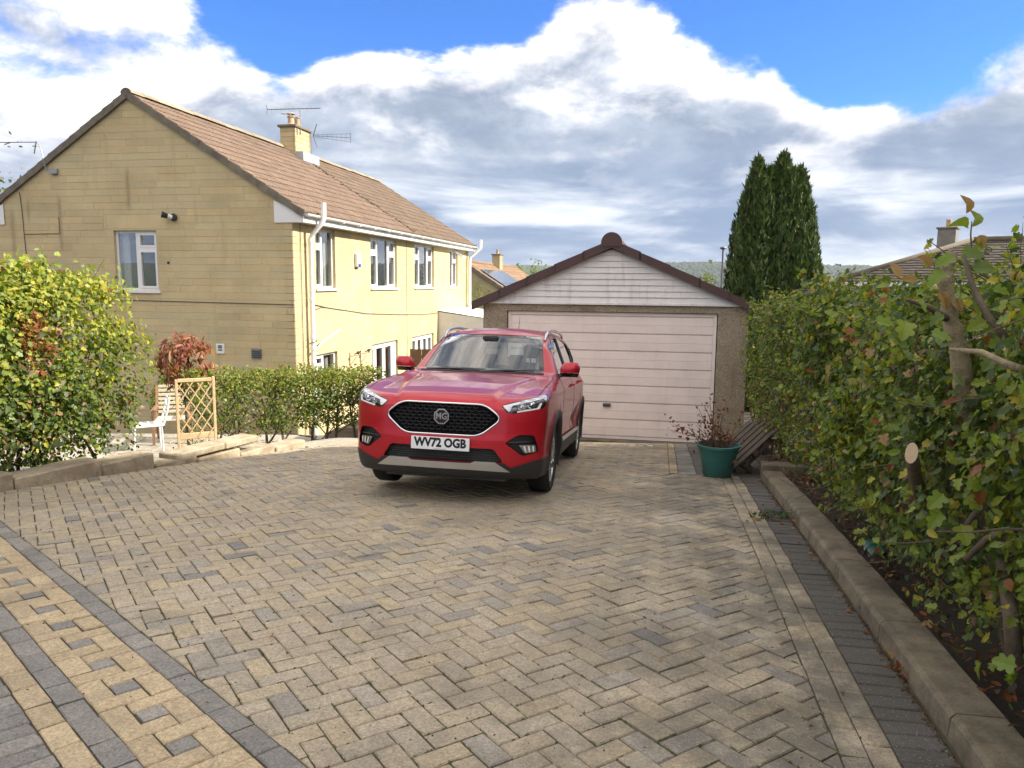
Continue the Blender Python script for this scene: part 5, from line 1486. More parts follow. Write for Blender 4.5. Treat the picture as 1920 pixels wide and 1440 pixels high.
# ------------------------------------------------------------------ tall hedge along the kerb
def tall_hedge():
    rg = np.random.default_rng(21)
    e = empty('hedge', (K0.x + 0.6, K0.y, 0.0), 0, 'tall unclipped mixed hedge of lobed green leaves behind the long concrete kerb', 'hedge')
    org = np.array(e.location)
    def frame(s, t, h):
        """s along kerb, t across (0 = kerb face), h height above the drive"""
        s = np.asarray(s); t = np.asarray(t)
        x = K0.x + ES.x * s + ER.x * t; y = K0.y + ES.y * s + ER.y * t
        return np.stack([x, y, zd(x, y) + h], -1)
    def top(s): return 1.63 + 0.040 * np.clip(s, -2, 10) + 0.20 * (hash_noise(s, s * 0 + 3.3, 1.9, 4) - 0.5) + 0.14 * (hash_noise(s, s * 0 + 7.7, 6.0, 5) - 0.5)
    def face(s, h):
        """how far the leafy face stands from the kerb line"""
        b = 0.20 - 0.16 * np.clip((h - 0.3) / 0.9, 0, 1) + 0.34 * (hash_noise(s * 1.0, h * 1.3, 1.7, 1) - 0.5) + 0.20 * (hash_noise(s, h, 5.0, 2) - 0.5)
        return b + np.where(s > 7.2, 0.28 * smooth01((s - 7.2) / 0.6), 0) + 0.16 * np.clip((0.7 - h) / 0.7, 0, 1)
    sets = []
    cols = [G_DARK, G_MID, G_LIGHT, G_YEL, G_BLUE, BROWN, RUST, PALE]
    # outer face
    N = 44000
    s = rg.uniform(-2.2, 9.6, N); 
    near = rg.random(N) < 0.40; s[near] = rg.uniform(-2.0, 4.0, near.sum())
    hmax = top(s); h = 0.10 + (hmax - 0.10) * rg.random(N) ** 0.78
    keep = rg.random(N) < np.clip(0.26 + (h - 0.12) / 0.70, 0, 1)
    clump = hash_noise(s * 1.3, h * 1.6, 2.4, 11)
    keep &= rg.random(N) < np.clip(0.22 + 1.45 * (clump - 0.22), 0.06, 1)
    s, h, hmax = s[keep], h[keep], hmax[keep]; n = len(s)
    depth = rg.exponential(0.13, n)
    t = face(s, h) + depth + 0.30 * np.clip((h - hmax + 0.25) / 0.25, 0, 1) * rg.random(n)
    p = frame(s, t, h)
    nr = np.tile(np.array([-ER.x, -ER.y, 0.45]), (n, 1))
    sz = rg.uniform(0.026, 0.052, n) * np.where(rg.random(n) < 0.10, 1.35, 1)
    cz = hash_noise(s * 0.9, h * 1.1, 1.3, 17)
    c = palette(rg, n, cols, [4, 7, 3.6, 0.8, 2, 0.6, 0.10, 0.5])
    warm = (s < 3.6) & (cz > 0.42); c[warm] = palette(rg, warm.sum(), cols, [1.5, 4.5, 7, 1.2, 0.3, 0.3, 0.12, 0.2])
    low = (s > 3.0) & (h < 0.95) & (rg.random(n) < 0.45); c[low] = palette(rg, low.sum(), cols, [2, 2, .8, .8, .6, 2.5, 0.6, 1.2])
    half = rg.random(n) < 0.62
    sets.append((LOBED, p[half], nr[half], sz[half] * 1.15, c[half], 0.45, 0.5, 0)); sets.append((OVAL, p[~half], nr[~half], sz[~half], c[~half], 0.5, 0.5, 0))
    # body and top
    N = 15000
    s = rg.uniform(-2.2, 9.6, N); hmax = top(s); h = 0.35 + (hmax - 0.35) * rg.random(N) ** 0.55; t = face(s, h) + 0.15 + rg.random(N) * 0.75
    p = frame(s, t, h); c = palette(rg, N, cols, [6, 6, 2, 0.6, 3, 1.2, 0.3, 0.4])
    sets.append((LOBED, p, np.tile(np.array([-0.3, -0.2, 0.8]), (N, 1)), rg.uniform(0.035, 0.062, N), c, 0.9, 0.3, 0))
    N = 6500
    s = rg.uniform(-2.2, 9.6, N); hmax = top(s); t = face(s, hmax) + rg.random(N) * 0.95; h = hmax + rg.normal(0, 0.06, N) - 0.03
    p = frame(s, t, h); c = palette(rg, N, cols, [3, 6, 4, 1.0, 2, 1.0, 0.4, 0.4])
    sets.append((LOBED, p, np.tile(np.array([0, 0, 1.0]), (N, 1)), rg.uniform(0.03, 0.058, N), c, 0.7, 0.1, 0))
    # leafy shoots that stand out of the face and the top
    tw = MB(); sp, sn = [], []
    for k in range(420):
        s0 = rg.uniform(-1.6, 9.2); topk = rg.random() < .35; h0 = float(top(np.array([s0]))[0]) - .02 if topk else rg.uniform(.3, float(top(np.array([s0]))[0]))
        t0 = float(face(np.array([s0]), np.array([h0]))[0]) + (rg.uniform(.1, .6) if topk else .05); p0 = frame(s0, t0, h0)
        dr_ = (rg.normal(0, .3), rg.normal(0, .3), 1.0) if topk else (-.9 + rg.normal(0, .3), -.2 + rg.normal(0, .5), .35 + rg.normal(0, .4))
        P = twig(tw, Vector(p0) - Vector(org), dr_, rg.uniform(.12, .26), .0028, rg, 5, .25)
        for q in P[1:]:
            for _ in range(2): sp.append(np.array(q) + org + rg.normal(0, .014, 3)); sn.append(rg.normal(0, 1, 3))
    sp = np.array(sp); sn = np.array(sn); n = len(sp)
    sets.append((LOBED, sp, sn, rg.uniform(.026, .05, n), palette(rg, n, cols, [2, 5, 7, 1.6, .8, .3, .1, .3]), .5, .3, 0))
    foliage('foliage', sets, M['leaf'], e, rg)
    # stems and twigs
    for k in range(34):
        s0 = rg.uniform(-1.2, 9.3); p = frame(s0, 0.38 + rg.uniform(0, .35), 0.05) - org
        twig(tw, p, (rg.normal(0, .25) - .15, rg.normal(0, .3), 1.0), rg.uniform(.9, 1.7), rg.uniform(.010, .024), rg, 7, .20, .14)
    for k in range(150):
        s0 = rg.uniform(-1.4, 9.2); h0 = rg.uniform(.25, 1.75); p = frame(s0, 0.42, h0) - org
        twig(tw, p, (-1.0 + rg.normal(0, .4), rg.normal(0, .7), rg.normal(.1, .4)), rg.uniform(.3, .6), rg.uniform(.0035, .008), rg, 5, .35)
    tw.build('stems', M['bark'], e)['kind'] = 'stuff'
    # larger single leaves that stand out near the camera
    big = [(c_ if True else c_) for c_ in (G_LIGHT, (0.17, 0.24, 0.035), G_YEL, G_MID, TAN, RUST)]
    me_cache = {}
    def leafmesh(kind, ci):
        key = (kind, ci)
        if key not in me_cache:
            T, F = {'L': LOBED, 'B': BROAD, 'O': OVAL}[kind]; me = bpy.data.meshes.new('leaf'); me.from_pydata([tuple(v) for v in T], [], [tuple(f) for f in F])
            a = me.attributes.new('col', 'FLOAT_COLOR', 'FACE'); arr = np.ones((len(F), 4), np.float32); arr[:, :3] = big[ci]; a.data.foreach_set('color', arr.ravel())
            me.materials.append(M['leaf']); me_cache[key] = me
        return me_cache[key]
    def place(p, size, kind, ci, nrm, tip):
        o_ = bpy.data.objects.new('leaf', leafmesh(kind, ci)); COL.objects.link(o_); o_.parent = e
        n_ = Vector(nrm).normalized(); d_ = Vector(tip); d_ = (d_ - n_ * d_.dot(n_)).normalized(); s_ = d_.cross(n_)
        q = Vector(p) - Vector(org); wx, cz_ = size * rg.uniform(.62, 1.1), size * rg.uniform(.3, 2.2)
        o_.matrix_basis = Matrix(((s_.x * wx, d_.x * size, n_.x * cz_, q.x), (s_.y * wx, d_.y * size, n_.y * cz_, q.y), (s_.z * wx, d_.z * size, n_.z * cz_, q.z), (0, 0, 0, 1)))
    for k in range(235):
        s0 = rg.uniform(-1.0, 3.0); h0 = rg.uniform(.35, float(top(np.array([s0]))[0]) + .03)
        p = frame(s0, float(face(np.array([s0]), np.array([h0]))[0]) - rg.uniform(-.04, .10), h0)
        dd = math.hypot(p[0], p[1])
        if dd < 1.9: continue
        place(p, rg.uniform(.040, .068), 'L' if rg.random() < .8 else 'O', rg.choice([0, 0, 1, 1, 2, 3, 3, 3, 4, 5], 1)[0], (-.8 + rg.normal(0, .5), -.5 + rg.normal(0, .5), .6 + rg.normal(0, .4)), (rg.normal(0, 1), rg.normal(0, 1), -.3 + rg.normal(0, .6)))
    # bright sprig low down by the kerb
    c0 = at(1800, 930, 2.75)
    for k, (dx, dz, sz, ci) in enumerate(((-.06, .01, .085, 1), (.05, .02, .10, 1), (.07, -.05, .09, 1), (-.07, -.06, .08, 1), (0, -.10, .085, 0), (-.01, .06, .06, 1), (.02, .0, .07, 0), (.09, .03, .07, 1))):
        place(c0 + Vector((dx, -.02 * (k % 3), dz)), sz, 'L', ci, (-.35 + .1 * (k % 3), -.8, .55), (dx * 8 + .1, -.2, dz * 6 - .25))
    # sprig with four big leaves at the top of the sawn stem
    for (u, v, sz, nrm, tip, ci, kd) in ((1815, 400, .075, (.2, -1, .1), (-.25, 0, 1), 4, 'B'), (1826, 425, .07, (.5, -1, .1), (.18, 0, 1), 0, 'B'), (1818, 425, .07, (0, -1, .5), (-1, 0, .25), 0, 'B'), (1838, 440, .05, (-.4, -1, .2), (.2, 0, -1), 4, 'B'), (1830, 450, .05, (.2, -1, .2), (.4, 0, -.8), 0, 'O')):
        place(at(u, v, 2.9), sz, kd, ci, nrm, tip)
    for (u, v, sz, tip) in ((1690, 520, .075, (-.5, 0, 1)), (1745, 500, .07, (-.6, 0, .8)), (1830, 505, .065, (.8, 0, .3)), (1765, 545, .075, (.3, 0, -1)), (1790, 560, .06, (.6, 0, -1)), (1720, 525, .06, (-1, 0, .2))):
        place(at(u, v, 2.95), sz, 'B', 4, (rg.normal(0, .5), -1, .4), tip)
    for (u, v) in ((1770, 505), (1720, 560), (1890, 560), (1850, 600), (1745, 620), (1880, 640), (1700, 600), (1860, 540), (1905, 600), (1670, 620), (1640, 600), (1805, 470), (1790, 480), (1822, 500)):
        place(at(u, v, 2.8), .085 * rg.uniform(.7, 1.1), 'L', rg.choice([0, 1, 3]), (-.3 + rg.normal(0, .4), -1, .6), (rg.normal(0, 1), 0, -.4))
    # sawn-off pale stem and its side branches
    def rel(u, v, Y): return at(u, v, Y) - Vector(org)
    st_ = MB(); ctl = [rel(1812, 800, 3.05), rel(1806, 720, 3.02), rel(1795, 650, 3.0), rel(1782, 590, 2.98), rel(1772, 530, 2.96), rel(1778, 495, 2.95), rel(1790, 470, 2.95)]; rad_ = [.036, .034, .031, .029, .027, .024, .019]; P_ = []; R_ = []
    for i in range(6):
        for j in range(5): f = j / 5; P_.append(ctl[i].lerp(ctl[i + 1], f) + Vector(rg.normal(0, .0022, 3))); R_.append((rad_[i] + (rad_[i + 1] - rad_[i]) * f) * rg.uniform(.9, 1.13))
    st_.tube(P_, R_, 12)
    tk = st_.build('trunk', M['pale_bark'], e, True, R(50))
    br = MB()
    br.tube([rel(1890, 640, 2.7), rel(1850, 590, 2.75), rel(1825, 540, 2.8), rel(1806, 478, 2.85)], [.014, .013, .011, .008], 7); br.build('branch', M['bark'], e, True)
    br = MB(); br.tube([rel(1775, 598, 2.96), rel(1740, 575, 2.92), rel(1700, 562, 2.85)], [.014, .011, .007], 7); br.build('branch', M['bark'], e, True)
    br = MB(); br.tube([rel(1935, 700, 2.4), rel(1880, 680, 2.45), rel(1840, 660, 2.5), rel(1780, 655, 2.55)], [.014, .013, .010, .006], 7); br.build('branch', M['pale_bark'], e, True)
    br = MB(); br.tube([rel(1850, 490, 2.9), rel(1822, 470, 2.9), rel(1820, 440, 2.9), rel(1822, 415, 2.9)], [.004, .0035, .003, .002], 5); br.build('branch', M['bark'], e, True)
    br = MB(); br.tube([rel(1730, 940, 3.2), rel(1715, 890, 3.05), rel(1712, 862, 2.9), rel(1710, 855, 2.85)], [.028, .027, .025, .024], 10); br.build('branch', M['bark'], e, True)
    ct = MB(); ctr = rel(1709, 850, 2.84); n_ = Vector((-.45, -.85, .1)).normalized(); a_ = Vector((0.1, 0, 1)); a_ = (a_ - n_ * a_.dot(n_)).normalized(); b_ = n_.cross(a_)
    V = [ctr + a_ * (.040 * math.cos(t)) + b_ * (.022 * math.sin(t)) for t in np.linspace(0, 2 * math.pi, 14, False)]
    ct.prism(V, (0, 0, 0), n_ * -.02); ct.build('sawn_end', M['cut_wood'], e)
    for (pts, r) in ((((1905, 1260, 2.6), (1895, 1150, 2.62), (1880, 1050, 2.7)), .030), (((1880, 930, 2.7), (1830, 960, 2.75), (1800, 1000, 2.8)), .012), (((1900, 990, 2.6), (1850, 1010, 2.7), (1810, 1050, 2.75)), .014)):
        br = MB(); br.tube([rel(*q) for q in pts], [r, r * .9, r * .8], 8); br.build('branch', M['bark'], e, True)
    # dry leaves and litter in the bed and on the kerb
    N = 2600
    s = rg.uniform(-1.2, 8.2, N); t = rg.uniform(.20, .95, N); p = frame(s, t, np.full(N, .085)) + rg.normal(0, .012, (N, 3)); p[:, 2] += np.where(t < .26, .03, 0)
    c = palette(rg, N, [BROWN, RUST, TAN, (.06, .035, .02), G_DARK], [4, 2, 1.2, 5, 1])
    foliage('leaf_litter', [(OVAL, p, np.tile(np.array([0, 0, 1.0]), (N, 1)), rg.uniform(.025, .055, N), c, .55, 0, 0)], M['leaf_dry'], e, rg)
    return e
tall_hedge()

def fallen_leaves():
    """scattered dry leaves on the drive and along the kerb joint: each one can be picked up"""
    rg = np.random.default_rng(5)
    T, F = BROAD; mes = []
    for c in (RUST, (.34, .12, .02), BROWN, TAN):
        me = bpy.data.meshes.new('fallen_leaf'); me.from_pydata([tuple(v) for v in T], [], [tuple(f) for f in F])
        a = me.attributes.new('col', 'FLOAT_COLOR', 'FACE'); arr = np.ones((len(F), 4), np.float32); arr[:, :3] = c; a.data.foreach_set('color', arr.ravel()); me.materials.append(M['leaf_dry']); mes.append(me)
    spots = []
    for k in range(26): spots.append((*st(rg.uniform(-.1, 6.5), rg.normal(-.035, .03)), rg.uniform(.02, .04)))
    for k in range(16): spots.append((*st(3.55 + rg.normal(0, .12), -.16 + rg.normal(0, .12)), rg.uniform(.03, .05)))
    for k in range(10): spots.append((*st(.72 + rg.normal(0, .08), -.03 + abs(rg.normal(0, .06))), rg.uniform(.04, .07)))
    for k in range(22): spots.append((rg.uniform(-1.2, 1.6), rg.uniform(2.6, 6.0), rg.uniform(.012, .025)))
    for k in range(14): spots.append((*st(7.4 + rg.normal(0, .25), -.05 + rg.normal(0, .12)), rg.uniform(.03, .05)))
    for k, (x, y, sz) in enumerate(spots):
        o_ = bpy.data.objects.new('fallen_leaf', mes[rg.integers(4)]); COL.objects.link(o_)
        o_.location = (x, y, float(zd(x, y)) + .012); o_.scale = (sz,) * 3; o_.rotation_euler = (rg.normal(0, .3), rg.normal(0, .3), rg.uniform(0, 6.28))
        tag(o_, 'small dry brown leaf lying on the paving', 'leaf', 'fallen leaves on the drive')
    # a weed rooted in the border joint
    w = empty('weed', (*st(3.62, -.13), float(zd(*st(3.62, -.13)))), 0, 'low green weed growing in the dark border beside the kerb', 'weed')
    N = 130; c0 = np.array(w.location); p = c0 + np.stack([rg.normal(0, .10, N), rg.normal(0, .05, N), rg.uniform(.01, .06, N)], -1)
    foliage('leaves', [(OVAL, p, np.tile(np.array([0, 0, 1.]), (N, 1)), rg.uniform(.02, .04, N), palette(rg, N, [(.05, .09, .035), (.08, .12, .05)], [1, 1]), .7, 0, 0)], M['leaf'], w, rg, None)
    # moss tufts in the joints
fallen_leaves()

def garden_wall():
    e = empty('garden_wall', (*st(-1.5, 1.0), -0.2), 0, 'low grey block wall half hidden behind the stems of the tall hedge', 'wall')
    org = Vector(e.location); inv = Matrix.Translation(-org)
    for k in range(22):
        for r in range(3):
            s0 = -1.6 + k * .45 + (r % 2) * .22; p = K0 + ES * s0 + ER * 0.98; z = float(zd(p.x, p.y)) + .02 + r * .215
            Mx = inv @ Matrix.Translation((p.x, p.y, z)) @ Matrix.Rotation(math.pi / 2 - TH, 4, 'Z')
            mb = MB(); mb.bbox((.004, -.1, 0), (.443, 0, .21), .006, M=Mx); mb.build('wall_block', M['wallblock'], e)
M['wallblock'] = concrete_material('grey_block', (0.22, 0.205, 0.175), (0.10, 0.09, 0.07), 0.6)
garden_wall()

# ------------------------------------------------------------------ sunlit hedge on the other side
def left_hedge():
    rg = np.random.default_rng(31)
    c0 = KL0 + KD * 0.2 + KN * 0.9
    e = empty('hedge', (c0.x, c0.y, float(zd(c0.x, c0.y)) - .1), 0, 'big sunlit hedge turning yellow, sunlight coloured into its top, with patches of rust-brown leaves above the stone edging', 'hedge')
    # blobs strung along the kerb, seen broadside
    B = []
    for s in np.arange(-2.9, 1.45, .30):
        p = KL0 + KD * s + KN * (0.72 + .12 * math.sin(s * 3)); zb = float(zd(p.x, p.y))
        topz = 1.72 + .10 * math.sin(s * 2.3) - (.14 * max(0, (s - .5)) ** 1.3)
        B.append((p.x, p.y, zb, topz))
    B = np.array(B)
    N = 105000; k = rg.integers(len(B), size=N); b = B[k]
    f = rg.random(N) ** 0.85
    h = b[:, 2] + .10 + (b[:, 3] - b[:, 2] - .10) * f
    ang = rg.uniform(0, 2 * math.pi, N)
    rad = (.52 + .22 * np.sin(f * 3.0) + .30 * (hash_noise(ang * .8 + k * .7, f * 4, 1.6, 3) - .5)) * (1 - .25 * np.clip((f - .8) / .2, 0, 1)) 
    rad = rad * (1 - rg.exponential(.14, N)).clip(.1, 1)
    p = np.stack([b[:, 0] + rad * np.cos(ang), b[:, 1] + rad * np.sin(ang), h + .08 * rg.normal(size=N)], -1)
    # keep off the stone edging near the ground
    lf = (p[:, 0] - KL0.x) * KN.x + (p[:, 1] - KL0.y) * KN.y
    keep = (lf > np.where(h - b[:, 2] < .45, .30, .12)) & (rg.random(N) < np.clip(.45 + (h - b[:, 2]) / .8, 0, 1))
    cl = hash_noise(p[:, 0] * 1.2 + p[:, 1], p[:, 2] * 1.5, 2.6, 8); keep &= rg.random(N) < np.clip(.45 + 1.3 * (cl - .2), .2, 1)
    p, f, h, ang, kk = p[keep], f[keep], h[keep], ang[keep], k[keep]; n = len(p)
    nr = np.stack([np.cos(ang), np.sin(ang), np.full(n, .5)], -1)
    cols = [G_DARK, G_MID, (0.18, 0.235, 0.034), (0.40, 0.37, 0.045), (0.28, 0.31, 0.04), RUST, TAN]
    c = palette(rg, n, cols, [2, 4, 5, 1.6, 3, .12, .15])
    sun_yel = (f > .62) & (hash_noise(p[:, 0], p[:, 2], 1.5, 5) > .35); c[sun_yel] = palette(rg, sun_yel.sum(), cols, [.4, 1.5, 3.5, 3.4, 4, .12, .1])  # upper leaves yellower and brighter: sunlight on the top put into their colour
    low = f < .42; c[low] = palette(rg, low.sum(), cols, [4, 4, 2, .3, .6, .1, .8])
    s_ = (p[:, 0] - KL0.x) * KD.x + (p[:, 1] - KL0.y) * KD.y
    rust = (np.hypot((s_ - .62) / .16, (p[:, 2] - 1.02) / .34) < 1) & (rg.random(n) < .75); c[rust] = palette(rg, rust.sum(), [RUST, (.30, .10, .03), (.34, .18, .08)], [2, 2, 1])
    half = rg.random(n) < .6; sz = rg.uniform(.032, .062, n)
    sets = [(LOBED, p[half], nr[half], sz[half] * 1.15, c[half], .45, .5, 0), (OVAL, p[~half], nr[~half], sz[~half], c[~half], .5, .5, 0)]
    # large paler leaves of a shrub grown through the lower front
    N = 620; k = rg.integers(len(B), size=N); b = B[k]; f = rg.random(N) * .55 + .05; ang = rg.uniform(-2.6, .3, N)
    rad = .68 + rg.normal(0, .06, N)
    p = np.stack([b[:, 0] + rad * np.cos(ang), b[:, 1] + rad * np.sin(ang), b[:, 2] + .3 + f * 2.2], -1)
    lf = (p[:, 0] - KL0.x) * KN.x + (p[:, 1] - KL0.y) * KN.y; ok = lf > .10; p, ang = p[ok], ang[ok]; n = len(p)
    sets.append((BROAD, p, np.stack([np.cos(ang), np.sin(ang), np.full(n, .7)], -1), rg.uniform(.07, .125, n), palette(rg, n, [(.10, .12, .045), (.17, .155, .075), (.24, .20, .11), (.07, .10, .035)], [2, 2, 1.2, 2]), .5, .6, 0))
    foliage('foliage', sets, M['leaf'], e, rg)
    org = Vector(e.location); tw = MB()
    for q in range(20):
        b = B[rg.integers(len(B))]; twig(tw, (b[0] - org.x + rg.normal(0, .12), b[1] - org.y + rg.normal(0, .12), b[2] - org.z), (rg.normal(0, .3), rg.normal(0, .3), 1), rg.uniform(1.0, 1.9), rg.uniform(.012, .028), rg, 7, .3)
    for q in range(90):
        b = B[rg.integers(len(B))]; twig(tw, (b[0] - org.x, b[1] - org.y, rg.uniform(.4, 2.1)), (rg.normal(0, 1), rg.normal(0, 1), rg.normal(.4, .4)), rg.uniform(.5, .95), rg.uniform(.004, .008), rg, 5, .3)
    tw.build('stems', M['bark'], e)['kind'] = 'stuff'
left_hedge()

# ------------------------------------------------------------------ thin clipped hedge in front of the house
def mid_hedge():
    rg = np.random.default_rng(41)
    A, Bp = Vector((-5.5, 10.2, 0)), Vector((-2.50, 13.6, 0))
    d = (Bp - A).normalized(); nrm = Vector((-d.y, d.x, 0)); L = (Bp - A).length
    for k, (s0, s1, lab) in enumerate(((1.15, 2.55, 'sparse clipped shrub with several bare stems right of the trellis'), (2.55, 3.6, 'sparse clipped shrub with a dark stem in front of the house corner'), (3.6, L, 'sparse clipped shrub beside the far end of the stone edging'))):
        c = A + d * ((s0 + s1) / 2); zb = float(ground_z(c.x, c.y)); e = empty('shrub', (c.x, c.y, zb), 0, lab, 'shrub', 'clipped shrubs before the house')
        N = 6200
        s = rg.uniform(s0 - .08, s1 + .08, N); f = rg.random(N) ** .8; off = rg.normal(0, .17, N)
        topz = .40 - .065 * s + .10 * (hash_noise(s, s * 0 + 1.5, 4.0, 2) - .5)
        bot = topz - 1.0
        x = A.x + d.x * s + nrm.x * off; y = A.y + d.y * s + nrm.y * off; z = bot + (topz - bot) * f + rg.normal(0, .03, N)
        cl = hash_noise(s * 2.2, z * 2.0, 2.6, 6 + k); keep = rg.random(N) < np.clip(-.15 + 1.5 * cl + .25 * f, .05, 1)
        p = np.stack([x, y, z], -1)[keep]; ff = f[keep]; n = len(p)
        cols = [G_DARK, G_MID, G_LIGHT, (.24, .25, .04), TAN, RUST]; col = palette(rg, n, cols, [3, 5, 3, 1, .3, .2]); hi = ff > .72; col[hi] = palette(rg, hi.sum(), cols, [.8, 2.5, 4, 2.6, .6, .5])
        foliage('foliage', [(OVAL, p, np.tile(np.array([.3, -.6, .6]), (n, 1)), rg.uniform(.035, .062, n), col, .9, .2, 0)], M['leaf'], e, rg)
        tw = MB(); org = Vector(e.location)
        for q in range(3):
            ss = s0 + (s1 - s0) * (q + .5) / 3 + rg.normal(0, .08); b = A + d * ss; zz = float(ground_z(b.x, b.y))
            P = twig(tw, Vector((b.x, b.y, zz)) - org, (rg.normal(0, .1), rg.normal(0, .1), 1), .95, .035, rg, 5, .18)
            for j in range(8): twig(tw, P[2 + j % 3], (rg.normal(0, .8), rg.normal(0, .5), .8), rg.uniform(.5, .85), .012, rg, 5, .3)
        tw.build('stems', M['bark'], e)['kind'] = 'stuff'
mid_hedge()

def rust_shrub():
    rg = np.random.default_rng(51)
    c = at(348, 700, 11.6); zb = float(ground_z(c.x, c.y)); e = empty('shrub', (c.x, c.y, zb), 0, 'round-headed shrub with hanging rust-red withered leaves behind the trellis', 'shrub')
    N = 1150; u = rg.normal(0, 1, (N, 3)); u /= np.linalg.norm(u, axis=1)[:, None]; r = rg.uniform(.55, 1, N) ** .6
    p = np.array([c.x, c.y, .42]) + u * r[:, None] * np.array([.43, .40, .40]); p[:, 2] += .06 * rg.normal(size=N)
    keep = hash_noise(p[:, 0] * 3, p[:, 2] * 3, 2.0, 3) > .28; p = p[keep]; n = len(p)
    foliage('foliage', [(SLIM, p, u[keep] * 0.6 + np.array([0, -.4, .1]), rg.uniform(.10, .17, n), palette(rg, n, [(.25, .085, .045), (.31, .15, .09), (.19, .055, .03), (.38, .23, .15), (.32, .12, .035)], [3, 2, 2, 1.2, 1.5]), .5, 2.4, 0)], M['leaf_dry'], e, rg)
    tw = MB(); org = Vector(e.location)
    P = twig(tw, (0, 0, 0), (0, 0, 1), max(.2, .05 - zb + .1), .03, rg, 4, .1)
    for j in range(14): twig(tw, P[-1 - j % 2], (rg.normal(0, .7), rg.normal(0, .7), .8), rg.uniform(.4, .8), .013, rg, 5, .25)
    tw.build('stems', M['bark'], e)['kind'] = 'stuff'
rust_shrub()

# ------------------------------------------------------------------ conifers and distant trees
def conifer(label, base, spires, N, seed, width):
    rg = np.random.default_rng(seed)
    zb = float(ground_z(base[0], base[1])); e = empty('conifer', (base[0], base[1], zb), 0, label, 'conifer', 'upright conifers behind the garage')
    sets = []
    for (cx, cy, top, rb, share) in spires:
        n = int(N * share); f = 1 - np.sqrt(rg.random(n)) * 1.0; f = np.clip(1 - (1 - f) ** 1.0, 0, 1); f = rg.random(n) ** 1.25
        prof = rb * np.clip(1.02 - f ** 2.9, 0.0, 1) * (0.97 + .05 * np.sin(f * 9)) + .03
        ang = rg.uniform(0, 2 * math.pi, n)
        ridge = .10 * np.sin(ang * 7 + f * 2.5) + .16 * (hash_noise(ang * 2.1 + cx, f * 5.5, 1.7, seed) - .5)
        rad = prof * (1 + ridge) * (1 - rg.exponential(.10, n)).clip(.3, 1)
        p = np.stack([cx + rad * np.cos(ang), cy + rad * np.sin(ang), zb + .1 + (top - zb - .1) * f + rg.normal(0, .05, n)], -1)
        nr = np.stack([np.cos(ang), np.sin(ang), np.full(n, .15)], -1)
        cols = [(.026, .050, .014), (.050, .092, .020), (.085, .130, .026), (.12, .16, .03), (.09, .07, .03)]
        c = palette(rg, n, cols, [3, 5, 3, .9, .12], .2)
        sets.append((TUFT, p, nr, rg.uniform(.13, .26, n), c, .42, 0, 4.2))
    # upright plumes that make the outline ragged
    for j in range(26):
        (cx, cy, top, rb, share) = spires[rg.integers(len(spires))]; f0 = rg.uniform(.05, .86); a0 = rg.uniform(0, 2 * math.pi); r0 = rb * max(.05, 1.02 - f0 ** 2.9) * rg.uniform(.80, .98)
        px_, py_, pz_ = cx + r0 * math.cos(a0), cy + r0 * math.sin(a0), zb + (top - zb) * f0; hh = rg.uniform(.5, 1.0); rr = rg.uniform(.10, .19); n = 520
        t = rg.random(n); a1 = rg.uniform(0, 2 * math.pi, n); r1 = rr * (1 - t) ** .7 * rg.uniform(.5, 1, n)
        p = np.stack([px_ + r1 * np.cos(a1) - .10 * t * math.cos(a0), py_ + r1 * np.sin(a1) - .10 * t * math.sin(a0), pz_ + hh * t], -1)
        shade_ = rg.uniform(.8, 1.35); c = palette(rg, n, [(.042, .078, .018), (.075, .115, .022), (.11, .145, .026), (.022, .042, .012)], [3, 3, 1.2, 1.5], .2) * shade_
        sets.append((TUFT, p, np.stack([np.cos(a1), np.sin(a1), np.full(n, .15)], -1), rg.uniform(.09, .17, n), c, .5, 0, 3.4))
    foliage('crown', sets, M['conifer'], e, rg, None)
    tr = MB(); tr.tube([(0, 0, 0), (0, 0, 1.2), (0, 0, 3.0)], [.18, .15, .06], 8); tr.build('trunk', M['bark'], e, True)
conifer('dark upright conifer with twin tips, the wider and taller one behind the garage', (7.45, 21.3), [(7.34, 21.2, 5.04, 1.0, .36), (7.76, 21.1, 4.66, .80, .26), (7.75, 20.8, 3.3, .85, .22), (7.5, 20.95, 4.6, .75, .16)], 66000, 61, 1)
conifer('dark upright conifer, the slimmer one nearer the street lamp', (6.50, 21.3), [(6.66, 21.2, 4.92, .86, .36), (7.0, 21.1, 4.68, .74, .26), (6.62, 20.9, 3.2, .80, .24), (6.75, 20.9, 4.4, .70, .14)], 56000, 62, 1)

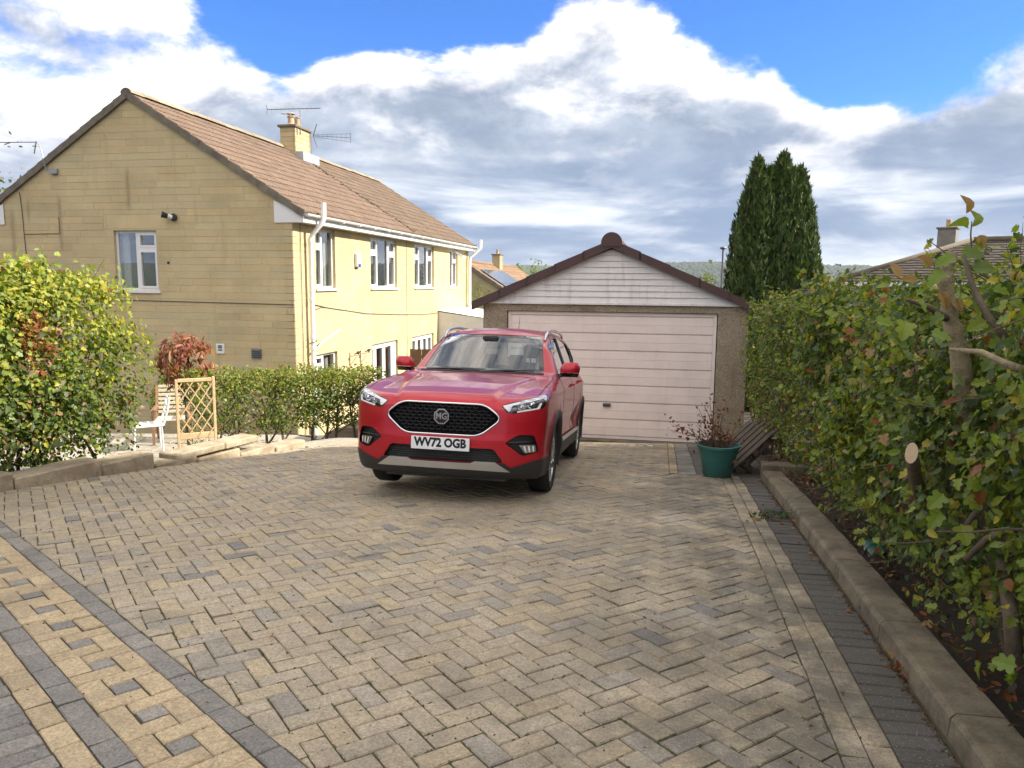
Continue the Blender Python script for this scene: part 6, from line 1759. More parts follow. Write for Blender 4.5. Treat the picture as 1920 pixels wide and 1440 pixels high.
def round_tree(name, label, base, top, rx, N, seed, cols, probs, leaf=.12, group='trees beyond the house'):
    rg = np.random.default_rng(seed); zb = float(ground_z(base[0], base[1])); e = empty(name, (base[0], base[1], zb), 0, label, 'tree', group)
    H = top - zb; cz = zb + H * .62; rz_ = H * .40
    lob = [(rg.normal(0, .45) * rx, rg.normal(0, .45) * rx, rg.normal(0, .4) * rz_, rg.uniform(.4, .65)) for _ in range(9)]
    P = []; Nn = []
    for (a, b, c, s) in lob:
        n = N // 9; u = rg.normal(0, 1, (n, 3)); u /= np.linalg.norm(u, axis=1)[:, None]; r = rg.random(n) ** .35
        P.append(np.array([base[0] + a, base[1] + b, cz + c]) + u * r[:, None] * np.array([rx * s, rx * s, rz_ * s * 1.1])); Nn.append(u + np.array([0, 0, .5]))
    P = np.concatenate(P); Nn = np.concatenate(Nn)
    keep = hash_noise(P[:, 0] * 1.2, P[:, 2] * 1.2, 1.2 / max(rx, .6), seed) > .3; P, Nn = P[keep], Nn[keep]; n = len(P)
    foliage('crown', [(OVAL, P, Nn, rg.uniform(.7, 1.3, n) * leaf, palette(rg, n, cols, probs), .8, .2, 0)], M['leaf'], e, rg, None)
    tr = MB(); tr.tube([(0, 0, 0), (0, 0, H * .35), (.1, 0, H * .7)], [rx * .09, rx * .07, .02], 7)
    for j in range(5): twig(tr, (0, 0, H * .35), (rg.normal(0, .8), rg.normal(0, .8), 1), H * .4, rx * .035, rg, 4, .2)
    tr.build('trunk', M['bark'], e, True)
p = at(15, 330, 26); round_tree('tree', 'pale leafy tree showing past the roof verge of the yellow house', (p.x - .3, p.y), 5.9, 2.0, 3600, 71, [(.16, .17, .07), (.20, .19, .09), (.10, .12, .05)], [2, 2, 1], .13)
p = at(995, 505, 62); round_tree('tree', 'bright green tree top showing over the garage roof', (p.x, p.y), at(995, 487, 62).z, 1.6, 2600, 72, [G_LIGHT, G_MID, G_YEL], [3, 2, .5], .20)
p = at(302, 760, 15.0); round_tree('bush', 'light green bush behind the garden chairs against the house', (p.x, p.y), at(302, 690, 15.0).z, .62, 3200, 78, [G_LIGHT, G_MID, (.2, .22, .04)], [3, 2, 1], .06)
p = at(888, 485, 60); round_tree('tree', 'dark rounded tree behind the house with solar panels', (p.x, p.y), at(888, 471, 60).z, 1.5, 1800, 73, [G_DARK, G_MID], [3, 1], .20)
p = at(890, 580, 36); round_tree('bush', 'bright green bush between the yellow house and the garage', (p.x, p.y), at(890, 543, 36).z, 1.0, 2600, 74, [G_LIGHT, G_MID, G_YEL, (.2, .2, .03)], [3, 2, 1, 1], .085)
p = at(1575, 560, 26); round_tree('bush', 'low pale bush beside the conifers above the hedge', (p.x, p.y), at(1575, 528, 26).z, 1.4, 2400, 75, [(.13, .14, .05), G_MID, (.18, .16, .06)], [2, 2, 1], .10)
p = at(1590, 560, 70); round_tree('tree', 'dark green tree in front of the distant town', (p.x, p.y), at(1590, 545, 70).z, 3.2, 2400, 76, [G_DARK, G_MID], [3, 1], .3)
p = at(1325, 545, 75); round_tree('tree', 'yellowish tree in front of the distant town by the street lamp', (p.x, p.y), at(1325, 517, 75).z, 1.6, 1500, 77, [(.16, .17, .05), G_MID], [2, 1], .25)

def far_town_and_woods():
    rg = np.random.default_rng(81); mb = MB()
    for k in range(900):
        a = rg.uniform(R(8), R(30)); r = rg.uniform(900, 1750); x, y = r * math.sin(a), r * math.cos(a); z = float(ground_z(x, y))
        w, d_, h = rg.uniform(7, 14), rg.uniform(7, 10), rg.uniform(4, 6.5); c = [(.50, .44, .34), (.55, .50, .42), (.42, .36, .28)][rg.integers(3)]; rc = [(.20, .12, .08), (.22, .16, .12), (.16, .12, .10)][rg.integers(3)]
        Mx = Matrix.Translation((x, y, z)) @ Matrix.Rotation(rg.uniform(0, 3.1), 4, 'Z')
        mb.box((-w / 2, -d_ / 2, -1), (w / 2, d_ / 2, h), c, Mx)
        V = [Mx @ Vector(v) for v in ((-w / 2, -d_ / 2, h), (w / 2, -d_ / 2, h), (w / 2, d_ / 2, h), (-w / 2, d_ / 2, h), (-w / 2, 0, h + 3), (w / 2, 0, h + 3))]
        mb.add(V, [(0, 1, 5, 4), (2, 3, 4, 5), (0, 4, 3), (1, 2, 5)], rc)
    tag(mb.build('distant_town', simple('far_houses', (1, 1, 1), .9, var=0, use_col=True)), 'pale scattered houses of the town in the valley below the hills', 'town', kind='stuff')
    # woodland on the hills: rounded crowns
    n = 9000; a = rg.uniform(R(4), R(36), n); r = np.concatenate([rg.uniform(1750, 3200, n * 2 // 3), rg.uniform(600, 1700, n - n * 2 // 3)]); x, y = r * np.sin(a), r * np.cos(a); z = ground_z(x, y)
    oct_ = np.array([(1, 0, .0), (0, 1, .0), (-1, 0, .0), (0, -1, .0), (0, 0, 1.0), (.7, .7, .5), (-.7, .7, .5), (-.7, -.7, .5), (.7, -.7, .5)])
    of = np.array([(0, 1, 5), (1, 2, 6), (2, 3, 7), (3, 0, 8), (5, 1, 4), (1, 6, 4), (6, 2, 4), (2, 7, 4), (7, 3, 4), (3, 8, 4), (8, 0, 4), (0, 5, 4)])
    sz = rg.uniform(6, 13, n) * np.where(r < 1700, .7, 1)
    V = oct_[None] * sz[:, None, None] * np.array([1, 1, 1.1]) + np.stack([x, y, z], -1)[:, None, :] + rg.normal(0, 1.2, (n, 9, 3)); F = (of[None] + (np.arange(n) * 9)[:, None, None]).reshape(-1, 3)
    c = np.repeat(palette(rg, n, [(.016, .030, .012), (.026, .044, .016), (.04, .055, .02)], [3, 3, 1]), 12, 0)
    ob = np_mesh('distant_woodland', V.reshape(-1, 3), F.ravel(), np.full(len(F), 3), simple('far_wood', (1, 1, 1), 1, var=0, use_col=True), None, c, True)
    tag(ob, 'dark woodland covering the distant hills', 'woodland', kind='stuff')
far_town_and_woods()

# ------------------------------------------------------------------ the red car
# car frame: x forward, y to the car's own left, z up, origin on the ground below the middle of the front axle
CAR_O = Vector((-0.464, 7.263, -0.330)); CAR_YAW, CAR_PITCH, CAR_ROLL = -0.1817, 0.0935, -0.012
def car_matrix():
    f = Vector((math.sin(CAR_YAW), -math.cos(CAR_YAW), 0)); l = Vector((math.cos(CAR_YAW), math.sin(CAR_YAW), 0)); u = Vector((0, 0, 1))
    f2 = f * math.cos(CAR_PITCH) + u * math.sin(CAR_PITCH); u2 = u * math.cos(CAR_PITCH) - f * math.sin(CAR_PITCH)
    l3 = l * math.cos(CAR_ROLL) + u2 * math.sin(CAR_ROLL); u3 = u2 * math.cos(CAR_ROLL) - l * math.sin(CAR_ROLL)
    return Matrix(((f2.x, l3.x, u3.x, CAR_O.x), (f2.y, l3.y, u3.y, CAR_O.y), (f2.z, l3.z, u3.z, CAR_O.z), (0, 0, 0, 1)))

def _pl(x, pts):
    p = np.array(pts); o = np.argsort(p[:, 0]); return np.interp(x, p[o, 0], p[o, 1])
def _sm(x, pts, w=0.05):
    """interpolated profile, lightly smoothed"""
    return (_pl(x - w, pts) + 2 * _pl(x, pts) + _pl(x + w, pts)) / 4
P_TOP = [(1.2, .70), (.93, .86), (.88, .905), (.80, .945), (.6, .992), (.3, 1.040), (0, 1.072), (-.3, 1.098), (-.44, 1.108), (-.50, 1.135), (-1.08, 1.520), (-1.2, 1.566), (-1.5, 1.602), (-1.9, 1.620), (-2.4, 1.610), (-2.8, 1.572), (-3.08, 1.530), (-3.16, 1.505), (-3.36, 1.13), (-3.42, 1.02), (-3.6, .9)]
P_FRONT = [(.10, .70), (.20, .80), (.28, .868), (.36, .895), (.45, .905), (.56, .912), (.62, .905), (.75, .900), (.84, .890), (.90, .868), (.96, .80), (1.1, .5)]
P_SIDE = [(.10, .78), (.20, .83), (.30, .862), (.42, .880), (.50, .878), (.62, .886), (.74, .893), (.86, .893), (.955, .888), (1.0, .872), (1.05, .838), (1.09, .800), (1.5, .640), (1.66, .565)]
P_PLAN = [(1.0, .93), (.75, .972), (.4, 1.0), (0, 1.005), (-.6, .990), (-1.3, .990), (-2.0, .995), (-2.6, 1.005), (-3.0, .985), (-3.3, .935), (-3.5, .88)]
P_REAR = [(.10, -3.20), (.25, -3.36), (.45, -3.425), (.62, -3.43), (.9, -3.415), (1.1, -3.38), (1.5, -3.17), (1.7, -3.0)]
def car_sdf(x, y, z, arches=True):
    ay = np.abs(y)
    w = _sm(z, P_SIDE, .012) * _sm(x, P_PLAN, .12)
    w = w + .010 * np.exp(-((z - .955) / .022) ** 2) * smooth01((-x + .5) / .4)          # shoulder line
    w = w - .020 * np.exp(-((z - .55) / .10) ** 2) * smooth01((-.40 - x) / .25) * smooth01((x + 2.25) / .3)   # scalloped doors
    # flared wheel arches
    for cx in (0.0, -2.585):
        rr = np.hypot(x - cx, z - .345); w = w + .016 * np.exp(-((rr - .43) / .07) ** 2) * (z > .2)
    green = smooth01((z - 1.08) / .3)
    xs = x + .22 * (ay / .7) ** 2 * smooth01((-.18 - x) / .3) * smooth01((x + 1.9) / .5)
    h = _sm(xs, P_TOP, .018)
    hood = smooth01((x + .45) / .15)
    yc = .40 + .20 * np.clip((.75 - x) / 1.15, 0, 1)
    h = h - hood * (.030 * (ay / .8) ** 2 + .020 * smooth01((ay - yc) / .07) - .016 * smooth01((ay - .62) / .14) * smooth01((.75 - x) / .5)) 
    roof = smooth01((-1.0 - x) / .25)
    h = h - roof * (.055 * (ay / .6) ** 2.2)
    xf = _sm(z, P_FRONT, .012) - .185 * (ay / .86) ** 2.7 - .055 * (ay / .86) ** 8
    xr = _sm(z, P_REAR, .02) + .16 * (ay / .86) ** 3
    zb = .215 - .02 * (x > 1)
    def smax(a, b, k):
        t = np.clip(.5 + .5 * (a - b) / k, 0, 1); return b + (a - b) * t + k * t * (1 - t)
    fs = ay - w; ft = (z - h) * .85; ff = x - xf; fr = xr - x
    f = smax(fs, ft, .045 + .03 * green)
    f = smax(f, ff, .055); f = smax(f, fr, .07); f = smax(f, zb - z, .03)
    if arches:
        for cx in (0.0, -2.585):
            cyl = np.hypot(x - cx, z - .345) - .392
            f = np.maximum(f, -np.maximum(cyl, .56 - ay))
    return f

def surface_nets(fn, lo, hi, h):
    xs = [np.arange(lo[i], hi[i] + h, h) for i in range(3)]
    X, Y, Z = np.meshgrid(*xs, indexing='ij')
    D = np.full(X.shape, 1.0); half = (len(xs[1]) + 1) // 2
    D[:, half - 1:] = fn(X[:, half - 1:], Y[:, half - 1:], Z[:, half - 1:])
    D[:, :half] = D[:, ::-1][:, :half]
    S = D < 0; nx, ny, nz = D.shape
    cnt = np.zeros((nx - 1, ny - 1, nz - 1), int)
    corners = [(i, j, k) for i in (0, 1) for j in (0, 1) for k in (0, 1)]
    sl = lambda A, i, j, k: A[i:nx - 1 + i, j:ny - 1 + j, k:nz - 1 + k]
    for c in corners: cnt += sl(S, *c)
    act = (cnt > 0) & (cnt < 8); idx = -np.ones(act.shape, int); idx[act] = np.arange(act.sum())
    acc = np.zeros((act.sum(), 3)); num = np.zeros(act.sum())
    I = np.argwhere(act)
    for a in corners:
        for ax in range(3):
            if a[ax] == 1: continue
            b = list(a); b[ax] = 1; b = tuple(b)
            da = sl(D, *a)[act]; db = sl(D, *b)[act]; m = (da < 0) != (db < 0)
            t = np.where(m, da / (da - db + 1e-12), 0)
            p = np.tile(np.array(a, float), (len(da), 1)); p[:, ax] += t
            acc[m] += p[m]; num[m] += 1
    V = np.array(lo) + (I + acc / num[:, None]) * h
    # pull onto the surface
    for _ in range(3):
        e = 1e-3; d0 = fn(V[:, 0], V[:, 1], V[:, 2])
        g = np.stack([fn(V[:, 0] + e * (i == 0), V[:, 1] + e * (i == 1), V[:, 2] + e * (i == 2)) - d0 for i in range(3)], -1) / e
        n2 = (g * g).sum(1)[:, None] + 1e-6; st_ = -d0[:, None] * g / n2
        ln = np.linalg.norm(st_, axis=1)[:, None]; V = V + st_ * np.minimum(1, .5 * h / (ln + 1e-9))
    F = []
    for ax in range(3):
        o1, o2 = [(1, 2), (2, 0), (0, 1)][ax]
        A = S.take(range(D.shape[ax] - 1), ax); B = S.take(range(1, D.shape[ax]), ax); m = A != B
        P = np.argwhere(m)
        P = P[(P[:, o1] > 0) & (P[:, o2] > 0) & (P[:, o1] < D.shape[o1] - 1) & (P[:, o2] < D.shape[o2] - 1)]
        flip = A[tuple(P.T)]
        q = []
        for d1, d2 in ((0, 0), (1, 0), (1, 1), (0, 1)):
            c = P.copy(); c[:, o1] -= d1; c[:, o2] -= d2; q.append(idx[tuple(c.T)])
        q = np.stack(q, -1); q[~flip] = q[~flip][:, ::-1]
        F.append(q[:, ::-1] if False else q)
    return V, np.concatenate(F)

def solve_axis(ax, p, inside, outside, it=24):
    """surface coordinate along axis ax for points p (N,3) between an inside and an outside value"""
    p = np.array(p, float); a = np.full(len(p), inside, float); b = np.full(len(p), outside, float)
    for _ in range(it):
        m = (a + b) / 2; p[:, ax] = m; d = car_sdf(p[:, 0], p[:, 1], p[:, 2], False); a = np.where(d < 0, m, a); b = np.where(d < 0, b, m)
    return (a + b) / 2
def on_front(y, z, off=0.0):
    p = np.stack([np.zeros_like(y), y, z], -1); x = solve_axis(0, p, -.2, 1.3); return np.stack([x + off, y, z], -1)
def on_side(x, z, sgn, off=0.0):
    p = np.stack([x, np.zeros_like(x), z], -1); y = solve_axis(1, p, 0, sgn * 1.3); return np.stack([x, y + sgn * off, z], -1)

def patch(name, outline, fn, mat, parent, step=0.03, smooth=True, holes=()):
    """triangulated patch inside a 2-D outline, laid on the body by fn(a, b) -> (N,3)"""
    pts = []; ed = []
    for loop in [outline] + list(holes):
        L = []
        for i in range(len(loop)):
            a, b = Vector(loop[i]), Vector(loop[(i + 1) % len(loop)]); n = max(1, int((b - a).length / step))
            L += [a.lerp(b, k / n) for k in range(n)]
        o = len(pts); pts += L; ed += [(o + i, o + (i + 1) % len(L)) for i in range(len(L))]
    xs = [p[0] for p in outline]; ys = [p[1] for p in outline]
    for x in np.arange(min(xs) + step / 2, max(xs), step):
        for y in np.arange(min(ys) + step / 2, max(ys), step):
            if in_poly((x, y), outline) and not any(in_poly((x, y), h) for h in holes): pts.append(Vector((x, y)))
    rv, _, rf, _, _, _ = delaunay_2d_cdt(pts, ed, [], 1, 1e-6)
    F = []
    for f in rf:
        c = (sum(rv[i].x for i in f) / len(f), sum(rv[i].y for i in f) / len(f))
        if in_poly(c, outline) and not any(in_poly(c, h) for h in holes): F.append(tuple(f))
    A = np.array([v.x for v in rv]); B = np.array([v.y for v in rv])
    return mesh(name, fn(A, B), F, mat, parent, smooth)
def in_poly(p, poly):
    x, y = p; c = False; n = len(poly)
    for i in range(n):
        x0, y0 = poly[i]; x1, y1 = poly[(i + 1) % n]
        if (y0 > y) != (y1 > y) and x < (x1 - x0) * (y - y0) / (y1 - y0) + x0: c = not c
    return c
def round_poly(poly, r, n=4):
    """round the corners of a polygon"""
    out = []; N = len(poly)
    for i in range(N):
        a, b, c = Vector(poly[i - 1]), Vector(poly[i]), Vector(poly[(i + 1) % N])
        u, v = (a - b), (c - b); t = min(r, u.length * .45, v.length * .45); p, q = b + u.normalized() * t, b + v.normalized() * t
        for k in range(n + 1):
            f = k / n; out.append(tuple((p * (1 - f) + b * f) * (1 - f) + (b * (1 - f) + q * f) * f))
    return out

def cut_out(bm, poly, ax, sgn, depth_ok):
    """cut a convex outline (seen along axis ax) out of the body; returns the faces inside it"""
    ia, ib = [i for i in range(3) if i != ax]
    if poly_area(poly) < 0: poly = poly[::-1]
    xs = [p[0] for p in poly]; ys = [p[1] for p in poly]; m = .04
    bm.faces.ensure_lookup_table()
    x0, x1, y0, y1 = min(xs) - m, max(xs) + m, min(ys) - m, max(ys) + m
    cand = []
    for f in bm.faces:
        c = f.verts[0].co
        if x0 < c[ia] < x1 and y0 < c[ib] < y1 and f.normal[ax] * sgn > .02 and depth_ok(c): cand.append(f)
    # work on a small copy of the candidates, then weld the pieces back
    sm = bmesh.new(); mp = {}; back = {}
    for f in cand:
        L = []
        for v in f.verts:
            if v not in mp: w = sm.verts.new(v.co); mp[v] = w; back[w] = v
            L.append(mp[v])
        sm.faces.new(L)
    n = len(poly)
    for i in range(n):
        a, b = poly[i], poly[(i + 1) % n]; ex, ey = b[0] - a[0], b[1] - a[1]
        if math.hypot(ex, ey) < 1e-5: continue
        co = [0, 0, 0]; no = [0, 0, 0]; co[ia], co[ib] = a; no[ia], no[ib] = ey, -ex
        bmesh.ops.bisect_plane(sm, geom=sm.verts[:] + sm.edges[:] + sm.faces[:], dist=1e-6, plane_co=co, plane_no=Vector(no).normalized())
    bmesh.ops.delete(bm, geom=cand, context='FACES_ONLY')
    new = {}; inside = []
    for f in sm.faces:
        c = f.calc_center_median(); L = []
        for v in f.verts:
            w = back.get(v)
            if w is None or not w.is_valid:
                w = new.get(v)
                if w is None: w = bm.verts.new(v.co); new[v] = w
            L.append(w)
        g = bm.faces.new(L)
        if in_poly((c[ia], c[ib]), poly): inside.append(g)
    sm.free(); bm.normal_update()
    return inside

def faces_to_obj(name, faces, mat, parent, push=0.0):
    """copy faces of a bmesh into an object of their own, pushed along the normal"""
    vs_ = {}; V = []; F = []
    for f in faces:
        L = []
        for v in f.verts:
            if v.index not in vs_ or True:
                k = vs_.get(v)
                if k is None: k = len(V); vs_[v] = k; V.append(v.co + v.normal * push)
            L.append(k)
        F.append(L)
    return mesh(name, V, F, mat, parent, True)

def paint_mat():
    m, g, b, o = mat_new('red_metallic_paint')
    tc = g.n('ShaderNodeTexCoord').outputs['Object']
    fl = g.noise(tc, 900.0, 2, .5)
    lw = g.n('ShaderNodeLayerWeight'); lw.inputs[0].default_value = .35
    c = g.mix(lw.outputs['Facing'], (0.50, 0.006, 0.020, 1), (0.29, 0.004, 0.012, 1))
    f = g.lin(fl, .3, .7, .88, 1.12); c = g.mix(1.0, c, g.comb(f, f, f), 'MULTIPLY')
    g.put(b.inputs['Base Color'], c)
    b.inputs['Metallic'].default_value = .35; b.inputs['Roughness'].default_value = .40
    b.inputs['Coat Weight'].default_value = .62; b.inputs['Coat Roughness'].default_value = .03; b.inputs['Coat IOR'].default_value = 1.48
    return m
M['paint'] = paint_mat()
M['clad'] = simple('grey_cladding', (0.026, 0.026, 0.028), 0.5, var=0.1, scale=20)
M['gloss_black'] = simple('gloss_black', (0.008, 0.008, 0.009), 0.12, var=0.0, coat=.5)
M['matt_black'] = simple('matt_black', (0.004, 0.004, 0.005), 0.8, var=0, spec=.15)
M['satin_silver'] = simple('satin_silver', (0.62, 0.63, 0.64), 0.32, .8, var=.04)
M['chrome'] = simple('chrome', (0.75, 0.75, 0.77), 0.08, 1.0, var=0)
M['tyre'] = simple('tyre_rubber', (0.012, 0.012, 0.012), 0.75, var=.15, scale=30)
M['alloy'] = simple('machined_alloy', (0.55, 0.56, 0.57), 0.25, .9, var=.03)
M['lens'] = glass_mat('lamp_lens', (.97, .98, 1.0), 1.0)
M['car_glass'] = glass_mat('car_glass', (.58, .67, .70), 1.25)
M['rear_glass'] = glass_mat('tinted_car_glass', (.62, .70, .70), 1.25)
M['frit'] = simple('black_glass_band', (0.006, 0.006, 0.008), 0.08, var=0, coat=.6)
M['trim'] = simple('cabin_trim', (0.022, 0.022, 0.025), 0.7, var=.1)
M['headlining'] = simple('pale_headlining', (0.40, 0.39, 0.37), 0.9, var=.05)
M['drl'] = simple('white_light_guide', (0.82, 0.84, 0.88), 0.35, var=0, coat=.3)
M['plate'] = simple('white_number_plate', (0.80, 0.82, 0.83), 0.3, var=0)
M['ink'] = simple('plate_black', (0.006, 0.006, 0.008), 0.4, var=0)

def text_mesh(txt, size, extr=0.0, bold=0.0, sx=1.0):
    cu = bpy.data.curves.new('lettering', 'FONT'); cu.body = txt; cu.size = size; cu.extrude = extr; cu.offset = bold; cu.align_x = 'CENTER'; cu.align_y = 'CENTER'; cu.resolution_u = 3
    ob = bpy.data.objects.new('lettering', cu); COL.objects.link(ob)
    dg = bpy.context.evaluated_depsgraph_get(); me = bpy.data.meshes.new_from_object(ob.evaluated_get(dg))
    bpy.data.objects.remove(ob); bpy.data.curves.remove(cu)
    me.materials.clear()
    V = [(v.co.x * sx, v.co.y, v.co.z) for v in me.vertices]; F = [tuple(p.vertices) for p in me.polygons]; bpy.data.meshes.remove(me)
    return V, F

def make_car():
    car = empty('car', (0, 0, 0), 0, 'red compact SUV with black hexagonal grille parked facing the camera', 'car')
    car.matrix_world = car_matrix()
    H = .017
    V, F = surface_nets(lambda x, y, z: car_sdf(x, y, z), (-3.50, -58 * H, .12), (1.02, 58 * H - 1e-4, 1.70), H)
    me = bpy.data.meshes.new('body'); me.from_pydata(V.tolist(), [], F.tolist()); me.validate()
    bm = bmesh.new(); bm.from_mesh(me)
    bmesh.ops.recalc_face_normals(bm, faces=bm.faces[:]); bm.normal_update()
    # ---- glass openings
    ws = round_poly([(-.66, 1.118), (.66, 1.118), (.545, 1.515), (-.545, 1.515)], .05)
    ws_f = cut_out(bm, ws, 0, 1, lambda c: c.x > -1.35 and c.x < -.2)
    windows = [faces_to_obj('windscreen', ws_f, M['car_glass'], car, -.004)]
    bmesh.ops.delete(bm, geom=ws_f, context='FACES')
    rw = round_poly([(-.60, 1.14), (.60, 1.14), (.50, 1.46), (-.50, 1.46)], .05)
    fs_ = cut_out(bm, rw, 0, -1, lambda c: c.x < -2.9); faces_to_obj('rear_window', fs_, M['rear_glass'], car, -.004); bmesh.ops.delete(bm, geom=fs_, context='FACES')
    sidewin = [('front_side_window', [(-.80, 1.085), (-1.62, 1.095), (-1.62, 1.505), (-1.36, 1.490), (-1.10, 1.385)], 'car_glass'),
               ('rear_side_window', [(-1.70, 1.095), (-2.42, 1.115), (-2.56, 1.30), (-2.50, 1.455), (-2.2, 1.502), (-1.70, 1.508)], 'rear_glass'),
               ('quarter_window', [(-2.62, 1.20), (-2.86, 1.245), (-2.78, 1.40), (-2.58, 1.435)], 'rear_glass')]
    for (nm, pl, mt) in sidewin:
        for sg in (1, -1):
            q = round_poly(pl, .035, 3)
            fs_ = cut_out(bm, q, 1, sg, lambda c: c.y * sg > .3); faces_to_obj(nm, fs_, M[mt], car, -.004); bmesh.ops.delete(bm, geom=fs_, context='FACES')
            # bright waist and roof trim around the glass
            pts = [tuple(v) for v in on_side(np.array([p[0] for p in q] + [q[0][0]]), np.array([p[1] for p in q] + [q[0][1]]), sg, .002)]
            tb = MB(); tb.tube(pts, .009, 6, caps=False); tb.build('window_seal', M['gloss_black'], car, True)
    # ---- front openings: grille, intake, lamps, fog pockets
    gr = round_poly([(-.525, .752), (-.375, .868), (.375, .868), (.525, .752), (.335, .598), (-.335, .598)], .07, 5)
    g_f = cut_out(bm, gr, 0, 1, lambda c: c.x > .5); bmesh.ops.delete(bm, geom=g_f, context='FACES')
    ik = round_poly([(-.46, .492), (.46, .492), (.545, .372), (-.545, .372)], .03)
    i_f = cut_out(bm, ik, 0, 1, lambda c: c.x > .5); bmesh.ops.delete(bm, geom=i_f, context='FACES')
    lampo = {}; fogo = {}
    for sg in (1, -1):
        lp = [(.505, .866), (.865, .968), (.882, .925), (.85, .845), (.60, .797), (.555, .808)]
        lp = round_poly([(y * sg, z) for (y, z) in lp], .022, 3)
        f_ = cut_out(bm, lp, 0, 1, lambda c: c.x > .35); lampo[sg] = (lp, faces_to_obj('headlamp', f_, M['lens'], car, .001)); bmesh.ops.delete(bm, geom=f_, context='FACES')
        fg = [(.55, .545), (.66, .618), (.79, .615), (.83, .47), (.70, .432), (.615, .50)]
        fg = round_poly([(y * sg, z) for (y, z) in fg], .03, 3)
        f_ = cut_out(bm, fg, 0, 1, lambda c: c.x > .35); bmesh.ops.delete(bm, geom=f_, context='FACES'); fogo[sg] = fg
    me2 = bpy.data.meshes.new('body'); bm.normal_update(); bm.to_mesh(me2)
    me2.shade_smooth()
    try: me2.set_sharp_from_angle(angle=R(38))
    except Exception: pass
    me2.materials.append(M['paint']); me2.materials.append(M['clad'])
    pc = np.zeros(len(me2.polygons) * 3); me2.polygons.foreach_get('center', pc); me2.polygons.foreach_set('material_index', (pc.reshape(-1, 3)[:, 2] < .262).astype(np.int32))
    body = link('body', me2, None, car)
    # dark lining inside the shell so that the cabin is not painted
    inner = bm.copy(); 
    for v in inner.verts: v.co -= v.normal * .014
    kill = [f for f in inner.faces if f.calc_center_median().x > -.35 or f.calc_center_median().z < .5]
    bmesh.ops.delete(inner, geom=kill, context='FACES')
    bmesh.ops.reverse_faces(inner, faces=inner.faces[:])
    ml = bpy.data.meshes.new('lining'); inner.to_mesh(ml); inner.free(); ml.materials.append(M['trim']); ml.materials.append(M['headlining'])
    zc = np.zeros(len(ml.polygons), np.int32); cz = np.zeros(len(ml.polygons) * 3); ml.polygons.foreach_get('center', cz); zc[cz.reshape(-1, 3)[:, 2] > 1.30] = 1; ml.polygons.foreach_set('material_index', zc)
    bpy_l = bpy.data.objects.new('lining', ml); COL.objects.link(bpy_l); bpy_l.parent = car
    bm.free(); bpy.data.meshes.remove(me)

    def recess(name, outl, depth, mat, wallmat, step=.03):
        """wall strip plus floor of a pocket behind an opening in the nose"""
        n = len(outl); Y = np.array([p[0] for p in outl]); Z = np.array([p[1] for p in outl])
        a = on_front(Y, Z, .0005); b = on_front(Y, Z, -depth)
        mesh(name + '_surround', np.concatenate([a, b]), [(i, (i + 1) % n, n + (i + 1) % n, n + i) for i in range(n)], wallmat, car)
        return patch(name, outl, lambda y, z: on_front(y, z, -depth), mat, car, step)
    # grille
    gb = recess('grille', gr, .028, M['matt_black'], M['gloss_black'])
    pts = [tuple(v) for v in on_front(np.array([p[0] for p in gr] + [gr[0][0], gr[1][0]]), np.array([p[1] for p in gr] + [gr[0][1], gr[1][1]]), .003)]
    mb = MB(); mb.tube(pts, .0085, 8, caps=False); mb.build('grille_surround', M['chrome'], car, True)
    mb = MB()
    rows = 9; gr_in = inset(gr if poly_area(gr) > 0 else gr[::-1], .012)
    for r in range(rows):
        z = .612 + r * .0285
        for c in range(-9, 10):
            y0 = c * .058 + (.029 if r % 2 else 0)
            q = [(y0 - .024, z + .006), (y0 - .012, z - .003), (y0, z - .006), (y0 + .012, z - .003), (y0 + .024, z + .006)]
            if all(in_poly(p, gr_in) for p in q):
                P = on_front(np.array([p[0] for p in q]), np.array([p[1] for p in q]), -.016); mb.tube([tuple(v) for v in P], .0042, 5)
    ob = mb.build('grille_mesh', simple('grille_satin_black', (.014, .014, .016), .35, var=0), gb, True); ob['kind'] = 'stuff'
    # badge: octagon with letters
    bx = float(on_front(np.array([0.0]), np.array([.752]))[0][0])
    oc = lambda r: [(r * math.cos(R(22.5 + 45 * k)), r * math.sin(R(22.5 + 45 * k))) for k in range(8)]
    mb = MB(); mb.prism([(bx + .010, a, .752 + b) for a, b in oc(.062)], (-.03, 0, 0), (0, 0, 0)); bd = mb.build('badge', M['gloss_black'], car)
    mb = MB(); o1, o2 = oc(.072), oc(.060); V = [(bx + .014, a, .752 + b) for a, b in o1] + [(bx + .014, a, .752 + b) for a, b in o2] + [(bx - .01, a, .752 + b) for a, b in o1] + [(bx + .006, a, .752 + b) for a, b in o2]
    mb.add(V, [(i, (i + 1) % 8, 8 + (i + 1) % 8, 8 + i) for i in range(8)] + [(16 + i, 16 + (i + 1) % 8, (i + 1) % 8, i) for i in range(8)] + [(8 + i, 8 + (i + 1) % 8, 24 + (i + 1) % 8, 24 + i) for i in range(8)]); mb.build('badge_ring', M['chrome'], bd)
    Vt, Ft = text_mesh('MG', .078, .003, .0022, .86); mesh('badge_letters', [(bx + .013 + v[2], v[0], .752 + v[1]) for v in Vt], Ft, M['chrome'], bd)
    # number plate
    px = .918
    mb = MB(); mb.bbox((px, -.26, .463), (px + .012, .26, .574), .003); pl = mb.build('number_plate', M['plate'], car)
    Vt, Ft = text_mesh('WV72 OGB', .104, 0.0, .0048, .80)
    w_ = max(v[0] for v in Vt) - min(v[0] for v in Vt); k_ = .468 / w_
    mesh('plate_lettering', [(px + .0128, v[0] * k_, .5235 + v[1]) for v in Vt], Ft, M['ink'], pl)
    mb = MB(); 
    for k in range(16): mb.box((px + .0121, -.055 + k * .007, .4695), (px + .0125, -.055 + k * .007 + .0045, .4735))
    mb.build('plate_small_print', M['ink'], pl)
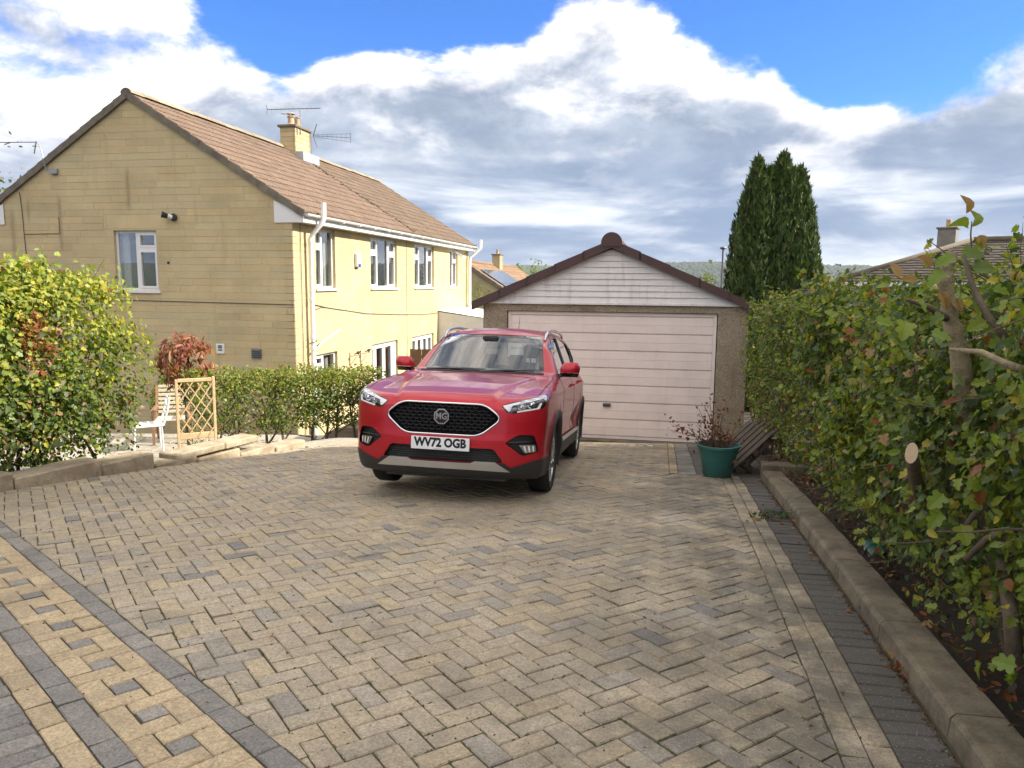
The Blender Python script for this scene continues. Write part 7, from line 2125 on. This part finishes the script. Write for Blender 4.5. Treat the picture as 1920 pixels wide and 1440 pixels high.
    # lower intake with mesh
    ib = recess('lower_intake', ik, .05, M['black'], M['gloss_black'])
    mb = MB()
    for r in range(5):
        z = .39 + r * .021; P = on_front(np.linspace(-.5, .5, 15), np.full(15, z), -.03); mb.tube([tuple(v) for v in P], .0028, 4)
    for k in range(33):
        y = -.48 + k * .03; P = on_front(np.array([y, y]), np.array([.378, .486]), -.033); mb.tube([tuple(v) for v in P], .0018, 4)
    ob = mb.build('intake_mesh', M['clad'], ib); ob['kind'] = 'stuff'
    # silver skid trim
    sk = [(-.60, .290), (-.475, .376), (-.30, .378), (-.265, .360), (.265, .360), (.30, .378), (.475, .376), (.60, .290), (.30, .300), (-.30, .300)]
    patch('skid_trim', sk, lambda y, z: on_front(y, z, .016 + 0 * y), M['satin_silver'], car, .03)
    n = len(sk); Y = np.array([p[0] for p in sk]); Z = np.array([p[1] for p in sk]); a = on_front(Y, Z, .0165); b = on_front(Y, Z, -.02)
    mesh('skid_edge', np.concatenate([a, b]), [(i, (i + 1) % n, n + (i + 1) % n, n + i) for i in range(n)], M['satin_silver'], car)
    # dark lower bumper
    lo = [(-.86, .400), (-.80, .395), (-.60, .325), (-.555, .368), (.555, .368), (.60, .325), (.80, .395), (.86, .400), (.86, .235), (-.86, .235)]
    patch('lower_bumper', lo, lambda y, z: on_front(y, z, .006), M['clad'], car, .03)
    # lamps and fog lights
    for sg in (1, -1):
        lp, lens = lampo[sg]
        recess('headlamp_bowl', lp, .055, M['gloss_black'], M['gloss_black']).parent = car
        dr = round_poly([(y * sg, z) for (y, z) in [(.520, .864), (.850, .957), (.868, .925), (.850, .915), (.845, .930), (.60, .868), (.585, .820), (.572, .816)]], .006, 2)
        patch('daytime_light', dr, lambda y, z: on_front(y, z, .0025), M['drl'], lens, .02)
        dr2 = round_poly([(y * sg, z) for (y, z) in [(.640, .822), (.800, .850), (.822, .895), (.836, .892), (.822, .842), (.645, .808)]], .005, 2)
        patch('daytime_light', dr2, lambda y, z: on_front(y, z, .002), M['drl'], lens, .02)
        for (yy, zz, rr) in ((.745, .872, .030), (.665, .852, .024)):
            c = on_front(np.array([yy * sg]), np.array([zz]), -.030)[0]
            mb = MB(); Mx = Matrix.Translation(c) @ Matrix.Rotation(R(90), 4, 'Y')
            mb.lathe([(rr * 1.15, -.02), (rr * 1.15, .006), (rr, .008), (rr * .9, .0), (rr * .6, .012), (0, .018)], 18, Mx); mb.build('projector', M['chrome'], lens, True, R(40))
        fg = fogo[sg]; fb = recess('fog_pocket', fg, .05, M['black'], M['gloss_black'])
        fl = round_poly([(y * sg, z) for (y, z) in [(.665, .528), (.800, .530), (.808, .470), (.715, .455)]], .012, 3)
        patch('fog_lamp', fl, lambda y, z: on_front(y, z, -.022), M['chrome'], fb, .015)
        for k in range(3):
            bl = [(y * sg, z) for (y, z) in [(.700 + k * .037, .52), (.716 + k * .037, .52), (.728 + k * .030, .468), (.718 + k * .03, .468)]]; patch('fog_lamp_rib', bl, lambda y, z: on_front(y, z, -.016), M['drl'], fb, .02)
        P = on_front(np.array([.56, .64, .72, .80]) * sg, np.array([.548, .553, .556, .556]), -.008); mb = MB(); mb.tube([tuple(v) for v in P], .006, 5); mb.build('fog_bar', M['gloss_black'], fb, True)
        # side cladding: arches and sill
        for cx in (0.0, -2.585):
            n = 34; A = np.linspace(R(-18), R(198), n); V = []; R0, R1 = .388, .452
            for rr, off in ((R0, -.03), (R0, .012), (R1 - .008, .012), (R1, .001)):
                V.append(on_side(cx + rr * np.cos(A), np.maximum(.345 + rr * np.sin(A), .225), sg, off))
            V = np.concatenate(V); Fq = [(k * n + i, k * n + i + 1, (k + 1) * n + i + 1, (k + 1) * n + i) for k in range(3) for i in range(n - 1)]
            mesh('wheel_arch_trim', V, Fq, M['clad'], car, True)
            mb = MB(); V = []; n2 = 24; A2 = np.linspace(0, 2 * math.pi, n2)
            for y in (.885, .50): V += [(cx + .394 * math.cos(a), sg * y, max(.21, .345 + .394 * math.sin(a))) for a in A2]
            V.append((cx, sg * .50, .345)); mb.add([v for v in V], [(i, i + 1, n2 + i + 1, n2 + i) for i in range(n2 - 1) if 0.24 < .345 + .394 * math.sin(A2[i]) ] + [(n2 + i, n2 + i + 1, 2 * n2) for i in range(n2 - 1)]); mb.build('wheel_well', M['black'], car)
        sl = [(-.40, .26), (-.44, .47), (-2.14, .44), (-2.19, .26)]
        patch('sill_cladding', sl, lambda x, z: on_side(x, z, sg, .014), M['clad'], car, .05)
        patch('sill_trim', [(-.46, .425), (-.46, .470), (-2.13, .442), (-2.13, .397)], lambda x, z: on_side(x, z, sg, .024), M['satin_silver'], car, .05)
        patch('front_bumper_cladding', [(.36, .235), (.40, .40), (.70, .40), (.72, .235)], lambda x, z: on_side(x, z, sg, .007), M['clad'], car, .04)
        patch('rear_bumper_cladding', [(-3.02, .25), (-3.02, .50), (-3.40, .52), (-3.40, .25)], lambda x, z: on_side(x, z, sg, .008), M['clad'], car, .05)
        # shut lines
        mb = MB()
        def line(pts2, r=.0035):
            P = []
            for i in range(len(pts2) - 1):
                a, b = Vector(pts2[i]), Vector(pts2[i + 1])
                for k in range(8): P.append(a.lerp(b, k / 8))
            P.append(Vector(pts2[-1])); Q = on_side(np.array([p.x for p in P]), np.array([p.y for p in P]), sg, -.001); mb = MB(); mb.tube([tuple(v) for v in Q], r, 5); mb.build('door_gap', M['black'], car)
        line([(-.80, 1.075), (-.66, 1.03), (-.62, .9), (-.52, .62), (-.50, .47)]); line([(-1.66, 1.09), (-1.66, .9), (-1.62, .6), (-1.62, .46)]); line([(-2.48, 1.09), (-2.50, .95), (-2.36, .80), (-2.20, .62), (-2.14, .46)])
        line([(.55, .93), (.62, .86), (.66, .80)])
        # bonnet shut line
        mb = MB(); P = []
        for x in np.linspace(.62, -.50, 16):
            yy = .775 + .03 * math.sin((x + .5) * 2.4); z = float(solve_axis(2, np.array([[x, yy * sg, 0]]), .6, 1.4)[0]); P.append((x, yy * sg, z + .0005))
        mb.tube(P, .004, 5); mb.build('bonnet_gap', M['black'], car)
        for (x, z) in ((-1.40, .985), (-2.28, 1.0)):       # door handles
            p = on_side(np.array([x + .09, x, x - .09]), np.array([z, z, z]), sg, .0); mb = MB()
            mb.tube([tuple(p[0]), (p[0][0] - .02, p[0][1] + sg * .035, z), (p[1][0], p[1][1] + sg * .04, z + .003), (p[2][0] + .02, p[2][1] + sg * .035, z), tuple(p[2])], [.010, .013, .014, .013, .010], 8); mb.build('door_handle', M['paint'], car, True)
        # mirrors: painted cap, dark lower half, arm and glass
        mc = Vector((-.80, sg * .915, 1.165))
        mb = MB(); V = []; Fq = []; ny, nz = 9, 9
        def shell(z0, z1, mat, nm):
            V = []; Fq = []; nu, nv = 10, 14
            for i in range(nu + 1):
                f = i / nu; z = z0 + (z1 - z0) * f
                q = (z - 1.165) / .080
                hw = .105 * (1 - .42 * max(0, q) ** 2 - .12 * max(0, -q) ** 2); dp = .085 * math.sqrt(max(.02, 1 - .75 * q * q))
                for j in range(nv + 1):
                    t = -math.pi / 2 + math.pi * j / nv
                    V.append((mc.x - .02 + dp * math.cos(t), mc.y + hw * math.sin(t) * 1.0 + sg * .01 * q, z))
            for i in range(nu):
                for j in range(nv): Fq.append((i * (nv + 1) + j, i * (nv + 1) + j + 1, (i + 1) * (nv + 1) + j + 1, (i + 1) * (nv + 1) + j))
            Fq.append(tuple(nu * (nv + 1) + j for j in range(nv + 1))); Fq.append(tuple(range(nv + 1))[::-1])
            for i in range(nu): Fq.append((i * (nv + 1), (i + 1) * (nv + 1), (i + 1) * (nv + 1) + nv, i * (nv + 1) + nv))
            return mesh(nm, V, Fq, mat, None, True, None, R(45))
        mo = shell(1.132, 1.240, M['paint'], 'door_mirror'); mo.parent = car
        m2 = shell(1.085, 1.130, M['gloss_black'], 'mirror_base'); m2.parent = mo
        mb = MB(); mb.bar((mc.x - .02, sg * .76, 1.085), (mc.x - .01, sg * .88, 1.11), .06, .04); mb.build('mirror_arm', M['gloss_black'], mo)
        # roof rail
        P = []
        for x in np.linspace(-1.22, -2.85, 20):
            yy = .585 - .01 * (x + 2) ** 2; z = float(solve_axis(2, np.array([[x, yy * sg, 0]]), .9, 1.9)[0]); e_ = min(1, min(abs(x + 1.22), abs(x + 2.85)) / .14); P.append((x, yy * sg, z + .004 + .042 * math.sin(e_ * math.pi / 2)))
        mb = MB(); mb.tube(P, [.013] + [.017] * 18 + [.013], 8); mb.build('roof_rail', M['alloy'], car, True)
    # windscreen black border, wipers, mirror pod
    inn = inset(ws if poly_area(ws) > 0 else ws[::-1], .045); inn = [(a, b + .012 if b > 1.3 else b - .012) for a, b in inn]
    patch('windscreen_border', ws, lambda y, z: np.stack([solve_axis(0, np.stack([0 * y, y, z], -1), -2.2, 1.2) - .006, y, z], -1), M['frit'], car, .05, True, [inn])
    sx = lambda y, z, off: tuple((solve_axis(0, np.array([[0, y, z]]), -2.2, 1.2)[0] + off, y, z))
    for (pts,) in (([(.02, 1.118), (.20, 1.130), (.42, 1.140), (.56, 1.150)],), ([(-.60, 1.120), (-.35, 1.133), (-.12, 1.138), (.06, 1.140)],)):
        mb = MB(); mb.tube([sx(a, b, .022) for a, b in pts], [.010, .009, .007, .005], 6); mb.build('wiper', M['black'], car, True)
    cw = MB(); P0 = []; 
    for y in np.linspace(-.66, .66, 20): P0.append(sx(y, 1.108, .012))
    cw.tube(P0, .012, 6); cw.build('cowl', M['black'], car, True)
    mb = MB(); mb.bbox((-1.10, -.09, 1.40), (-.98, .09, 1.50), .02); mb.build('sensor_pod', M['trim'], car)
    mb = MB(); mb.bbox((-1.02, -.11, 1.355), (-1.0, .11, 1.42), .012); mb.build('rear_view_mirror', M['trim'], car)
    # roof aerial
    mb = MB(); mb.tube([(-2.75, 0, 1.57), (-2.85, .0, 1.80)], [.005, .002], 5); mb.build('roof_aerial', M['black'], car)
    # ---- wheels
    def wheel(x, y, sg):
        w = empty('wheel', (0, 0, 0)); w.parent = car; w.location = (x, y, .334)
        T = Matrix.Rotation(-sg * math.pi / 2, 4, 'X')
        rt, rw_ = .334, .105
        mb = MB(); mb.lathe([(.225, -rw_ + .02), (.30, -rw_), (.322, -rw_ + .012), (rt, -.07), (rt, .07), (.322, rw_ - .012), (.30, rw_), (.232, rw_ - .015), (.226, rw_ - .03)], 48, T); ty = mb.build('tyre', M['tyre'], w, True, R(35))
        mb = MB(); mb.lathe([(.229, rw_ - .016), (.236, rw_ - .012), (.222, rw_ - .02), (.210, rw_ - .05), (.205, -.05), (.20, -.09)], 40, T); rm = mb.build('rim', M['alloy'], w, True, R(35))
        mb = MB(); mb.lathe([(0, -.01), (.20, -.01), (.205, -.04)], 32, T); mb.build('brake_disc', M['dark_metal'], rm, True)
        for k in range(5):
            a = 2 * math.pi * k / 5 + .3
            for s_ in (-1, 1):
                mb = MB(); p = [(.045, s_ * .012, .070), (.13, s_ * .026, .082), (.222, s_ * .052, .078)]
                Rk = T @ Matrix.Rotation(a, 4, 'Z')
                for (p0, p1) in ((p[0], p[1]), (p[1], p[2])): mb.bar(Rk @ Vector(p0), Rk @ Vector(p1), .018, .022, up=(Rk @ Vector((0, 0, 1))))
                mb.build('spoke', M['alloy'], rm)
            mb = MB(); Rk = T @ Matrix.Rotation(a, 4, 'Z'); q = [Rk @ Vector(v) for v in ((.06, 0, .060), (.20, -.045, .064), (.215, 0, .062), (.20, .045, .064))]; mb.add(q, [(0, 1, 2, 3)]); mb.build('spoke_inset', M['gloss_black'], rm)
        mb = MB(); mb.lathe([(.055, .05), (.055, .078), (.045, .086), (0, .088)], 20, T); mb.build('hub_cap', M['dark_metal'], rm, True, R(40))
    for x in (0.0, -2.585):
        for sg in (1, -1): wheel(x, sg * .765, sg)
    # ---- cabin
    mb = MB(); V = []; Fq = []; prof = [(-.48, 1.095), (-.60, 1.125), (-.85, 1.13), (-1.02, 1.10), (-1.08, 1.02), (-1.05, .80), (-.95, .55)]
    for y in np.linspace(-.70, .70, 9):
        b_ = .02 * math.cos(y * 5); V += [(x, y, z + (b_ if z > 1 else 0)) for x, z in prof]
    m_ = len(prof); Fq = [(i * m_ + j, (i + 1) * m_ + j, (i + 1) * m_ + j + 1, i * m_ + j + 1) for i in range(8) for j in range(m_ - 1)]
    mesh('dashboard', V, Fq, M['trim'], car, True)
    mb = MB(); n = 22; c = Vector((-1.20, -.36, 1.06)); ax1, ax2 = Vector((0, 1, 0)), Vector((.40, 0, .92)).normalized()
    mb.tube([c + (ax1 * math.cos(t) + ax2 * math.sin(t)) * .185 for t in np.linspace(0, 2 * math.pi, n)], .016, 8, caps=False); mb.bar(c - ax1 * .18, c + ax1 * .18, .05, .02); mb.bar(c, c + Vector((.18, 0, -.06)), .07, .07); mb.build('steering_wheel', M['trim'], car, True, R(40))
    def seat(x, y, nm):
        s_ = empty(nm, (0, 0, 0)); s_.parent = car; s_.location = (x, y, .45)
        mb = MB(); mb.bbox((-.26, -.25, .05), (.30, .25, .24), .05); mb.build('cushion', M['trim'], s_, True, R(60))
        mb = MB(); V = []
        for (z, hw, dx, th) in ((.18, .24, -.22, .12), (.45, .25, -.28, .12), (.70, .22, -.36, .10), (.76, .16, -.38, .06)):
            V += [(dx + th / 2, -hw, z), (dx + th / 2 - .03, 0, z), (dx + th / 2, hw, z), (dx - th / 2, hw * .95, z), (dx - th / 2, -hw * .95, z)]
        F_ = [(i * 5 + j, i * 5 + (j + 1) % 5, (i + 1) * 5 + (j + 1) % 5, (i + 1) * 5 + j) for i in range(3) for j in range(5)] + [(15, 16, 17, 18, 19)]
        mesh('backrest', V, F_, M['trim'], s_, True)
        mb = MB(); mb.bbox((-.47, -.135, .81), (-.37, .135, .98), .035); mb.tube([(-.42, -.05, .70), (-.42, -.05, .85)], .008, 6); mb.tube([(-.42, .05, .70), (-.42, .05, .85)], .008, 6); mb.build('headrest', M['trim'], s_, True, R(60))
    seat(-1.45, -.37, 'driver_seat'); seat(-1.45, .37, 'passenger_seat')
    mb = MB(); mb.bbox((-2.62, -.62, .55), (-2.1, .62, .78), .04); mb.build('rear_seat', M['trim'], car)
    mb = MB(); mb.bbox((-2.80, -.60, .70), (-2.62, .60, 1.14), .04); rs = mb.build('rear_backrest', M['trim'], car)
    for y in (-.38, .0, .38): mb = MB(); mb.bbox((-2.80, y - .12, 1.145), (-2.70, y + .12, 1.29), .03); mb.build('rear_headrest', M['trim'], rs)
    mb = MB(); mb.box((-3.3, -.78, .30), (.5, .78, .34)); mb.build('floor_pan', M['black'], car)
    for sg in (1, -1):   # door cards
        mb = MB(); mb.box((-2.9, sg * .74 - .02, .40), (-.55, sg * .74 + .02, 1.08)); mb.build('door_card', M['trim'], car)
    # underbody shadow gap parts
    mb = MB(); mb.box((-3.2, -.55, .19), (.72, .55, .29)); mb.build('underbody', M['black'], car)
    return car
car = make_car()

# ------------------------------------------------------------------ small things
M['teak'] = simple('golden_trellis_wood', (0.60, 0.43, 0.24), 0.6, var=0.2, scale=20)
M['pale_wood'] = simple('bleached_wood', (0.60, 0.50, 0.40), 0.7, var=0.15, scale=20)
M['brown_wood2'] = simple('chair_brown_wood', (0.27, 0.15, 0.085), 0.6, var=0.2, scale=20)
M['old_wood'] = simple('weathered_pallet_wood', (0.085, 0.066, 0.048), 0.9, var=0.35, scale=14, bmp=0.4)
M['green_pot'] = simple('green_plastic_pot', (0.030, 0.135, 0.12), 0.45, var=0.12, scale=8, dirt=(0.08, 0.10, 0.08), dirt_amt=0.35)

def trellis():
    a, b = at(336, 838, 9.35), at(405, 833, 9.55)
    zb = min(a.z, b.z) - .02; d = Vector((b.x - a.x, b.y - a.y, 0)); W = d.length; ang = math.atan2(d.y, d.x)
    t = empty('trellis', (a.x, a.y, zb), ang, 'small golden wooden trellis screen standing behind the stone edging', 'trellis')
    H = .90
    for x in (0, W):
        mb = MB(); mb.bbox((x - .016, -.02, -.35), (x + .016, .02, H - .02 if x == 0 else H), .004); mb.build('post', M['teak'], t)
    for z in (H - .035, .155):
        mb = MB(); w = .022 if z > .5 else .038; mb.bbox((.017, -.016, z - w), (W - .017, .016, z + w), .004); mb.build('rail', M['teak'], t)
    n = 5; sp = W / 3.4; z0, z1 = -.02, H - .06
    for sgn in (1, -1):
        for k in range(-7, 9):
            pts = []; x0 = k * sp * .95; m = 1.55 * sgn
            # line z = m*(x-x0) + (z0 or z1)
            seg = []
            for x in np.linspace(.016, W - .016, 60):
                z = m * (x - x0) + (z0 if sgn > 0 else z1)
                if z0 <= z <= z1: seg.append((x, z))
            if len(seg) < 3: continue
            mb = MB(); y = -.006 if sgn > 0 else .006
            mb.bar((seg[0][0], y, seg[0][1]), (seg[-1][0], y, seg[-1][1]), .012, .020, up=(0, 1, 0)); mb.build('lath', M['teak'], t)
trellis()

def garden_chair():
    p = at(322, 830, 13.6); z = float(ground_z(p.x, p.y)) + .03
    c = empty('garden_chair', (p.x, p.y, z), R(18), 'slatted wooden garden armchair with pale slats behind the trellis', 'chair')
    w, dp = .58, .52
    for x in (-w / 2, w / 2):
        mb = MB(); mb.bar((x, -.02, 0), (x, -.02, .62), .045, .05, (0, 1, 0)); mb.build('leg', M['brown_wood2'], c)
        mb = MB(); mb.bar((x, dp + .10, 0), (x, dp, .42), .045, .05, (0, 1, 0)); mb.bar((x, dp, .42), (x, dp + .20, 1.0), .045, .05, (0, 1, 0)); mb.build('leg', M['brown_wood2'], c)
        mb = MB(); mb.bbox((x - .035, -.05, .62), (x + .035, dp + .06, .65), .008); mb.build('armrest', M['brown_wood2'], c)
        mb = MB(); mb.bar((x, 0, .40), (x, dp, .40), .03, .06); mb.build('seat_rail', M['brown_wood2'], c)
    for k in range(7):
        f = k / 6.; mb = MB(); y = dp + .01 + .17 * f; zz = .50 + .46 * f; mb.bbox((-w / 2 + .024, y - .012, zz), (w / 2 - .024, y + .012, zz + .05), .004); mb.build('back_slat', M['pale_wood'], c)
    for k in range(7):
        y = .03 + k * .07; mb = MB(); mb.bbox((-w / 2 + .02, y, .425), (w / 2 - .02, y + .052, .445), .004); mb.build('seat_slat', M['pale_wood'], c)
    # second, white seat further along
    p = at(252, 812, 13.0); z = float(ground_z(p.x, p.y)) + .03
    c = empty('garden_chair', (p.x, p.y, z), R(-60), 'white garden chair half hidden by the sunlit hedge beside the slatted armchair', 'chair')
    for (x, y) in ((-.22, 0), (.22, 0), (-.22, .42), (.22, .42)):
        mb = MB(); mb.tube([(x * 1.1, y * 1.1 - .03, 0), (x, y, .44)], .016, 8); mb.build('leg', M['white_paint'], c)
    mb = MB(); mb.bbox((-.25, -.03, .44), (.25, .46, .47), .012); mb.build('seat', M['white_paint'], c)
    mb = MB()
    for x in (-.22, .22): mb.tube([(x, .45, .46), (x, .52, .7), (x, .56, .92)], .018, 8)
    for zz, y in ((.62, .50), (.74, .53), (.88, .555)): mb.bbox((-.22, y - .008, zz), (.22, y + .008, zz + .06), .004)
    mb.build('backrest', M['white_paint'], c)
garden_chair()

def flower_clump():
    rg = np.random.default_rng(91); c = at(368, 842, 9.5)
    e = empty('plant', (c.x, c.y, c.z - .1), 0, 'small clump of white flowers and leaves under the trellis', 'plant')
    N = 260; p = np.array(c) + rg.normal(0, 1, (N, 3)) * np.array([.10, .06, .05])
    foliage('leaves', [(OVAL, p, np.tile(np.array([0, -.4, .8]), (N, 1)), rg.uniform(.03, .05, N), palette(rg, N, [G_MID, G_LIGHT, (.6, .58, .55), (.3, .08, .03)], [2, 2, 1.3, .5]), .8, 0, 0)], M['leaf'], e, rg, None)
flower_clump()

def potted_plant():
    rg = np.random.default_rng(95)
    c = at(1352, 893, 7.95); z = float(zd(c.x, c.y + .16)); p = empty('plant_pot', (c.x, c.y + .16, z), 0, 'round green plastic pot standing by the garage door', 'pot')
    mb = MB(); mb.lathe([(0, .0), (.185, .0), (.20, .02), (.262, .34), (.268, .345), (.270, .36), (.290, .43), (.305, .435), (.308, .47), (.285, .475), (.275, .44), (.25, .36), (.24, .34)], 36)
    po = mb.build('body', M['green_pot'], p, True, R(35)); p.scale = (.76,) * 3
    mb = MB(); mb.lathe([(0, .40), (.262, .40)], 24); mb.build('soil', simple('pot_soil', (.05, .035, .025), .95, bmp=.5), p)
    e = empty('potted_shrub', (c.x, c.y + .16, z + .30), 0, 'dying shrub with curled red-brown leaves growing from the green pot', 'plant')
    org = np.array(e.location); tw = MB(); tips = []
    for k in range(20):
        d = (rg.normal(-.35, .6), rg.normal(0, .35), rg.uniform(.6, 1.3)); L = rg.uniform(.18, .45) if k > 5 else rg.uniform(.45, .72)
        if k <= 5: d = (-.75 + rg.normal(0, .3), rg.normal(-.1, .2), rg.uniform(.5, 1.3))
        P = twig(tw, (rg.normal(0, .07), rg.normal(0, .05), 0), d, L, .006, rg, 6, .22)
        for q in P[3:]: tips += [q] * (2 if k <= 5 else 1)
        if rg.random() < .6: P2 = twig(tw, P[3], (d[0] + rg.normal(0, .6), d[1] + rg.normal(0, .5), d[2]), L * .5, .003, rg, 4, .3); tips += P2[2:]
    tw.build('stems', M['bark'], e)
    P = np.array([tuple(t) for t in tips]); P = np.concatenate([P + rg.normal(0, .025, P.shape), P[: len(P) // 2] + rg.normal(0, .035, (len(P) // 2, 3))]); n = len(P)
    low = rg.normal(0, 1, (150, 3)) * np.array([.10, .07, .075]) + np.array([.02, 0, .09]); P = np.concatenate([P, low]); n = len(P)
    foliage('leaves', [(OVAL, P + org, rg.normal(0, 1, (n, 3)), rg.uniform(.028, .05, n), palette(rg, n, [(.13, .03, .025), (.19, .045, .03), (.20, .08, .035), (.10, .045, .025)], [3, 3, 2, 2]), .8, .8, 0)], M['leaf_dry'], e, rg, None)
potted_plant()

def pallets():
    for k, (u, v, tiltx, lab) in enumerate(((1383, 868, R(42), 'weathered wooden pallet leaning behind the green pot, the one in front'), (1405, 872, R(44), 'weathered wooden pallet leaning behind the green pot, the one nearer the hedge'))):
        c = at(u, v + 18, 8.15 + .12 * k); x, y = c.x, c.y; z = float(zd(x, y)) + .02
        p = empty('pallet', (x, y, z), 0, lab, 'pallet', 'pallets leaning by the hedge')
        p.rotation_euler = (0, -tiltx, R(8))
        for j in range(6):
            mb = MB(); yy = 0 + j * .115; mb.bbox((0, yy, .06), (.62, yy + .085, .075), .004); mb.build('board', M['old_wood'], p)
        for xx in (0.0, .27, .54):
            mb = MB(); mb.bbox((xx, 0, 0), (xx + .07, .66, .058), .005); mb.build('bearer', M['old_wood'], p)
pallets()

def street_lamp():
    t = at(1356, 463, 40.0); zb = float(ground_z(t.x, t.y))
    l = empty('street_lamp', (t.x, t.y, zb), 0, 'slim dark street lamp beside the conifers', 'street lamp')
    H = t.z - zb
    mb = MB(); mb.tube([(0, 0, 0), (0, 0, 1.2), (0, 0, 1.25), (0, 0, H - .08)], [.09, .09, .06, .045], 10); mb.build('post', M['dark_metal'], l, True, R(40))
    mb = MB(); mb.lathe([(.0, H + .02), (.14, H - .0), (.17, H - .06), (.15, H - .10), (.05, H - .14), (0, H - .14)], 16); mb.build('lamp_head', M['dark_metal'], l, True, R(40))
street_lamp()

def green_scrap():
    c = K0 + ES * 2.35 + ER * .32; z = float(zd(c.x, c.y)) + .10
    mb = MB(); rg = np.random.default_rng(3); V = []; n = 9
    for i in range(n):
        for j in range(4): V.append((c.x + ES.x * (i * .03 - .13) + ER.x * (j * .04 - .06), c.y + ES.y * (i * .03 - .13) + ER.y * (j * .04 - .06), z + .02 * math.sin(i * 1.7 + j) + rg.normal(0, .008) + (.03 if 0 < j < 3 else 0)))
    F = [(i * 4 + j, (i + 1) * 4 + j, (i + 1) * 4 + j + 1, i * 4 + j + 1) for i in range(n - 1) for j in range(3)]
    mb.add(V, F); tag(mb.build('plastic_scrap', simple('dark_green_plastic', (.008, .07, .05), .35), None, True), 'crumpled dark green plastic lying in the hedge bottom behind the kerb', 'litter')
green_scrap()

# ------------------------------------------------------------------ the air over the valley
def haze():
    mb = MB(); mb.box((-6900, -6900, -60.0), (6900, 7400, 128.0))
    m = bpy.data.materials.new('haze'); m.use_nodes = True; m.node_tree.nodes.clear(); g = NT(m.node_tree)
    v = g.n('ShaderNodeVolumePrincipled'); v.inputs['Color'].default_value = (0.80, 0.88, 1.0, 1); v.inputs['Density'].default_value = 0.00010; v.inputs['Anisotropy'].default_value = 0.2
    o = g.n('ShaderNodeOutputMaterial'); m.node_tree.links.new(v.outputs[0], o.inputs['Volume'])
    tag(mb.build('haze', m), 'thin blue haze lying over the valley and the distant hills', 'haze', kind='stuff')
haze()
